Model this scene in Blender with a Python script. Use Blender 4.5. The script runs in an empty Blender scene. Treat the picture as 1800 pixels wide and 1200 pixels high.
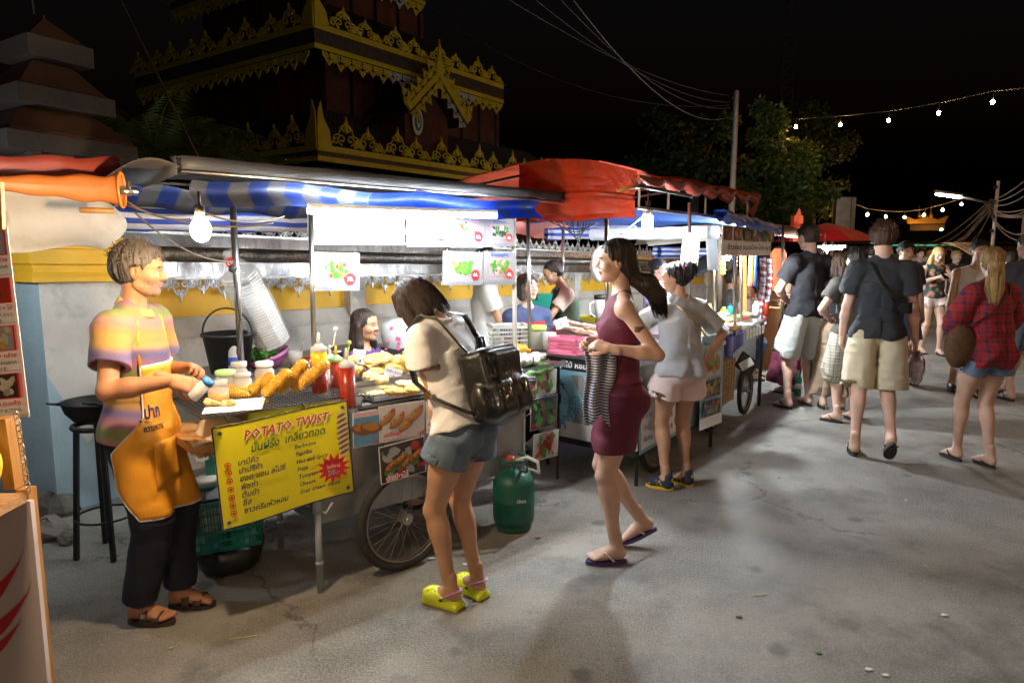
import bpy,math,random
import numpy as np
from mathutils import Vector as V,Matrix,Euler,Quaternion
R=math.radians
rnd=random.Random(7)
SC=bpy.context.scene
COL=SC.collection
CAMH=1.65
PITCH=R(7.6)
_cp,_sp=math.cos(PITCH),math.sin(PITCH)
def ray(x,y):
 a=(x-900)/1200;b=(600-y)/1200
 return V((a,_cp+b*_sp,-_sp+b*_cp))
def G(x,y,z=0.0):
 r=ray(x,y);t=(z-CAMH)/r.z
 return V((r.x*t,r.y*t,z))
def D(x,y,Y):
 r=ray(x,y);t=Y/r.y
 return V((r.x*t,Y,CAMH+r.z*t))
def PL(x,y,p0,n):
 r=ray(x,y);n=V(n);c=V((0,0,CAMH))
 t=(V(p0)-c).dot(n)/r.dot(n)
 return c+r*t
MATS={}
def nt(m):
 m.use_nodes=True
 return m.node_tree.nodes,m.node_tree.links
def M(name,col=(.5,.5,.5),rough=.6,metal=0.,var=.12,scale=6.,bump=0.,bscale=40.,dirt=0.,dirtcol=(.05,.045,.035),emit=None,estr=0.,sss=0.,coat=0.,trans=0.,alpha=1.,stretch=(1,1,1),spec=.5,transl=0.,wr=0.,wscale=7.):
 if name in MATS:return MATS[name]
 m=bpy.data.materials.new(name);MATS[name]=m
 N,L=nt(m);b=N['Principled BSDF']
 b.inputs['Roughness'].default_value=rough
 b.inputs['Metallic'].default_value=metal
 b.inputs['Specular IOR Level'].default_value=spec
 if coat:b.inputs['Coat Weight'].default_value=coat;b.inputs['Coat Roughness'].default_value=.08
 if trans:b.inputs['Transmission Weight'].default_value=trans;b.inputs['IOR'].default_value=1.35
 if alpha<1:b.inputs['Alpha'].default_value=alpha
 if sss:
  b.inputs['Subsurface Weight'].default_value=sss
  b.inputs['Subsurface Radius'].default_value=(.012,.004,.002)
  b.inputs['Subsurface Scale'].default_value=1.
 c=tuple(col)+(1,)
 if var>0 or bump>0 or dirt>0:
  tc=N.new('ShaderNodeTexCoord');mp=N.new('ShaderNodeMapping');mp.inputs['Scale'].default_value=stretch
  L.new(tc.outputs['Object'],mp.inputs['Vector'])
 if var>0:
  n=N.new('ShaderNodeTexNoise');n.inputs['Scale'].default_value=scale;n.inputs['Detail'].default_value=5
  L.new(mp.outputs[0],n.inputs['Vector'])
  mx=N.new('ShaderNodeMix');mx.data_type='RGBA'
  mx.inputs['A'].default_value=tuple(max(0,x*(1-var*1.6))for x in col)+(1,)
  mx.inputs['B'].default_value=tuple(min(1,x*(1+var*1.6))for x in col)+(1,)
  L.new(n.outputs['Fac'],mx.inputs['Factor'])
  out=mx.outputs['Result']
  if dirt>0:
   n2=N.new('ShaderNodeTexNoise');n2.inputs['Scale'].default_value=2.3;n2.inputs['Detail'].default_value=8;n2.inputs['Roughness'].default_value=.7
   L.new(mp.outputs[0],n2.inputs['Vector'])
   rp=N.new('ShaderNodeValToRGB');rp.color_ramp.elements[0].position=.5;rp.color_ramp.elements[1].position=.72
   rp.color_ramp.elements[1].color=(dirt,dirt,dirt,1)
   L.new(n2.outputs['Fac'],rp.inputs[0])
   m2=N.new('ShaderNodeMix');m2.data_type='RGBA';m2.inputs['B'].default_value=tuple(dirtcol)+(1,)
   L.new(out,m2.inputs['A']);L.new(rp.outputs[0],m2.inputs['Factor']);out=m2.outputs['Result']
  L.new(out,b.inputs['Base Color'])
 else:
  b.inputs['Base Color'].default_value=c
 if bump>0:
  n=N.new('ShaderNodeTexNoise');n.inputs['Scale'].default_value=bscale;n.inputs['Detail'].default_value=4
  L.new(mp.outputs[0],n.inputs['Vector'])
  bp=N.new('ShaderNodeBump');bp.inputs['Strength'].default_value=min(1,bump);bp.inputs['Distance'].default_value=.01
  L.new(n.outputs['Fac'],bp.inputs['Height']);L.new(bp.outputs[0],b.inputs['Normal'])
 if wr:
  n=N.new('ShaderNodeTexNoise');n.noise_type='RIDGED_MULTIFRACTAL';n.inputs['Scale'].default_value=wscale;n.inputs['Detail'].default_value=3;n.inputs['Roughness'].default_value=.45;n.inputs['Distortion'].default_value=.9
  L.new(mp.outputs[0],n.inputs['Vector']);b2=N.new('ShaderNodeBump');b2.inputs['Strength'].default_value=wr;b2.inputs['Distance'].default_value=.02
  L.new(n.outputs['Fac'],b2.inputs['Height'])
  if bump>0:L.new(b2.outputs[0],bp.inputs['Normal'])
  else:L.new(b2.outputs[0],b.inputs['Normal'])
 if emit:
  b.inputs['Emission Color'].default_value=tuple(emit)+(1,);b.inputs['Emission Strength'].default_value=estr
 if transl:
  tr=N.new('ShaderNodeBsdfTranslucent');ms=N.new('ShaderNodeMixShader');ms.inputs[0].default_value=transl
  if var>0:L.new(out,tr.inputs['Color'])
  else:tr.inputs['Color'].default_value=c
  o=N['Material Output'];L.new(b.outputs[0],ms.inputs[1]);L.new(tr.outputs[0],ms.inputs[2]);L.new(ms.outputs[0],o.inputs['Surface'])
 return m
def stripes(name,cols,axis=0,period=.1,rough=.5,duty=None,axis2=None,cols2=None,transl=0.,bump=.2):
 """bands of colour along an object axis (optionally crossed: plaid)"""
 if name in MATS:return MATS[name]
 m=bpy.data.materials.new(name);MATS[name]=m
 N,L=nt(m);b=N['Principled BSDF'];b.inputs['Roughness'].default_value=rough
 tc=N.new('ShaderNodeTexCoord');sp=N.new('ShaderNodeSeparateXYZ');L.new(tc.outputs['Object'],sp.inputs[0])
 nz=N.new('ShaderNodeTexNoise');nz.inputs['Scale'].default_value=3;L.new(tc.outputs['Object'],nz.inputs['Vector'])
 def band(ax,cl,per):
  if isinstance(ax,(tuple,list)):
   d=N.new('ShaderNodeVectorMath');d.operation='DOT_PRODUCT';d.inputs[1].default_value=ax
   L.new(tc.outputs['Object'],d.inputs[0]);src=d.outputs['Value']
  else:src=sp.outputs[ax]
  a0=N.new('ShaderNodeMath');a0.operation='MULTIPLY_ADD';a0.inputs[1].default_value=.03;L.new(nz.outputs['Fac'],a0.inputs[0]);L.new(src,a0.inputs[2])
  a=N.new('ShaderNodeMath');a.operation='DIVIDE';a.inputs[1].default_value=per;L.new(a0.outputs[0],a.inputs[0])
  f=N.new('ShaderNodeMath');f.operation='FRACT';L.new(a.outputs[0],f.inputs[0])
  rp=N.new('ShaderNodeValToRGB');rp.color_ramp.interpolation='EASE' if name=='polo' else 'CONSTANT'
  el=rp.color_ramp.elements
  k=len(cl)
  pos=duty if(duty and len(duty)==k)else[i/k for i in range(k)]
  el[0].position=0;el[0].color=tuple(cl[0])+(1,)
  el[1].position=pos[1];el[1].color=tuple(cl[1])+(1,)
  for i in range(2,k):
   e=el.new(pos[i]);e.color=tuple(cl[i])+(1,)
  L.new(f.outputs[0],rp.inputs[0]);return rp.outputs[0]
 o=band(axis,cols,period)
 if axis2 is not None:
  o2=band(axis2,cols2 or cols,period)
  mx=N.new('ShaderNodeMix');mx.data_type='RGBA';mx.blend_type='MIX';mx.inputs['Factor'].default_value=.5
  L.new(o,mx.inputs['A']);L.new(o2,mx.inputs['B']);o=mx.outputs['Result']
 L.new(o,b.inputs['Base Color'])
 if bump:
  n=N.new('ShaderNodeTexNoise');n.noise_type='RIDGED_MULTIFRACTAL';n.inputs['Scale'].default_value=8;n.inputs['Detail'].default_value=3;n.inputs['Distortion'].default_value=.9;L.new(tc.outputs['Object'],n.inputs['Vector'])
  bp=N.new('ShaderNodeBump');bp.inputs['Strength'].default_value=bump*2;bp.inputs['Distance'].default_value=.02
  L.new(n.outputs['Fac'],bp.inputs['Height']);L.new(bp.outputs[0],b.inputs['Normal'])
 if transl:
  tr=N.new('ShaderNodeBsdfTranslucent');ms=N.new('ShaderNodeMixShader');ms.inputs[0].default_value=transl
  L.new(o,tr.inputs['Color']);q=N['Material Output']
  L.new(b.outputs[0],ms.inputs[1]);L.new(tr.outputs[0],ms.inputs[2]);L.new(ms.outputs[0],q.inputs['Surface'])
 return m
def worldloc(o):
 p=V((0,0,0))
 while o is not None:p+=o.location;o=o.parent
 return p
def tag(o,label=None,cat=None,group=None,kind=None):
 if label:o['label']=label
 if cat:o['category']=cat
 if group:o['group']=group
 if kind:o['kind']=kind
 return o
def thing(name,label,cat,loc=(0,0,0),group=None):
 o=bpy.data.objects.new(name,None);COL.objects.link(o);o.location=loc;o.empty_display_size=.1
 return tag(o,label,cat,group)
def dup(root,loc,label=None,rotz=0.,group=None):
 r=root.copy();COL.objects.link(r);r.location=loc;r.rotation_euler=(0,0,rotz)
 if label:r['label']=label
 if group:r['group']=group
 for ch in list(root.children):
  c=ch.copy();COL.objects.link(c);c.parent=r
  for g in ch.children:
   d=g.copy();COL.objects.link(d);d.parent=c
 return r
_txt={}
def text_geo(s,bold=0.):
 k=(s,bold)
 if k in _txt:return _txt[k]
 c=bpy.data.curves.new('writing','FONT');c.body=s;c.resolution_u=1;c.size=1.;c.offset=bold
 o=bpy.data.objects.new('writing',c);COL.objects.link(o)
 bpy.context.view_layer.update()
 dg=bpy.context.evaluated_depsgraph_get()
 me=o.evaluated_get(dg).to_mesh()
 vs=[v.co.copy()for v in me.vertices];fs=[tuple(p.vertices)for p in me.polygons]
 o.evaluated_get(dg).to_mesh_clear()
 bpy.data.objects.remove(o);bpy.data.curves.remove(c)
 if vs:
  x0=min(v.x for v in vs);x1=max(v.x for v in vs)
  vs=[V((v.x-x0,v.y,0))for v in vs];w=x1-x0
 else:w=0
 _txt[k]=(vs,fs,w);return _txt[k]
class MB:
 def __init__(s,mat=None):
  s.v=[];s.f=[];s.mi=[];s.mats=[];s.sm=[];s.cur=0;s.m=None;s.smooth=False
  if mat:s.mat(mat)
 def mat(s,m):
  if isinstance(m,str):m=MATS[m]
  if m not in s.mats:s.mats.append(m)
  s.cur=s.mats.index(m);return s
 def add(s,vs,fs,smooth=None):
  b=len(s.v)
  if s.m is not None:vs=[s.m@V(v)for v in vs]
  s.v.extend([tuple(v)for v in vs]);sm=s.smooth if smooth is None else smooth
  for f in fs:
   s.f.append(tuple(b+i for i in f));s.mi.append(s.cur);s.sm.append(sm)
  return s
 def box(s,c,size,rot=0.,tilt=None):
  hx,hy,hz=[q/2 for q in size]
  m=Matrix.Rotation(rot,3,'Z')
  if tilt is not None:m=m@tilt.to_matrix()if isinstance(tilt,Euler)else m@tilt
  c=V(c)
  vs=[c+m@V((x,y,z))for z in(-hz,hz)for y in(-hy,hy)for x in(-hx,hx)]
  return s.add(vs,[(0,2,3,1),(4,5,7,6),(0,1,5,4),(2,6,7,3),(0,4,6,2),(1,3,7,5)],False)
 def bar(s,a,b,w,h=None,up=(0,0,1)):
  a=V(a);b=V(b);h=h or w;d=(b-a).normalized();u=V(up)
  if abs(d.dot(u))>.95:u=V((1,0,0))
  x=d.cross(u).normalized();y=x.cross(d)
  vs=[p+x*(sx*w/2)+y*(sy*h/2)for p in(a,b)for sy in(-1,1)for sx in(-1,1)]
  return s.add(vs,[(0,1,3,2),(4,6,7,5),(0,4,5,1),(2,3,7,6),(0,2,6,4),(1,5,7,3)],False)
 def tube(s,pts,r,seg=8,cap=True,flat=1.):
  pts=[V(p)for p in pts];n=len(pts)
  rs=r if isinstance(r,(list,tuple))else[r]*n
  t0=(pts[1]-pts[0]).normalized();u=V((0,0,1))if abs(t0.z)<.9 else V((1,0,0))
  x=t0.cross(u).normalized();vs=[];fs=[]
  for i,p in enumerate(pts):
   t=(pts[min(i+1,n-1)]-pts[max(i-1,0)])
   t=t.normalized()if t.length>1e-9 else t0
   x=(x-t*x.dot(t));x=x.normalized()if x.length>1e-6 else t.orthogonal().normalized()
   y=t.cross(x)
   for k in range(seg):
    a=2*math.pi*k/seg;vs.append(p+x*(math.cos(a)*rs[i])+y*(math.sin(a)*rs[i]*flat))
  for i in range(n-1):
   for k in range(seg):
    k2=(k+1)%seg;fs.append((i*seg+k,i*seg+k2,(i+1)*seg+k2,(i+1)*seg+k))
  s.add(vs,fs,True)
  if cap:
   b=len(s.v)-len(vs)
   for q in(tuple(range(seg))[::-1],tuple((n-1)*seg+k for k in range(seg))):
    s.f.append(tuple(b+i for i in q));s.mi.append(s.cur);s.sm.append(False)
  return s
 def cyl(s,a,b,r,r2=None,seg=16):return s.tube([a,b],[r,r if r2 is None else r2],seg)
 def lathe(s,prof,o=(0,0,0),seg=20,axis=None,smooth=True,sx=1.,sy=1.):
  """prof: (radius, height) pairs"""
  o=V(o);q=Matrix.Identity(3)
  if axis is not None:q=V((0,0,1)).rotation_difference(V(axis)).to_matrix()
  vs=[];fs=[];n=len(prof)
  for r,z in prof:
   for k in range(seg):
    a=2*math.pi*k/seg;vs.append(o+q@V((r*math.cos(a)*sx,r*math.sin(a)*sy,z)))
  for i in range(n-1):
   for k in range(seg):
    k2=(k+1)%seg;fs.append((i*seg+k,i*seg+k2,(i+1)*seg+k2,(i+1)*seg+k))
  if prof[0][0]>1e-4:fs.append(tuple(range(seg))[::-1])
  if prof[-1][0]>1e-4:fs.append(tuple((n-1)*seg+k for k in range(seg)))
  return s.add(vs,fs,smooth)
 def sphere(s,c,r,seg=12,rings=8,sc=(1,1,1),rot=None,noise=0.):
  c=V(c);vs=[];fs=[]
  for i in range(rings+1):
   th=math.pi*i/rings
   for k in range(seg):
    a=2*math.pi*k/seg
    p=V((math.sin(th)*math.cos(a)*sc[0],math.sin(th)*math.sin(a)*sc[1],math.cos(th)*sc[2]))*r
    if noise:p*=1+noise*(rnd.random()-.5)
    if rot is not None:p=rot@p
    vs.append(c+p)
  for i in range(rings):
   for k in range(seg):
    k2=(k+1)%seg;fs.append((i*seg+k,(i+1)*seg+k,(i+1)*seg+k2,i*seg+k2))
  return s.add(vs,fs,True)
 def quad(s,a,b,c,d):return s.add([a,b,c,d],[(0,1,2,3)],False)
 def grid(s,fn,nu,nv,smooth=True,thick=0.,closed_u=False):
  """fn(u,v) -> point, u,v in 0..1"""
  P=[[V(fn(i/nu,j/nv))for j in range(nv+1)]for i in range(nu+1)]
  vs=[p for row in P for p in row];w=nv+1
  fs=[(i*w+j,(i+1)*w+j,(i+1)*w+j+1,i*w+j+1)for i in range(nu)for j in range(nv)]
  if thick:
   ns=[]
   for i in range(nu+1):
    for j in range(nv+1):
     du=P[min(i+1,nu)][j]-P[max(i-1,0)][j];dv=P[i][min(j+1,nv)]-P[i][max(j-1,0)]
     c=du.cross(dv);ns.append(c.normalized()if c.length>1e-12 else V((0,0,1)))
   b=len(vs);vs=vs+[vs[k]-ns[k]*thick for k in range(b)]
   fs+=[tuple(b+q for q in f[::-1])for f in list(fs)]
   ed=[i*w for i in range(nu+1)]+[nu*w+j for j in range(1,nv+1)]+[i*w+nv for i in range(nu-1,-1,-1)]+[j for j in range(nv-1,0,-1)]
   for k in range(len(ed)):
    p,q=ed[k],ed[(k+1)%len(ed)];fs.append((q,p,b+p,b+q))
  return s.add(vs,fs,smooth)
 def prism(s,poly,z0,z1,smooth=False):
  n=len(poly);vs=[V((p[0],p[1],z0))for p in poly]+[V((p[0],p[1],z1))for p in poly]
  fs=[tuple(range(n))[::-1],tuple(range(n,2*n))]+[(i,(i+1)%n,n+(i+1)%n,n+i)for i in range(n)]
  return s.add(vs,fs,smooth)
 def extr(s,poly,d):
  """planar world polygon extruded by vector d"""
  n=len(poly);d=V(d);vs=[V(p)for p in poly]+[V(p)+d for p in poly]
  fs=[tuple(range(n))[::-1],tuple(range(n,2*n))]+[(i,(i+1)%n,n+(i+1)%n,n+i)for i in range(n)]
  return s.add(vs,fs,False)
 def geo(s,vs,fs,smooth=True):return s.add(vs,fs,smooth)
 def build(s,name,parent=None,mats=None,base=None):
  if parent is not None:off=worldloc(parent)
  elif base is not None:off=V(base)
  else:
   A=np.array(s.v);off=V(((A[:,0].min()+A[:,0].max())/2,(A[:,1].min()+A[:,1].max())/2,A[:,2].min()))
  me=bpy.data.meshes.new(name)
  me.from_pydata([(a-off.x,b-off.y,c-off.z)for a,b,c in s.v],[],s.f)
  for m in s.mats:me.materials.append(m)
  me.polygons.foreach_set('material_index',s.mi);me.polygons.foreach_set('use_smooth',s.sm)
  me.update()
  o=bpy.data.objects.new(name,me);COL.objects.link(o)
  if parent is not None:o.parent=parent
  else:o.location=off
  return o
class Sheet:
 """a flat printed sheet: u to the right, v up, metres, from the bottom-left corner"""
 def __init__(s,mb,BL,BR,TL,off=.0012,bend=0.):
  s.mb=mb;s.o=V(BL);s.ux=(V(BR)-s.o).normalized();uy=V(TL)-s.o;s.w=(V(BR)-s.o).length
  uy=uy-s.ux*uy.dot(s.ux);s.h=uy.length;s.uy=uy.normalized();s.n=s.ux.cross(s.uy);s.lay=0;s.off=off;s.bend=bend
 def P(s,u,v,l=0.):
  q=s.bend*math.sin(u/s.w*7)if s.bend else 0
  return s.o+s.ux*u+s.uy*v+s.n*(l+q)
 def base(s,mat,thick=.002,n=1):
  s.mb.mat(mat)
  n=14 if s.bend else n
  s.mb.grid(lambda a,b:s.P(a*s.w,b*s.h,0),n,1,False,thick);s.lay=s.off;return s
 def up(s):s.lay+=s.off*.5;return s
 def poly(s,pts,mat,lay=None):
  s.mb.mat(mat);l=s.lay if lay is None else lay
  s.mb.add([s.P(u,v,l)for u,v in pts],[tuple(range(len(pts)))],False);s.lay+=s.off*.12;return s
 def rect(s,u,v,w,h,mat):return s.poly([(u,v),(u+w,v),(u+w,v+h),(u,v+h)],mat)
 def ell(s,u,v,a,b,mat,rot=0.,n=14,jag=0.):
  p=[]
  for k in range(n):
   t=2*math.pi*k/n;j=1+jag*(rnd.random()-.5)
   x=a*math.cos(t)*j;y=b*math.sin(t)*j
   p.append((u+x*math.cos(rot)-y*math.sin(rot),v+x*math.sin(rot)+y*math.cos(rot)))
  return s.poly(p,mat)
 def star(s,u,v,r,mat,n=14,k=.72,sx=1.):
  p=[]
  for i in range(2*n):
   a=math.pi*i/n;q=r if i%2 else r*k
   p.append((u+q*math.cos(a)*sx,v+q*math.sin(a)))
  return s.poly(p,mat)
 def text(s,t,u,v,size,mat,width=None,bold=.0,shear=0.,align='L',rot=0.):
  vs,fs,w=text_geo(t,bold)
  if not vs:return s
  kx=size if width is None else width/max(w,1e-6)
  if width is not None and size is None:size=kx
  x0={'L':0,'C':-w*kx/2,'R':-w*kx}[align]
  s.mb.mat(mat);cr,sr=math.cos(rot),math.sin(rot)
  out=[]
  for p in vs:
   x=x0+p.x*kx+shear*p.y*size;y=p.y*size
   out.append(s.P(u+x*cr-y*sr,v+x*sr+y*cr,s.lay))
  s.mb.add(out,fs,False);s.lay+=s.off*.12;return s
_lat=np.random.RandomState(5).rand(32,32,32)*2-1
def vnoise(P):
 P=np.asarray(P);i=np.floor(P).astype(int);f=P-i;f=f*f*(3-2*f)
 def g(a,b,c):return _lat[(i[...,0]+a)&31,(i[...,1]+b)&31,(i[...,2]+c)&31]
 x,y,z=f[...,0],f[...,1],f[...,2]
 c00=g(0,0,0)*(1-x)+g(1,0,0)*x;c10=g(0,1,0)*(1-x)+g(1,1,0)*x
 c01=g(0,0,1)*(1-x)+g(1,0,1)*x;c11=g(0,1,1)*(1-x)+g(1,1,1)*x
 return(c00*(1-y)+c10*y)*(1-z)+(c01*(1-y)+c11*y)*z
def npm(m):return np.array([[m[i][j]for j in range(3)]for i in range(3)])
class SDF:
 def __init__(s,vs=.008):s.p=[];s.vs=vs
 def cone(s,a,b,ra,rb=None,k=.02,op='u'):
  s.p.append(('c',np.array(a,float),np.array(b,float),ra,ra if rb is None else rb,k,op));return s
 def ball(s,c,r,k=.02,op='u'):return s.ell(c,(r,r,r),None,k,op)
 def ell(s,c,r,m=None,k=.02,op='u'):
  s.p.append(('e',np.array(c,float),np.array(r,float),np.eye(3)if m is None else npm(m),0,k,op));return s
 def ecyl(s,a,b,r0,r1,m,k=.01,op='u',rnd_=.004):
  """elliptic tapered cylinder from a to b; r0/r1 (rx,ry); m's x,y axes give the ellipse"""
  s.p.append(('y',np.array(a,float),np.array(b,float),np.array(r0,float),(np.array(r1,float),npm(m),rnd_),k,op));return s
 def rbox(s,c,h,m=None,r=.005,k=.01,op='u'):
  s.p.append(('b',np.array(c,float),np.array(h,float),np.eye(3)if m is None else npm(m),r,k,op));return s
 def half(s,p,n):s.p.append(('h',np.array(p,float),np.array(n,float),0,0,0,'cut'));return s
 def mesh(s,disp=None):
  lo=[];hi=[]
  for q in s.p:
   if q[6]!='u':continue
   if q[0]=='c':r=max(q[3],q[4]);lo.append(np.minimum(q[1],q[2])-r);hi.append(np.maximum(q[1],q[2])+r)
   elif q[0]=='e':r=q[2].max();e=np.abs(q[3])@q[2];lo.append(q[1]-e);hi.append(q[1]+e)
   elif q[0]=='b':e=np.abs(q[3])@(q[2]+q[4]);lo.append(q[1]-e);hi.append(q[1]+e)
   elif q[0]=='y':r=max(q[3].max(),q[4][0].max());lo.append(np.minimum(q[1],q[2])-r);hi.append(np.maximum(q[1],q[2])+r)
  lo=np.min(lo,0)-3*s.vs-.006;hi=np.max(hi,0)+3*s.vs+.006
  n=np.ceil((hi-lo)/s.vs).astype(int)+1
  F=np.full(n,.5,np.float32)
  ax=[lo[i]+np.arange(n[i])*s.vs for i in range(3)]
  for q in s.p:
   t,k,op=q[0],q[5],q[6];mg=k+3*s.vs
   if t=='h':
    X,Y,Z=np.meshgrid(*ax,indexing='ij',sparse=True)
    d=(X-q[1][0])*q[2][0]+(Y-q[1][1])*q[2][1]+(Z-q[1][2])*q[2][2]
    F=np.maximum(F,d).astype(np.float32);continue
   if t=='c':r=max(q[3],q[4]);a=np.minimum(q[1],q[2])-r;b=np.maximum(q[1],q[2])+r
   elif t=='e':e=np.abs(q[3])@q[2];a=q[1]-e;b=q[1]+e
   elif t=='b':e=np.abs(q[3])@(q[2]+q[4]);a=q[1]-e;b=q[1]+e
   else:r=max(q[3].max(),q[4][0].max());a=np.minimum(q[1],q[2])-r;b=np.maximum(q[1],q[2])+r
   i0=np.clip(np.floor((a-mg-lo)/s.vs).astype(int),0,n);i1=np.clip(np.ceil((b+mg-lo)/s.vs).astype(int)+1,0,n)
   if(i1<=i0).any():continue
   sl=tuple(slice(i0[i],i1[i])for i in range(3))
   X,Y,Z=np.meshgrid(*[ax[i][sl[i]]for i in range(3)],indexing='ij')
   if t=='c':
    ba=q[2]-q[1];L2=max((ba**2).sum(),1e-12)
    px,py,pz=X-q[1][0],Y-q[1][1],Z-q[1][2]
    h=np.clip((px*ba[0]+py*ba[1]+pz*ba[2])/L2,0,1)
    d=np.sqrt((px-ba[0]*h)**2+(py-ba[1]*h)**2+(pz-ba[2]*h)**2)-(q[3]+(q[4]-q[3])*h)
   elif t in 'eb':
    px,py,pz=X-q[1][0],Y-q[1][1],Z-q[1][2];m=q[3]
    u=px*m[0,0]+py*m[1,0]+pz*m[2,0];v=px*m[0,1]+py*m[1,1]+pz*m[2,1];w=px*m[0,2]+py*m[1,2]+pz*m[2,2]
    if t=='e':
     r=q[2];k0=np.sqrt((u/r[0])**2+(v/r[1])**2+(w/r[2])**2)
     k1=np.sqrt((u/r[0]**2)**2+(v/r[1]**2)**2+(w/r[2]**2)**2)+1e-9
     d=k0*(k0-1)/k1
    else:
     r=q[2];a_=np.abs(u)-r[0];b_=np.abs(v)-r[1];c_=np.abs(w)-r[2]
     d=np.sqrt(np.maximum(a_,0)**2+np.maximum(b_,0)**2+np.maximum(c_,0)**2)+np.minimum(np.maximum(a_,np.maximum(b_,c_)),0)-q[4]
   else:
    r1,m,rr=q[4];ba=q[2]-q[1];L=math.sqrt((ba**2).sum());ba=ba/L
    px,py,pz=X-q[1][0],Y-q[1][1],Z-q[1][2]
    h=px*ba[0]+py*ba[1]+pz*ba[2];t_=np.clip(h/L,0,1)
    px=px-ba[0]*h;py=py-ba[1]*h;pz=pz-ba[2]*h
    u=px*m[0,0]+py*m[1,0]+pz*m[2,0];v=px*m[0,1]+py*m[1,1]+pz*m[2,1]
    rx=q[3][0]+(r1[0]-q[3][0])*t_;ry=q[3][1]+(r1[1]-q[3][1])*t_
    k0=np.sqrt((u/rx)**2+(v/ry)**2);k1=np.sqrt((u/rx**2)**2+(v/ry**2)**2)+1e-9
    d=k0*(k0-1)/k1;d=np.maximum(d,np.maximum(-h,h-L))
   g=F[sl]
   if op=='u':
    if k>0:
     h=np.clip(.5+.5*(g-d)/k,0,1);g=g*(1-h)+d*h-k*h*(1-h)
    else:g=np.minimum(g,d)
   else:
    if k>0:
     h=np.clip(.5-.5*(g+d)/k,0,1);g=g*(1-h)-d*h+k*h*(1-h)
    else:g=np.maximum(g,-d)
   F[sl]=g
  if disp is not None:
   X,Y,Z=np.meshgrid(*ax,indexing='ij')
   near=np.abs(F)<.05
   pts=np.stack([X[near],Y[near],Z[near]],-1)
   F[near]-=disp(pts)
  return surfnet(F,lo,s.vs)
def surfnet(F,lo,vs):
 F=F.astype(np.float64);S=F<0;nx,ny,nz=F.shape
 c=np.zeros((nx-1,ny-1,nz-1),np.int8)
 for i in(0,1):
  for j in(0,1):
   for k in(0,1):c+=S[i:nx-1+i,j:ny-1+j,k:nz-1+k]
 act=np.argwhere((c>0)&(c<8));idx=np.full(c.shape,-1,np.int64);idx[tuple(act.T)]=np.arange(len(act))
 P=np.zeros((len(act),3));W=np.zeros(len(act))
 cor=[(i,j,k)for i in(0,1)for j in(0,1)for k in(0,1)]
 val={q:F[act[:,0]+q[0],act[:,1]+q[1],act[:,2]+q[2]]for q in cor}
 for a in cor:
  for axs in range(3):
   if a[axs]:continue
   b=list(a);b[axs]=1;b=tuple(b);va,vb=val[a],val[b];x=(va<0)!=(vb<0)
   t=np.where(x,va/np.where(np.abs(va-vb)<1e-12,1,va-vb),0)
   pa=np.array(a,float)[None].repeat(len(act),0);pa[:,axs]+=t
   P+=pa*x[:,None];W+=x
 P=(P/np.maximum(W,1)[:,None]+act)*vs+lo
 Q=[]
 for axs in range(3):
  o=[(1,2),(2,0),(0,1)][axs]
  sl0=[slice(None)]*3;sl1=[slice(None)]*3;sl0[axs]=slice(0,-1);sl1[axs]=slice(1,None)
  A,B=S[tuple(sl0)],S[tuple(sl1)];e=np.argwhere(A!=B)
  ok=(e[:,o[0]]>0)&(e[:,o[1]]>0)&(e[:,o[0]]<F.shape[o[0]]-1)&(e[:,o[1]]<F.shape[o[1]]-1);e=e[ok]
  ins=A[tuple(e.T)]
  def cell(d0,d1):
   q=e.copy();q[:,o[0]]-=d0;q[:,o[1]]-=d1;return idx[tuple(q.T)]
  q=np.stack([cell(1,1),cell(0,1),cell(0,0),cell(1,0)],1)
  q[~ins]=q[~ins][:,::-1];Q.append(q)
 Q=np.concatenate(Q);Q=Q[(Q>=0).all(1)]
 return P,Q
def npbuild(name,parts,parent,mats,mi=None):
 """parts: list of (P,Q) arrays in world space -> one mesh under parent"""
 off=worldloc(parent);Ps=[];Qs=[];b=0
 for P,Q in parts:Ps.append(P-np.array(off));Qs.append(Q+b);b+=len(P)
 P=np.concatenate(Ps);Q=np.concatenate(Qs)
 me=bpy.data.meshes.new(name);me.vertices.add(len(P));me.vertices.foreach_set('co',P.astype(np.float32).ravel())
 me.loops.add(Q.size);me.loops.foreach_set('vertex_index',Q.astype(np.int32).ravel())
 me.polygons.add(len(Q));me.polygons.foreach_set('loop_start',np.arange(0,Q.size,4,dtype=np.int32))
 if isinstance(mats,(list,tuple)):
  for m in mats:me.materials.append(m)
 else:me.materials.append(mats)
 me.polygons.foreach_set('use_smooth',np.ones(len(Q),bool))
 if mi is not None:me.polygons.foreach_set('material_index',mi.astype(np.int32))
 me.update(calc_edges=True);me.validate()
 o=bpy.data.objects.new(name,me);COL.objects.link(o);o.parent=parent
 return o
M('plaster_white',(.66,.62,.55),.85,var=.10,scale=5,bump=.35,bscale=30,dirt=.8,dirtcol=(.22,.19,.15))
M('plaster_blue',(.38,.52,.58),.85,var=.12,scale=6,bump=.3,bscale=30,dirt=.35,dirtcol=(.3,.3,.26))
M('plaster_yellow',(.80,.44,.02),.6,var=.10,scale=4,bump=.2,bscale=30,dirt=.15,dirtcol=(.35,.22,.05))
M('plaster_ledge',(.55,.50,.44),.8,var=.12,scale=5,bump=.2,dirt=.5,dirtcol=(.25,.22,.18))
M('silver_fret',(.62,.61,.59),.34,.75,var=.25,scale=30,bump=.5,bscale=80)
M('silver_band',(.34,.33,.32),.24,1.,var=.35,scale=12,bump=1.,bscale=11,stretch=(1,1,.3))
M('dark_carving',(.20,.18,.16),.35,.8,var=.6,scale=30,bump=1.,bscale=35)
M('gold_paint',(.60,.49,.03),.45,.15,var=.15,scale=6,bump=.2)
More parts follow.
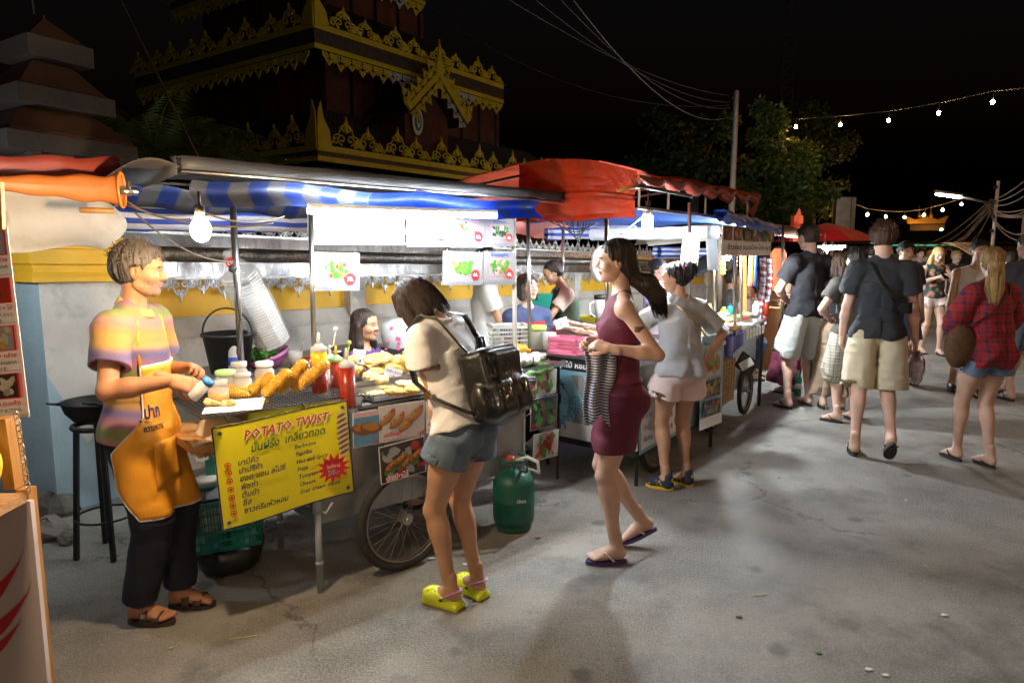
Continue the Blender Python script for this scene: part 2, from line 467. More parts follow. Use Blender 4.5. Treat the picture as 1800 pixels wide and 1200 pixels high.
M('pale_fret',(.45,.50,.46),.5,.1,var=.2,scale=6)
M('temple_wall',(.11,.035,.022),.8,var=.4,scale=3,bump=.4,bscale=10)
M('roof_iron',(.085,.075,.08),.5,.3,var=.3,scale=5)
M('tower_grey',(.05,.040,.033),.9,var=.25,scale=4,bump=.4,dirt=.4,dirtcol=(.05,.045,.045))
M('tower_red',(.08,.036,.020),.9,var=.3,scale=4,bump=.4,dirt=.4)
M('concrete_pole',(.45,.40,.35),.9,var=.2,scale=8,bump=.3)
M('wire',(.03,.03,.03),.6,var=0)
M('wire_tan',(.10,.075,.05),.6,var=0)
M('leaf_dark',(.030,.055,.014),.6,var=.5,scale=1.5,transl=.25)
M('leaf_lit',(.06,.105,.018),.55,var=.5,scale=2,transl=.3)  # brighter leaf colour with the festoon light partly put into it
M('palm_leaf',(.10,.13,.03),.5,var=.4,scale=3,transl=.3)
M('bark',(.10,.075,.05),.95,var=.3,scale=8,bump=.6)
M('rock',(.17,.15,.125),.9,var=.4,scale=8,bump=.8,bscale=14)
M('steel',(.50,.48,.45),.28,1.,var=.15,scale=20,bump=.1)
M('steel_dull',(.36,.36,.36),.42,.85,var=.25,scale=6,bump=.25,bscale=10,dirt=.25)
M('steel_paint',(.30,.33,.36),.5,.2,var=.15,scale=8,dirt=.3)
M('black_iron',(.025,.023,.022),.55,.5,var=.3,scale=12,bump=.3)
M('white_lamp',(1,1,1),.5,var=0,emit=(1.,.97,.92),estr=40)
M('black',(.012,.012,.013),.5,var=0)
M('black_gloss',(.012,.012,.014),.16,var=0,coat=.6)
def ground_mat():
 m=bpy.data.materials.new('asphalt');N,L=nt(m);b=N['Principled BSDF']
 tc=N.new('ShaderNodeTexCoord')
 def noise(sc,det=6,ro=.6,src=None):
  n=N.new('ShaderNodeTexNoise');n.inputs['Scale'].default_value=sc;n.inputs['Detail'].default_value=det;n.inputs['Roughness'].default_value=ro
  L.new(src or tc.outputs['Object'],n.inputs['Vector']);return n
 def ramp(src,a,b_,ca,cb):
  r=N.new('ShaderNodeValToRGB');r.color_ramp.elements[0].position=a;r.color_ramp.elements[1].position=b_
  r.color_ramp.elements[0].color=tuple(ca)+(1,);r.color_ramp.elements[1].color=tuple(cb)+(1,);L.new(src,r.inputs[0]);return r.outputs[0]
 def mix(f,a,b_,mode='MIX'):
  x=N.new('ShaderNodeMix');x.data_type='RGBA';x.blend_type=mode
  if isinstance(f,float):x.inputs['Factor'].default_value=f
  else:L.new(f,x.inputs['Factor'])
  for nm,q in(('A',a),('B',b_)):
   if isinstance(q,tuple):x.inputs[nm].default_value=q+(1,)
   else:L.new(q,x.inputs[nm])
  return x.outputs['Result']
 c=ramp(noise(.8,8,.65).outputs['Fac'],.36,.66,(.078,.073,.063),(.31,.285,.245))
 sp=noise(95,3,.8);c=mix(ramp(sp.outputs['Fac'],.42,.62,(0,0,0),(1,1,1)),c,mix(.7,c,(.36,.34,.30)))
 sp2=noise(140,2,.8);c=mix(ramp(sp2.outputs['Fac'],.58,.66,(0,0,0),(.8,.8,.8)),c,(.045,.043,.04))
 vo=N.new('ShaderNodeTexVoronoi');vo.inputs['Scale'].default_value=2.3;vo.inputs['Randomness'].default_value=1.
 wv=N.new('ShaderNodeVectorMath');wv.operation='MULTIPLY_ADD'
 wn=noise(7,4);L.new(wn.outputs['Color'],wv.inputs[0]);wv.inputs[1].default_value=(.10,.10,0);L.new(tc.outputs['Object'],wv.inputs[2])
 L.new(wv.outputs[0],vo.inputs['Vector'])
 c=mix(ramp(vo.outputs['Distance'],.075,.14,(.62,.62,.62),(0,0,0)),c,(.055,.052,.048))
 st=noise(1.7,8,.75);c=mix(ramp(st.outputs['Fac'],.50,.66,(0,0,0),(.7,.7,.7)),c,(.06,.056,.05))
 v2=N.new('ShaderNodeTexVoronoi');v2.feature='DISTANCE_TO_EDGE';v2.inputs['Scale'].default_value=.36
 w2=N.new('ShaderNodeVectorMath');w2.operation='MULTIPLY_ADD'
 n3=noise(1.9,9,.7);L.new(n3.outputs['Color'],w2.inputs[0]);w2.inputs[1].default_value=(.9,.9,0);L.new(tc.outputs['Object'],w2.inputs[2])
 L.new(w2.outputs[0],v2.inputs['Vector'])
 ck=ramp(v2.outputs['Distance'],.0018,.005,(1,1,1),(0,0,0))
 gate=ramp(noise(.9,3).outputs['Fac'],.44,.54,(0,0,0),(.8,.8,.8))
 ckm=mix(1.,ck,gate,'MULTIPLY')
 c=mix(ckm,c,(.03,.028,.026))
 L.new(c,b.inputs['Base Color'])
 b.inputs['Roughness'].default_value=.8
 L.new(ramp(st.outputs['Fac'],.4,.75,(.86,.86,.86),(.5,.5,.5)),b.inputs['Roughness'])
 bp=N.new('ShaderNodeBump');bp.inputs['Strength'].default_value=.55;bp.inputs['Distance'].default_value=.004
 ad=N.new('ShaderNodeMath');ad.operation='ADD';L.new(sp.outputs['Fac'],ad.inputs[0]);L.new(noise(30,4).outputs['Fac'],ad.inputs[1])
 sb=N.new('ShaderNodeMath');sb.operation='SUBTRACT';L.new(ad.outputs[0],sb.inputs[0]);L.new(ckm,sb.inputs[1])
 L.new(sb.outputs[0],bp.inputs['Height']);L.new(bp.outputs[0],b.inputs['Normal'])
 return m
MATS['asphalt']=ground_mat()
g=MB('asphalt');S_=160
g.grid(lambda a,b:((a-.5)*S_,(b-.3)*S_,0),8,8,False)
tag(g.build('ground',base=(0,0,0)),kind='structure')
W0=G(104,905);W0.z=0
U=V((.53,.848,0)).normalized();NN=V((U.y,-U.x,0))
def wp(t,n,z):return W0+U*t+NN*n+V((0,0,z-.022*t*min(1.,max(0.,(z-.2)))))
wall=thing('temple_wall','long white and yellow temple boundary wall with silver frieze behind the stalls','wall',wp(0,0,0))
def wbox(mb,t0,t1,n0,n1,z0,z1):
 vs=[wp(t,n,z)for z in(z0,z1)for n in(n0,n1)for t in(t0,t1)]
 mb.add(vs,[(0,2,3,1),(4,5,7,6),(0,1,5,4),(2,6,7,3),(0,4,6,2),(1,3,7,5)],False)
TE=27.
mb=MB('plaster_white');wbox(mb,.55,TE,-.42,-.10,-.02,1.03)
mb.build('wall_panel',wall)
mb=MB('plaster_ledge')
def prof(mb,pts,t0,t1):
 n=len(pts);vs=[wp(t,p[0],p[1])for t in(t0,t1)for p in pts]
 mb.add(vs,[(i,(i+1)%n,n+(i+1)%n,n+i)for i in range(n)]+[tuple(range(n))[::-1],tuple(range(n,2*n))],False)
prof(mb,[(-.40,1.032),(-.06,1.032),(-.06,1.06),(-.075,1.08),(-.12,1.18),(-.40,1.18)],.56,TE)
mb.build('ledge',wall)
mb=MB('plaster_yellow');wbox(mb,.56,TE,-.40,-.14,1.182,1.46);mb.build('yellow_band',wall)
for i in range(9):
 t=2.62+2.32*i
 mb=MB('plaster_white');wbox(mb,t,t+.2,-.38,-.055,1.085,1.459);wbox(mb,t+.02,t+.18,-.38,-.07,.0,1.03)
 mb.build('pilaster',wall)
def scroll(c,ux,uy,r,a0,turns,dirn=1,n=12,shrink=.25):
 return[V(c)+(V(ux)*math.cos(a0+dirn*turns*2*math.pi*k/n)+V(uy)*math.sin(a0+dirn*turns*2*math.pi*k/n))*(r*(1-(1-shrink)*k/n))for k in range(n+1)]
def fret_unit(mb,o,ux,uy,w,h,th,tip=True,seg=4):
 """one openwork motif standing on o (centre of its foot), spreading w and rising h"""
 ux=V(ux);uy=V(uy);nn=ux.cross(uy).normalized()
 def P(x,y):return V(o)+ux*(x*w)+uy*(y*h)
 for s in(-1,1):
  for(x,y,rr,a0,tn,dr)in((.155,.30,.25,-1.57,1.2,1),(.36,.20,.17,3.1,1.1,-1),(.085,.66,.15,2.3,1.05,-1)):
   r=rr*min(h,w*.62);mb.tube(scroll(P(s*x,y),ux*s,uy,r,a0,tn,dr,10),th,seg,False)
  mb.tube([P(s*.5,.10),P(s*.42,.42),P(s*.27,.46),P(s*.19,.72),P(s*.06,.84),P(0,1.0)],[th,th,th,th,th*.9,th*.5],seg,False)
 if tip:
  d=th*1.1
  mb.extr([P(0,.5)+nn*d,P(-.06,.78)+nn*d,P(0,1.14)+nn*d,P(.06,.78)+nn*d],-nn*2*d)
fm=MB('silver_fret')
t=.6;k=0
while t<14:
 h=.15 if k%2==0 else .10
 fret_unit(fm,wp(t,-.11,1.80),U,V((0,0,1)),.20,h,.007)
 hh=.16 if k%2==0 else .115
 fret_unit(fm,wp(t,-.085,1.475),U,V((0,0,-1)),.20,hh,.0075)
 fret_unit(fm,wp(t+.09,-.088,1.478),U,V((0,0,-1)),.13,.095,.006,False)
 t+=.18;k+=1
wbox(fm,.56,17,-.115,-.095,1.785,1.805);wbox(fm,.56,17,-.10,-.075,1.462,1.478)
fm.build('openwork_frieze',wall)
mb=MB('silver_band');prof(mb,[(-.12,1.48),(-.075,1.48),(-.085,1.585),(-.12,1.585)],.56,TE);prof(mb,[(-.16,1.70),(-.10,1.70),(-.11,1.784),(-.16,1.784)],.56,TE)
mb.build('metal_band',wall)
mb=MB('dark_carving');mb.tube([wp(t_,-.09,1.642)for t_ in(.56,TE)],.055,14);mb.build('carved_rail',wall)
mb=MB('plaster_yellow');wbox(mb,.56,TE,-.40,-.165,1.461,1.78);mb.build('upper_band',wall)
pil=thing('gate_pillar','pale blue and white wall pillar with yellow capital and tiered brick red roof','pillar',wp(0,0,0))
mb=MB('plaster_white')
prof(mb,[(-.42,-.02),(-.001,-.02),(-.001,1.455),(-.42,1.455)],.002,.545)
mb.mat('plaster_blue');vs=[wp(0,0,-.02),wp(0,-1.2,-.02),wp(0,-1.2,1.455),wp(0,0,1.455)];mb.add(vs,[(0,1,2,3)],False)
mb.add([wp(-.001,0,-.02),wp(.547,.002,-.02),wp(.547,.002,.62),wp(.40,.002,.56),wp(.2,.002,.42),wp(.07,.002,.75),wp(0,.002,.9)],[(0,1,2,3,4,5,6)],False)
mb.build('shaft',pil)
mb=MB('plaster_yellow')
def ring_mould(mb,prof_,t0,t1,n0,n1):
 """rectangular moulding around the block t0..t1, n0..n1; prof_: (overhang, z)"""
 R_=[]
 for o,z in prof_:R_.append([wp(t0-o,n1+o,z),wp(t1+o,n1+o,z),wp(t1+o,n0-o,z),wp(t0-o,n0-o,z)])
 vs=[p for r in R_ for p in r];n=len(R_)
 mb.add(vs,[(i*4+k,i*4+(k+1)%4,(i+1)*4+(k+1)%4,(i+1)*4+k)for i in range(n-1)for k in range(4)]+[(3,2,1,0),tuple((n-1)*4+k for k in range(4))],False)
ring_mould(mb,[(.02,1.456),(.055,1.46),(.055,1.49),(.035,1.52),(.04,1.56),(.06,1.572),(.06,1.66),(.02,1.665),(.02,1.74),(0,1.742)],0,.55,-.42,0)
mb.build('capital',pil)
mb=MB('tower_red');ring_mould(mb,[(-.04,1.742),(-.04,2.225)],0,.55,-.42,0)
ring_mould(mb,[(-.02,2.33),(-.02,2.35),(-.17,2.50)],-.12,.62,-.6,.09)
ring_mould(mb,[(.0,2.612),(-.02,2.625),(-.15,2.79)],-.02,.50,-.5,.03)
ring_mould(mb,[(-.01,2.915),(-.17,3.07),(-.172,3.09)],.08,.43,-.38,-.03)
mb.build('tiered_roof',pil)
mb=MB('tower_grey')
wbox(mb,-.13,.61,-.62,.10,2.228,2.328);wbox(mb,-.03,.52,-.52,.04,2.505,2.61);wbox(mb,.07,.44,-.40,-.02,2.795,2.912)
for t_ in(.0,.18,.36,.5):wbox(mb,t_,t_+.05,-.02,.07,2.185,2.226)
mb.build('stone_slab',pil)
mb=MB('black_iron');mb.tube([wp(.2,-.2,3.08),wp(.18,-.2,3.8)],.006,6);mb.build('rod',pil)
for i,(px,py,r,lb)in enumerate([(78,915,.12,'biggest dark rock at the foot of the pale blue pillar'),(60,960,.10,'flat slab of broken rock below the biggest rock by the pillar'),(100,965,.06,'small rock beside the flat slab near the fryer stool'),(300,935,.14,'broken paving slab behind the man in the orange apron'),(335,900,.09,'lump of rubble under the potato cart')]):
 c=G(px,py,0);mb=MB('rock');mb.sphere(c+V((0,.1,r*.5)),r,9,6,(1.3,.9,.75),Euler((.2,.1,i)).to_matrix(),.35)
 for f in range(len(mb.sm)):mb.sm[f]=False
 tag(mb.build('rock'),lb,'rock','rubble at the foot of the wall')
TC=D(560,300,14.);TC.z=0
TR=V((.574,.819,0)).normalized();TL_=V((-.819,.574,0)).normalized()
temple=thing('temple_hall','dark teak temple hall with tiered roofs edged in yellow gingerbread fretwork','temple',TC)
def tp(a,b,z):return TC+TR*a+TL_*b+V((0,0,z))
def tz(y,Y=14.):return CAMH+(440-y)/1200*Y
def eave(a0,b0,L1,L2,zb,zt,hcrest,hp,name,Lm=None,finial=.55):
 gm=MB('gold_paint')
 for(o,d,Ln,outn)in((tp(a0,b0,0),TR,L1,-TL_),(tp(a0,b0,0),TL_,L2,-TR)):
  up=V((0,0,1));zm=(zb+zt)/2
  gm.mat('gold_paint')
  gm.add([o+up*(zt-.12),o+d*Ln+up*(zt-.12),o+d*Ln+up*zt,o+up*zt],[(0,1,2,3)],False)
  gm.add([o+up*(zb),o+d*Ln+up*(zb),o+d*Ln+up*(zb+.10),o+up*(zb+.10)],[(0,1,2,3)],False)
  x=.35;k=0
  while x<Ln-.1:
   gm.mat('gold_paint')
   if k%5 in(1,3):fret_unit(gm,o+d*(x+.1)+up*zt,d,up,.74,hcrest*(1. if k%5==1 else .8),.024);fret_unit(gm,o+d*(x+.45)+up*zt,d,up,.3,hcrest*.4,.018,False)
   if hp:
    if d is TR and .30*Ln<x<.78*Ln:gm.mat('pale_fret')
    fret_unit(gm,o+d*x+up*zb,d,-up,.34,hp*(1. if k%2 else .8),.022,False)
    fret_unit(gm,o+d*(x+.15)+up*zb,d,-up,.26,hp*.6,.016,False)
   x+=.30;k+=1
  gm.mat('gold_paint')
  nd=outn*.03
  gm.extr([o+up*(zt-.1),o+d*.35+up*zt,o+d*.30+up*(zt+finial*.35),o+d*.16+up*(zt+finial*.6),o+d*.10+up*(zt+finial),o+d*.02+up*(zt+finial*.75),o+up*(zt+finial*.4)],nd)
 gm.build('fretwork',temple)
 m2=MB('dark_carving');m2.add([tp(a0,b0,zb+.10)+V((0,0,0)),tp(a0+L1,b0,zb+.10),tp(a0+L1,b0+.02,zt-.12),tp(a0,b0+.02,zt-.12)],[(0,1,2,3)],False)
 m2.add([tp(a0,b0+L2,zb+.10),tp(a0,b0,zb+.10),tp(a0+.02,b0,zt-.12),tp(a0+.02,b0+L2,zt-.12)],[(0,1,2,3)],False)
 m2.build('carved_fascia',temple)
def roof(a0,b0,L1,L2,z0,ins,z1):
 rm=MB('roof_iron');n=70
 def side(o0,d0,o1,d1,La,Lb):
  for i in range(n):
   f0,f1=i/n,(i+1)/n;r=.02
   def pt(f,s,h):return(o0+d0*(La*f))*(1-s)+(o1+d1*(Lb*f))*s+V((0,0,h))
   fm_=(f0+f1)/2
   rm.add([pt(f0,0,0),pt(fm_,0,r),pt(f1,0,0),pt(f0,1,0),pt(fm_,1,r),pt(f1,1,0)],[(0,1,4,3),(1,2,5,4)],False)
 side(tp(a0,b0,z0),TR,tp(a0+ins,b0+ins,z1),TR,L1,L1-2*ins)
 side(tp(a0,b0,z0),TL_,tp(a0+ins,b0+ins,z1),TL_,L2,L2-2*ins)
 rm.add([tp(a0+L1,b0,z0),tp(a0+L1-ins,b0+ins,z1),tp(a0+L1-ins,b0+L2,z1),tp(a0+L1,b0+L2,z0)],[(0,1,2,3)],False)
 rm.bar(tp(a0,b0,z0+.03),tp(a0+ins,b0+ins,z1+.05),.12,.1)
 rm.build('roof',temple)
def hall(a0,b0,L1,L2,z0,z1):
 w=MB('temple_wall')
 c=[tp(a0,b0,0),tp(a0+L1,b0,0),tp(a0+L1,b0+L2,0),tp(a0,b0+L2,0)]
 vs=[p+V((0,0,z))for z in(z0,z1)for p in c]
 w.add(vs,[(0,1,5,4),(1,2,6,5),(2,3,7,6),(3,0,4,7),(4,5,6,7)],False)
 w.mat('black_iron')
 for f in range(int(L1/.8)+1):w.bar(tp(a0+f*.8,b0-.02,z0),tp(a0+f*.8,b0-.02,z1),.07)
 for f in range(int(L2/.8)+1):w.bar(tp(a0-.02,b0+f*.8,z0),tp(a0-.02,b0+f*.8,z1),.07)
 w.build('wall',temple)
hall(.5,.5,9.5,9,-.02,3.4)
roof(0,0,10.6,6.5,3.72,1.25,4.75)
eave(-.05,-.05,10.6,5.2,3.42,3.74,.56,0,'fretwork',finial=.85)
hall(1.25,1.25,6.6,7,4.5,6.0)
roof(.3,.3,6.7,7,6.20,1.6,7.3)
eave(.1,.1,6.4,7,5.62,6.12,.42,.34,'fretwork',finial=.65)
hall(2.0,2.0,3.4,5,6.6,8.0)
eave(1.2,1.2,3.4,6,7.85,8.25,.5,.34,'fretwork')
dg_=MB('gold_paint');dc=3.36;bo=-.3
def gp(a,z,b=bo):return tp(a,b,z)
hw=1.05;zb_=4.78;za=5.73
for s in(-1,1):
 A_=gp(dc+s*hw,zb_);B_=gp(dc,za);d=(B_-A_).normalized();up=V((0,0,1));nrm=(up-d*up.dot(d)).normalized()
 dg_.mat('gold_paint');dg_.bar(A_,B_,.06,.13,up=nrm)
 n=5
 for i in range(n):
  o=A_+(B_-A_)*((i+.5)/n)
  dg_.mat('gold_paint');fret_unit(dg_,o+nrm*.05,d,nrm,.34,.40 if i in(0,4)else .28,.022)
  if s<0 or i>2:dg_.mat('gold_paint')
  else:dg_.mat('pale_fret')
  fret_unit(dg_,o-nrm*.09,d,-nrm,.30,.26,.020)
 dg_.mat('gold_paint');dg_.extr([A_,A_-d*.10+up*.12,A_-d*.02+up*.45,A_+d*.08+up*.12],NN*.03)
dg_.extr([gp(dc-.14,za),gp(dc+.14,za),gp(dc+.05,za+.4),gp(dc,za+.75),gp(dc-.05,za+.4)],NN*.04)
dg_.build('gable_fretwork',temple)
w=MB('temple_wall');w.extr([gp(dc-.75,3.9,.1),gp(dc+.75,3.9,.1),gp(dc+.75,4.85,.1),gp(dc,5.5,.1),gp(dc-.75,4.85,.1)],TL_*1.);w.build('gable_wall',temple)
w=MB('roof_iron')
for s in(-1,1):w.extr([gp(dc,za-.05),gp(dc+s*hw,zb_-.05),gp(dc+s*hw,zb_-.1),gp(dc,za-.1)],TL_*2.6)
w.build('gable_roof',temple)
M('plaque_white',(.7,.72,.68),.6);M('plaque_green',(.06,.22,.12),.6)
pq=MB('plaque_white');c=gp(dc-.42,4.62,.02)
for rx,rz,off,mt in((.18,.31,0,'plaque_white'),(.11,.22,.02,'plaque_green'),(.055,.15,.03,'plaque_white'),(.03,.05,.035,'plaque_green')):
 pq.mat(mt);pq.extr([c-TL_*off+TR*rx*math.cos(q*math.pi/10)+V((0,0,rz*math.sin(q*math.pi/10)))for q in range(20)],-TL_*.015)
tag(pq.build('oval_plaque'),'oval white and green plaque under the yellow gable of the temple','plaque')
def leaf_cloud(mb,c,rad,n,size,rs,elong=1.8,droop=.3):
 r0=random.Random(rs)
 for i in range(n):
  while True:
   p=V((r0.uniform(-1,1),r0.uniform(-1,1),r0.uniform(-1,1)))
   if .15<p.length<1:break
  q=V(c)+V((p.x*rad[0],p.y*rad[1],p.z*rad[2]))
  d=V((r0.gauss(0,1),r0.gauss(0,1),r0.gauss(-droop,.7))).normalized();s_=d.orthogonal().normalized()
  s_=Matrix.Rotation(r0.uniform(0,6.28),3,d)@s_;L=size*r0.uniform(.6,1.3);w_=L/elong*.5
  mb.add([q,q+d*L*.5+s_*w_,q+d*L,q+d*L*.5-s_*w_],[(0,1,2,3)],False)
def tree(name,base,hgt,crowns,label,leafmat,n,size,seed):
 base=V(base);t=thing(name,label,'tree',base,'trees behind the stalls')
 tm=MB('bark');top=base+V((.1,.1,hgt*.6))
 tm.tube([base-V((0,0,.1)),base+V((.1,0,hgt*.3)),top],[.22,.17,.11],8)
 for c,r in crowns:tm.tube([top-V((0,0,.5)),(top+V(c))/2+V((0,0,.2)),V(c)],[.09,.06,.02],6)
 tm.build('trunk',t)
 lm=MB(leafmat);r0=random.Random(seed)
 for c,r in crowns:
  for k in range(7):
   a=V(c)+V((r0.uniform(-.7,.7)*r[0],r0.uniform(-.7,.7)*r[1],r0.uniform(-.7,.7)*r[2]))
   leaf_cloud(lm,a,(r[0]*.42,r[1]*.42,r[2]*.36),n//7,size,r0.random())
 lm.build('crown',t);return t
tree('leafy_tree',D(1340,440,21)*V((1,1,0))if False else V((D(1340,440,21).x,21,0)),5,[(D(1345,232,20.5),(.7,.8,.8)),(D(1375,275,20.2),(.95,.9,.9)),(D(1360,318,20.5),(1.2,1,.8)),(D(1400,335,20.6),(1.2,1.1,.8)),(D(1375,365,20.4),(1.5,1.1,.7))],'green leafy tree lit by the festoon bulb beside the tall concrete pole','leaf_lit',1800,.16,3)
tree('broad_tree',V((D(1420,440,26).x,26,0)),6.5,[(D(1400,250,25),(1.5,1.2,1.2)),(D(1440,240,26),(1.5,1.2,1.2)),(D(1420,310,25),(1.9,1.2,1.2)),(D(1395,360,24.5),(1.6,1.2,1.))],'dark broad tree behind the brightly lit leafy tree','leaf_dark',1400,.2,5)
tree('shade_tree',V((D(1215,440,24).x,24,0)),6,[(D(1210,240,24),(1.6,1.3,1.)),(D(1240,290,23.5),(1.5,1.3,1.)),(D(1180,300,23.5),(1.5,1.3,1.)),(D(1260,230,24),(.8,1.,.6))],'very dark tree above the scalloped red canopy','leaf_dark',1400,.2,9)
def palm(base,h,n,L,label,seed,hang=1.):
 r0=random.Random(seed);t=thing('palm_tree',label,'palm',base,'palms between wall and temple');base=V(base)
 tm=MB('bark');tm.tube([base-V((0,0,.05)),base+V((0,0,h*.5)),base+V((.05,0,h))],[.09,.07,.06],8);tm.build('trunk',t)
 lm=MB('palm_leaf')
 for i in range(n):
  a=i*2.4+r0.uniform(-.3,.3);el=r0.uniform(.35,1.2);d=V((math.cos(a)*math.cos(el),math.sin(a)*math.cos(el),math.sin(el)))
  pts=[];p=base+V((.05,0,h));v=d.copy()
  for k in range(15):pts.append(p.copy());p=p+v*(L/14);v=(v+V((0,0,-.11*hang))).normalized()
  lm.tube(pts,[.014*(1-k/16)for k in range(15)],4,False)
  for k in range(1,15):
   tg=(pts[k]-pts[k-1]).normalized();sd=tg.cross(V((0,0,1))).normalized()
   for s in(-1,1):
    for q in(0,.5):
     o=pts[k-1].lerp(pts[k],q);ll=L*.24*math.sin(math.pi*min(1,(k+1.5)/16))+.05
     e=o+(tg*.45+sd*s*.75+V((0,0,-.55))).normalized()*ll;m_=o.lerp(e,.5)+V((0,0,.02));w_=tg*.014
     lm.add([o,m_+w_,e,m_-w_],[(0,1,2,3)],False)
 lm.build('fronds',t)
for i,(px,py,Y,L,lb)in enumerate([(262,300,7.6,1.1,'palm just right of the tiered pillar roof'),(340,310,8.2,1.0,'palm behind the slanting guy wire'),(425,320,9.4,.8,'low palm near the corner of the yellow temple eave')]):
 c=D(px,py,Y);palm((c.x,c.y,0),c.z+.12,15,L,lb,20+i)
def pole(px,Y,ytop,w,label,box=False,arms=True):
 b=V((D(px,440,Y).x,Y,0));z=D(px,ytop,Y).z;t=thing('utility_pole',label,'utility pole',b,'utility poles')
 m=MB('concrete_pole');m.tube([b-V((0,0,.1)),b+V((0,0,z))],[w*.7,w*.5],4);m.build('post',t)
 if arms:
  m=MB('black_iron')
  for k in range(4):m.cyl(b+V((-w*.9,0,z-.15-k*.35)),b+V((-w*.4,0,z-.15-k*.35)),.05,seg=6)
  m.build('insulators',t)
 if box:m=MB('steel_dull');m.box(b+V((.15,-.2,z-.55)),(.45,.2,1.0));m.box(b+V((.5,-.2,z-.6)),(.1,.12,1.1));m.build('equipment_box',t)
 return b+V((0,0,z))
p1=pole(1283,17,160,.13,'tallest concrete utility pole standing beside the lit leafy tree')
p2=pole(1462,22,345,.10,'short utility pole with an equipment box, left of the glowing tube light',True,False)
p2b=MB('steel_dull')
p3=pole(1744,17,318,.09,'utility pole where the tangled cables meet, behind the grey haired man')
p4=pole(1795,20,380,.10,'cut off utility pole at the far right of the picture',False,False)
def sag(a,b,s,n=14):return[V(a).lerp(V(b),k/n)-V((0,0,s*4*(k/n)*(1-k/n)))for k in range(n+1)]
def wire(a,b,s,r,label,mat='wire',grp='overhead wires'):
 m=MB(mat);m.tube(sag(a,b,s),r,5);return tag(m.build('overhead_wire'),label,'wire',grp)
wz=[((863,-20,9),(1283,168,17)),((905,-30,9),(1283,180,17)),((958,-30,9),(1283,190,17)),((985,-30,8),(1283,205,17)),((760,20,16),(1283,185,17))]
for i,(a,b)in enumerate(wz):wire(D(*a),D(*b),.25+.1*i,.009,'one of the bundle of dark wires running up from the tallest pole','wire_tan' if i==3 else 'wire')
wire(D(206,-10,7),D(352,285,6.0),0,.012,'straight guy wire slanting down past the palms','wire_tan')
wire(D(1405,345,20),D(1460,376,22),.1,.015,'short pale wire ending at the short pole with the box','wire_tan')
r0=random.Random(4)
for i in range(9):
 a=D(1850,275+16*i+r0.uniform(-8,8),13);b=D(1744,352+4*i,17)
 wire(a,b,r0.uniform(.1,.4),.013,'one of the tangled cables running right from the cable pole','wire_tan','tangled cables')
for i in range(9):
 b=D(1600+10*i,430+r0.uniform(-5,8),22);wire(D(1742,350+3*i,17),b,r0.uniform(.2,.6),.013,'one of the cables sagging down left from the cable pole','wire_tan','sagging cables')
b=D(1369,440,70);b.z=0;mst=MB('steel_paint');H_=30
for s in((-.6,0),(.6,0),(0,.9)):mst.tube([b+V((s[0],s[1],0)),b+V((s[0]*.8,s[1]*.8,H_))],.07,5)
for k in range(24):
 z=k*H_/24;mst.bar(b+V((-.58,0,z)),b+V((.58,0,z+1.2)),.05);mst.bar(b+V((.58,0,z)),b+V((-.58,0,z)),.05)
tag(mst.build('lattice_mast'),'thin lattice radio mast rising into the night sky','mast')
M('bulb_warm',(1,.7,.3),.5,var=0,emit=(1.,.45,.12),estr=260)
M('bulb_over',(1,.7,.3),.5,var=0,emit=(1.,.60,.32),estr=300)
M('bulb_glass',(1,.85,.6),.5,var=0,emit=(1.,.74,.46),estr=680)
M('tube_white',(1,1,1),.5,var=0,emit=(.88,.95,1.),estr=240)
M('tube_far',(1,1,1),.5,var=0,emit=(.85,.92,1.),estr=40)
M('tube_street',(1,1,1),.5,var=0,emit=(1.,.80,.66),estr=80)
M('cfl',(1,1,1),.5,var=0,emit=(.86,.95,1.),estr=1150)
M('socket',(.08,.06,.04),.6,var=0)
def bulb(name,p,r,label,mat,group=None,cord=.12,cat='light bulb'):
 p=V(p);t=thing(name,label,cat,p,group)
 m=MB(mat);m.sphere(p,r,10,7,(1,1,1.2));m.build('glass',t)
 m=MB('socket');m.cyl(p+V((0,0,r*1.15)),p+V((0,0,r*1.15+r*1.3)),r*.5,seg=8)
 if cord:m.tube([p+V((0,0,r*2.4)),p+V((0,0,r*2.4+cord))],.006,5)
 m.build('socket',t);return t
fest=[(1340,223,22.),(1399,223,20.6),(1477,219,18.9),(1562,212,17.2),(1650,199,15.7),(1745,180,14.3)]
names=['leftmost bulb of the upper festoon, in front of the lit tree','second bulb from the left on the upper festoon','third bulb from the left on the upper festoon','third bulb from the right on the upper festoon','second bulb from the right on the upper festoon','highest and rightmost bulb of the upper festoon in view']
pts=[D(1335,216,22.2)]
for i,(x,y,Y)in enumerate(fest):
 p=D(x,y,Y);bulb('festoon_bulb',p,.036,names[i],'bulb_warm','bulbs of the upper festoon',.1);pts.append(p+V((0,0,.22)))
pts.append(D(1830,152,13.2));
cont=[V((9.6,10.4,4.7)),V((8.6,8.2,4.5)),V((7.4,5.6,4.3)),V((5.9,3.0,4.2)),V((4.4,.4,4.15)),V((2.9,-2.2,4.3))]
for i,p in enumerate(cont):
 pts.append(p+V((0,0,.22)))
 bulb('festoon_bulb',p,.05,'added festoon bulb out of view above the street, lighting the scene from the front','bulb_over','added festoon bulbs out of view',.1)  # bulbs added along an unseen run of the cable for front light
m=MB('wire');m.tube(pts,.012,5);tag(m.build('festoon_cable'),'cable of the upper festoon rising toward the top right','cable')
low=[(1478,359),(1525,377),(1557,381),(1590,382),(1624,378),(1657,369),(1690,359)]
nm=['leftmost bulb of the low festoon beside the equipment box','second bulb from the left on the low festoon','third bulb from the left on the low festoon','middle bulb of the low festoon','bulb of the low festoon above the golden pagoda model','second bulb from the right on the low festoon','rightmost bulb of the low festoon under the tube light']
for i,(x,y)in enumerate(low):bulb('festoon_bulb',D(x,y,24+.2*i),.042,nm[i],'bulb_warm','bulbs of the low festoon',.1)
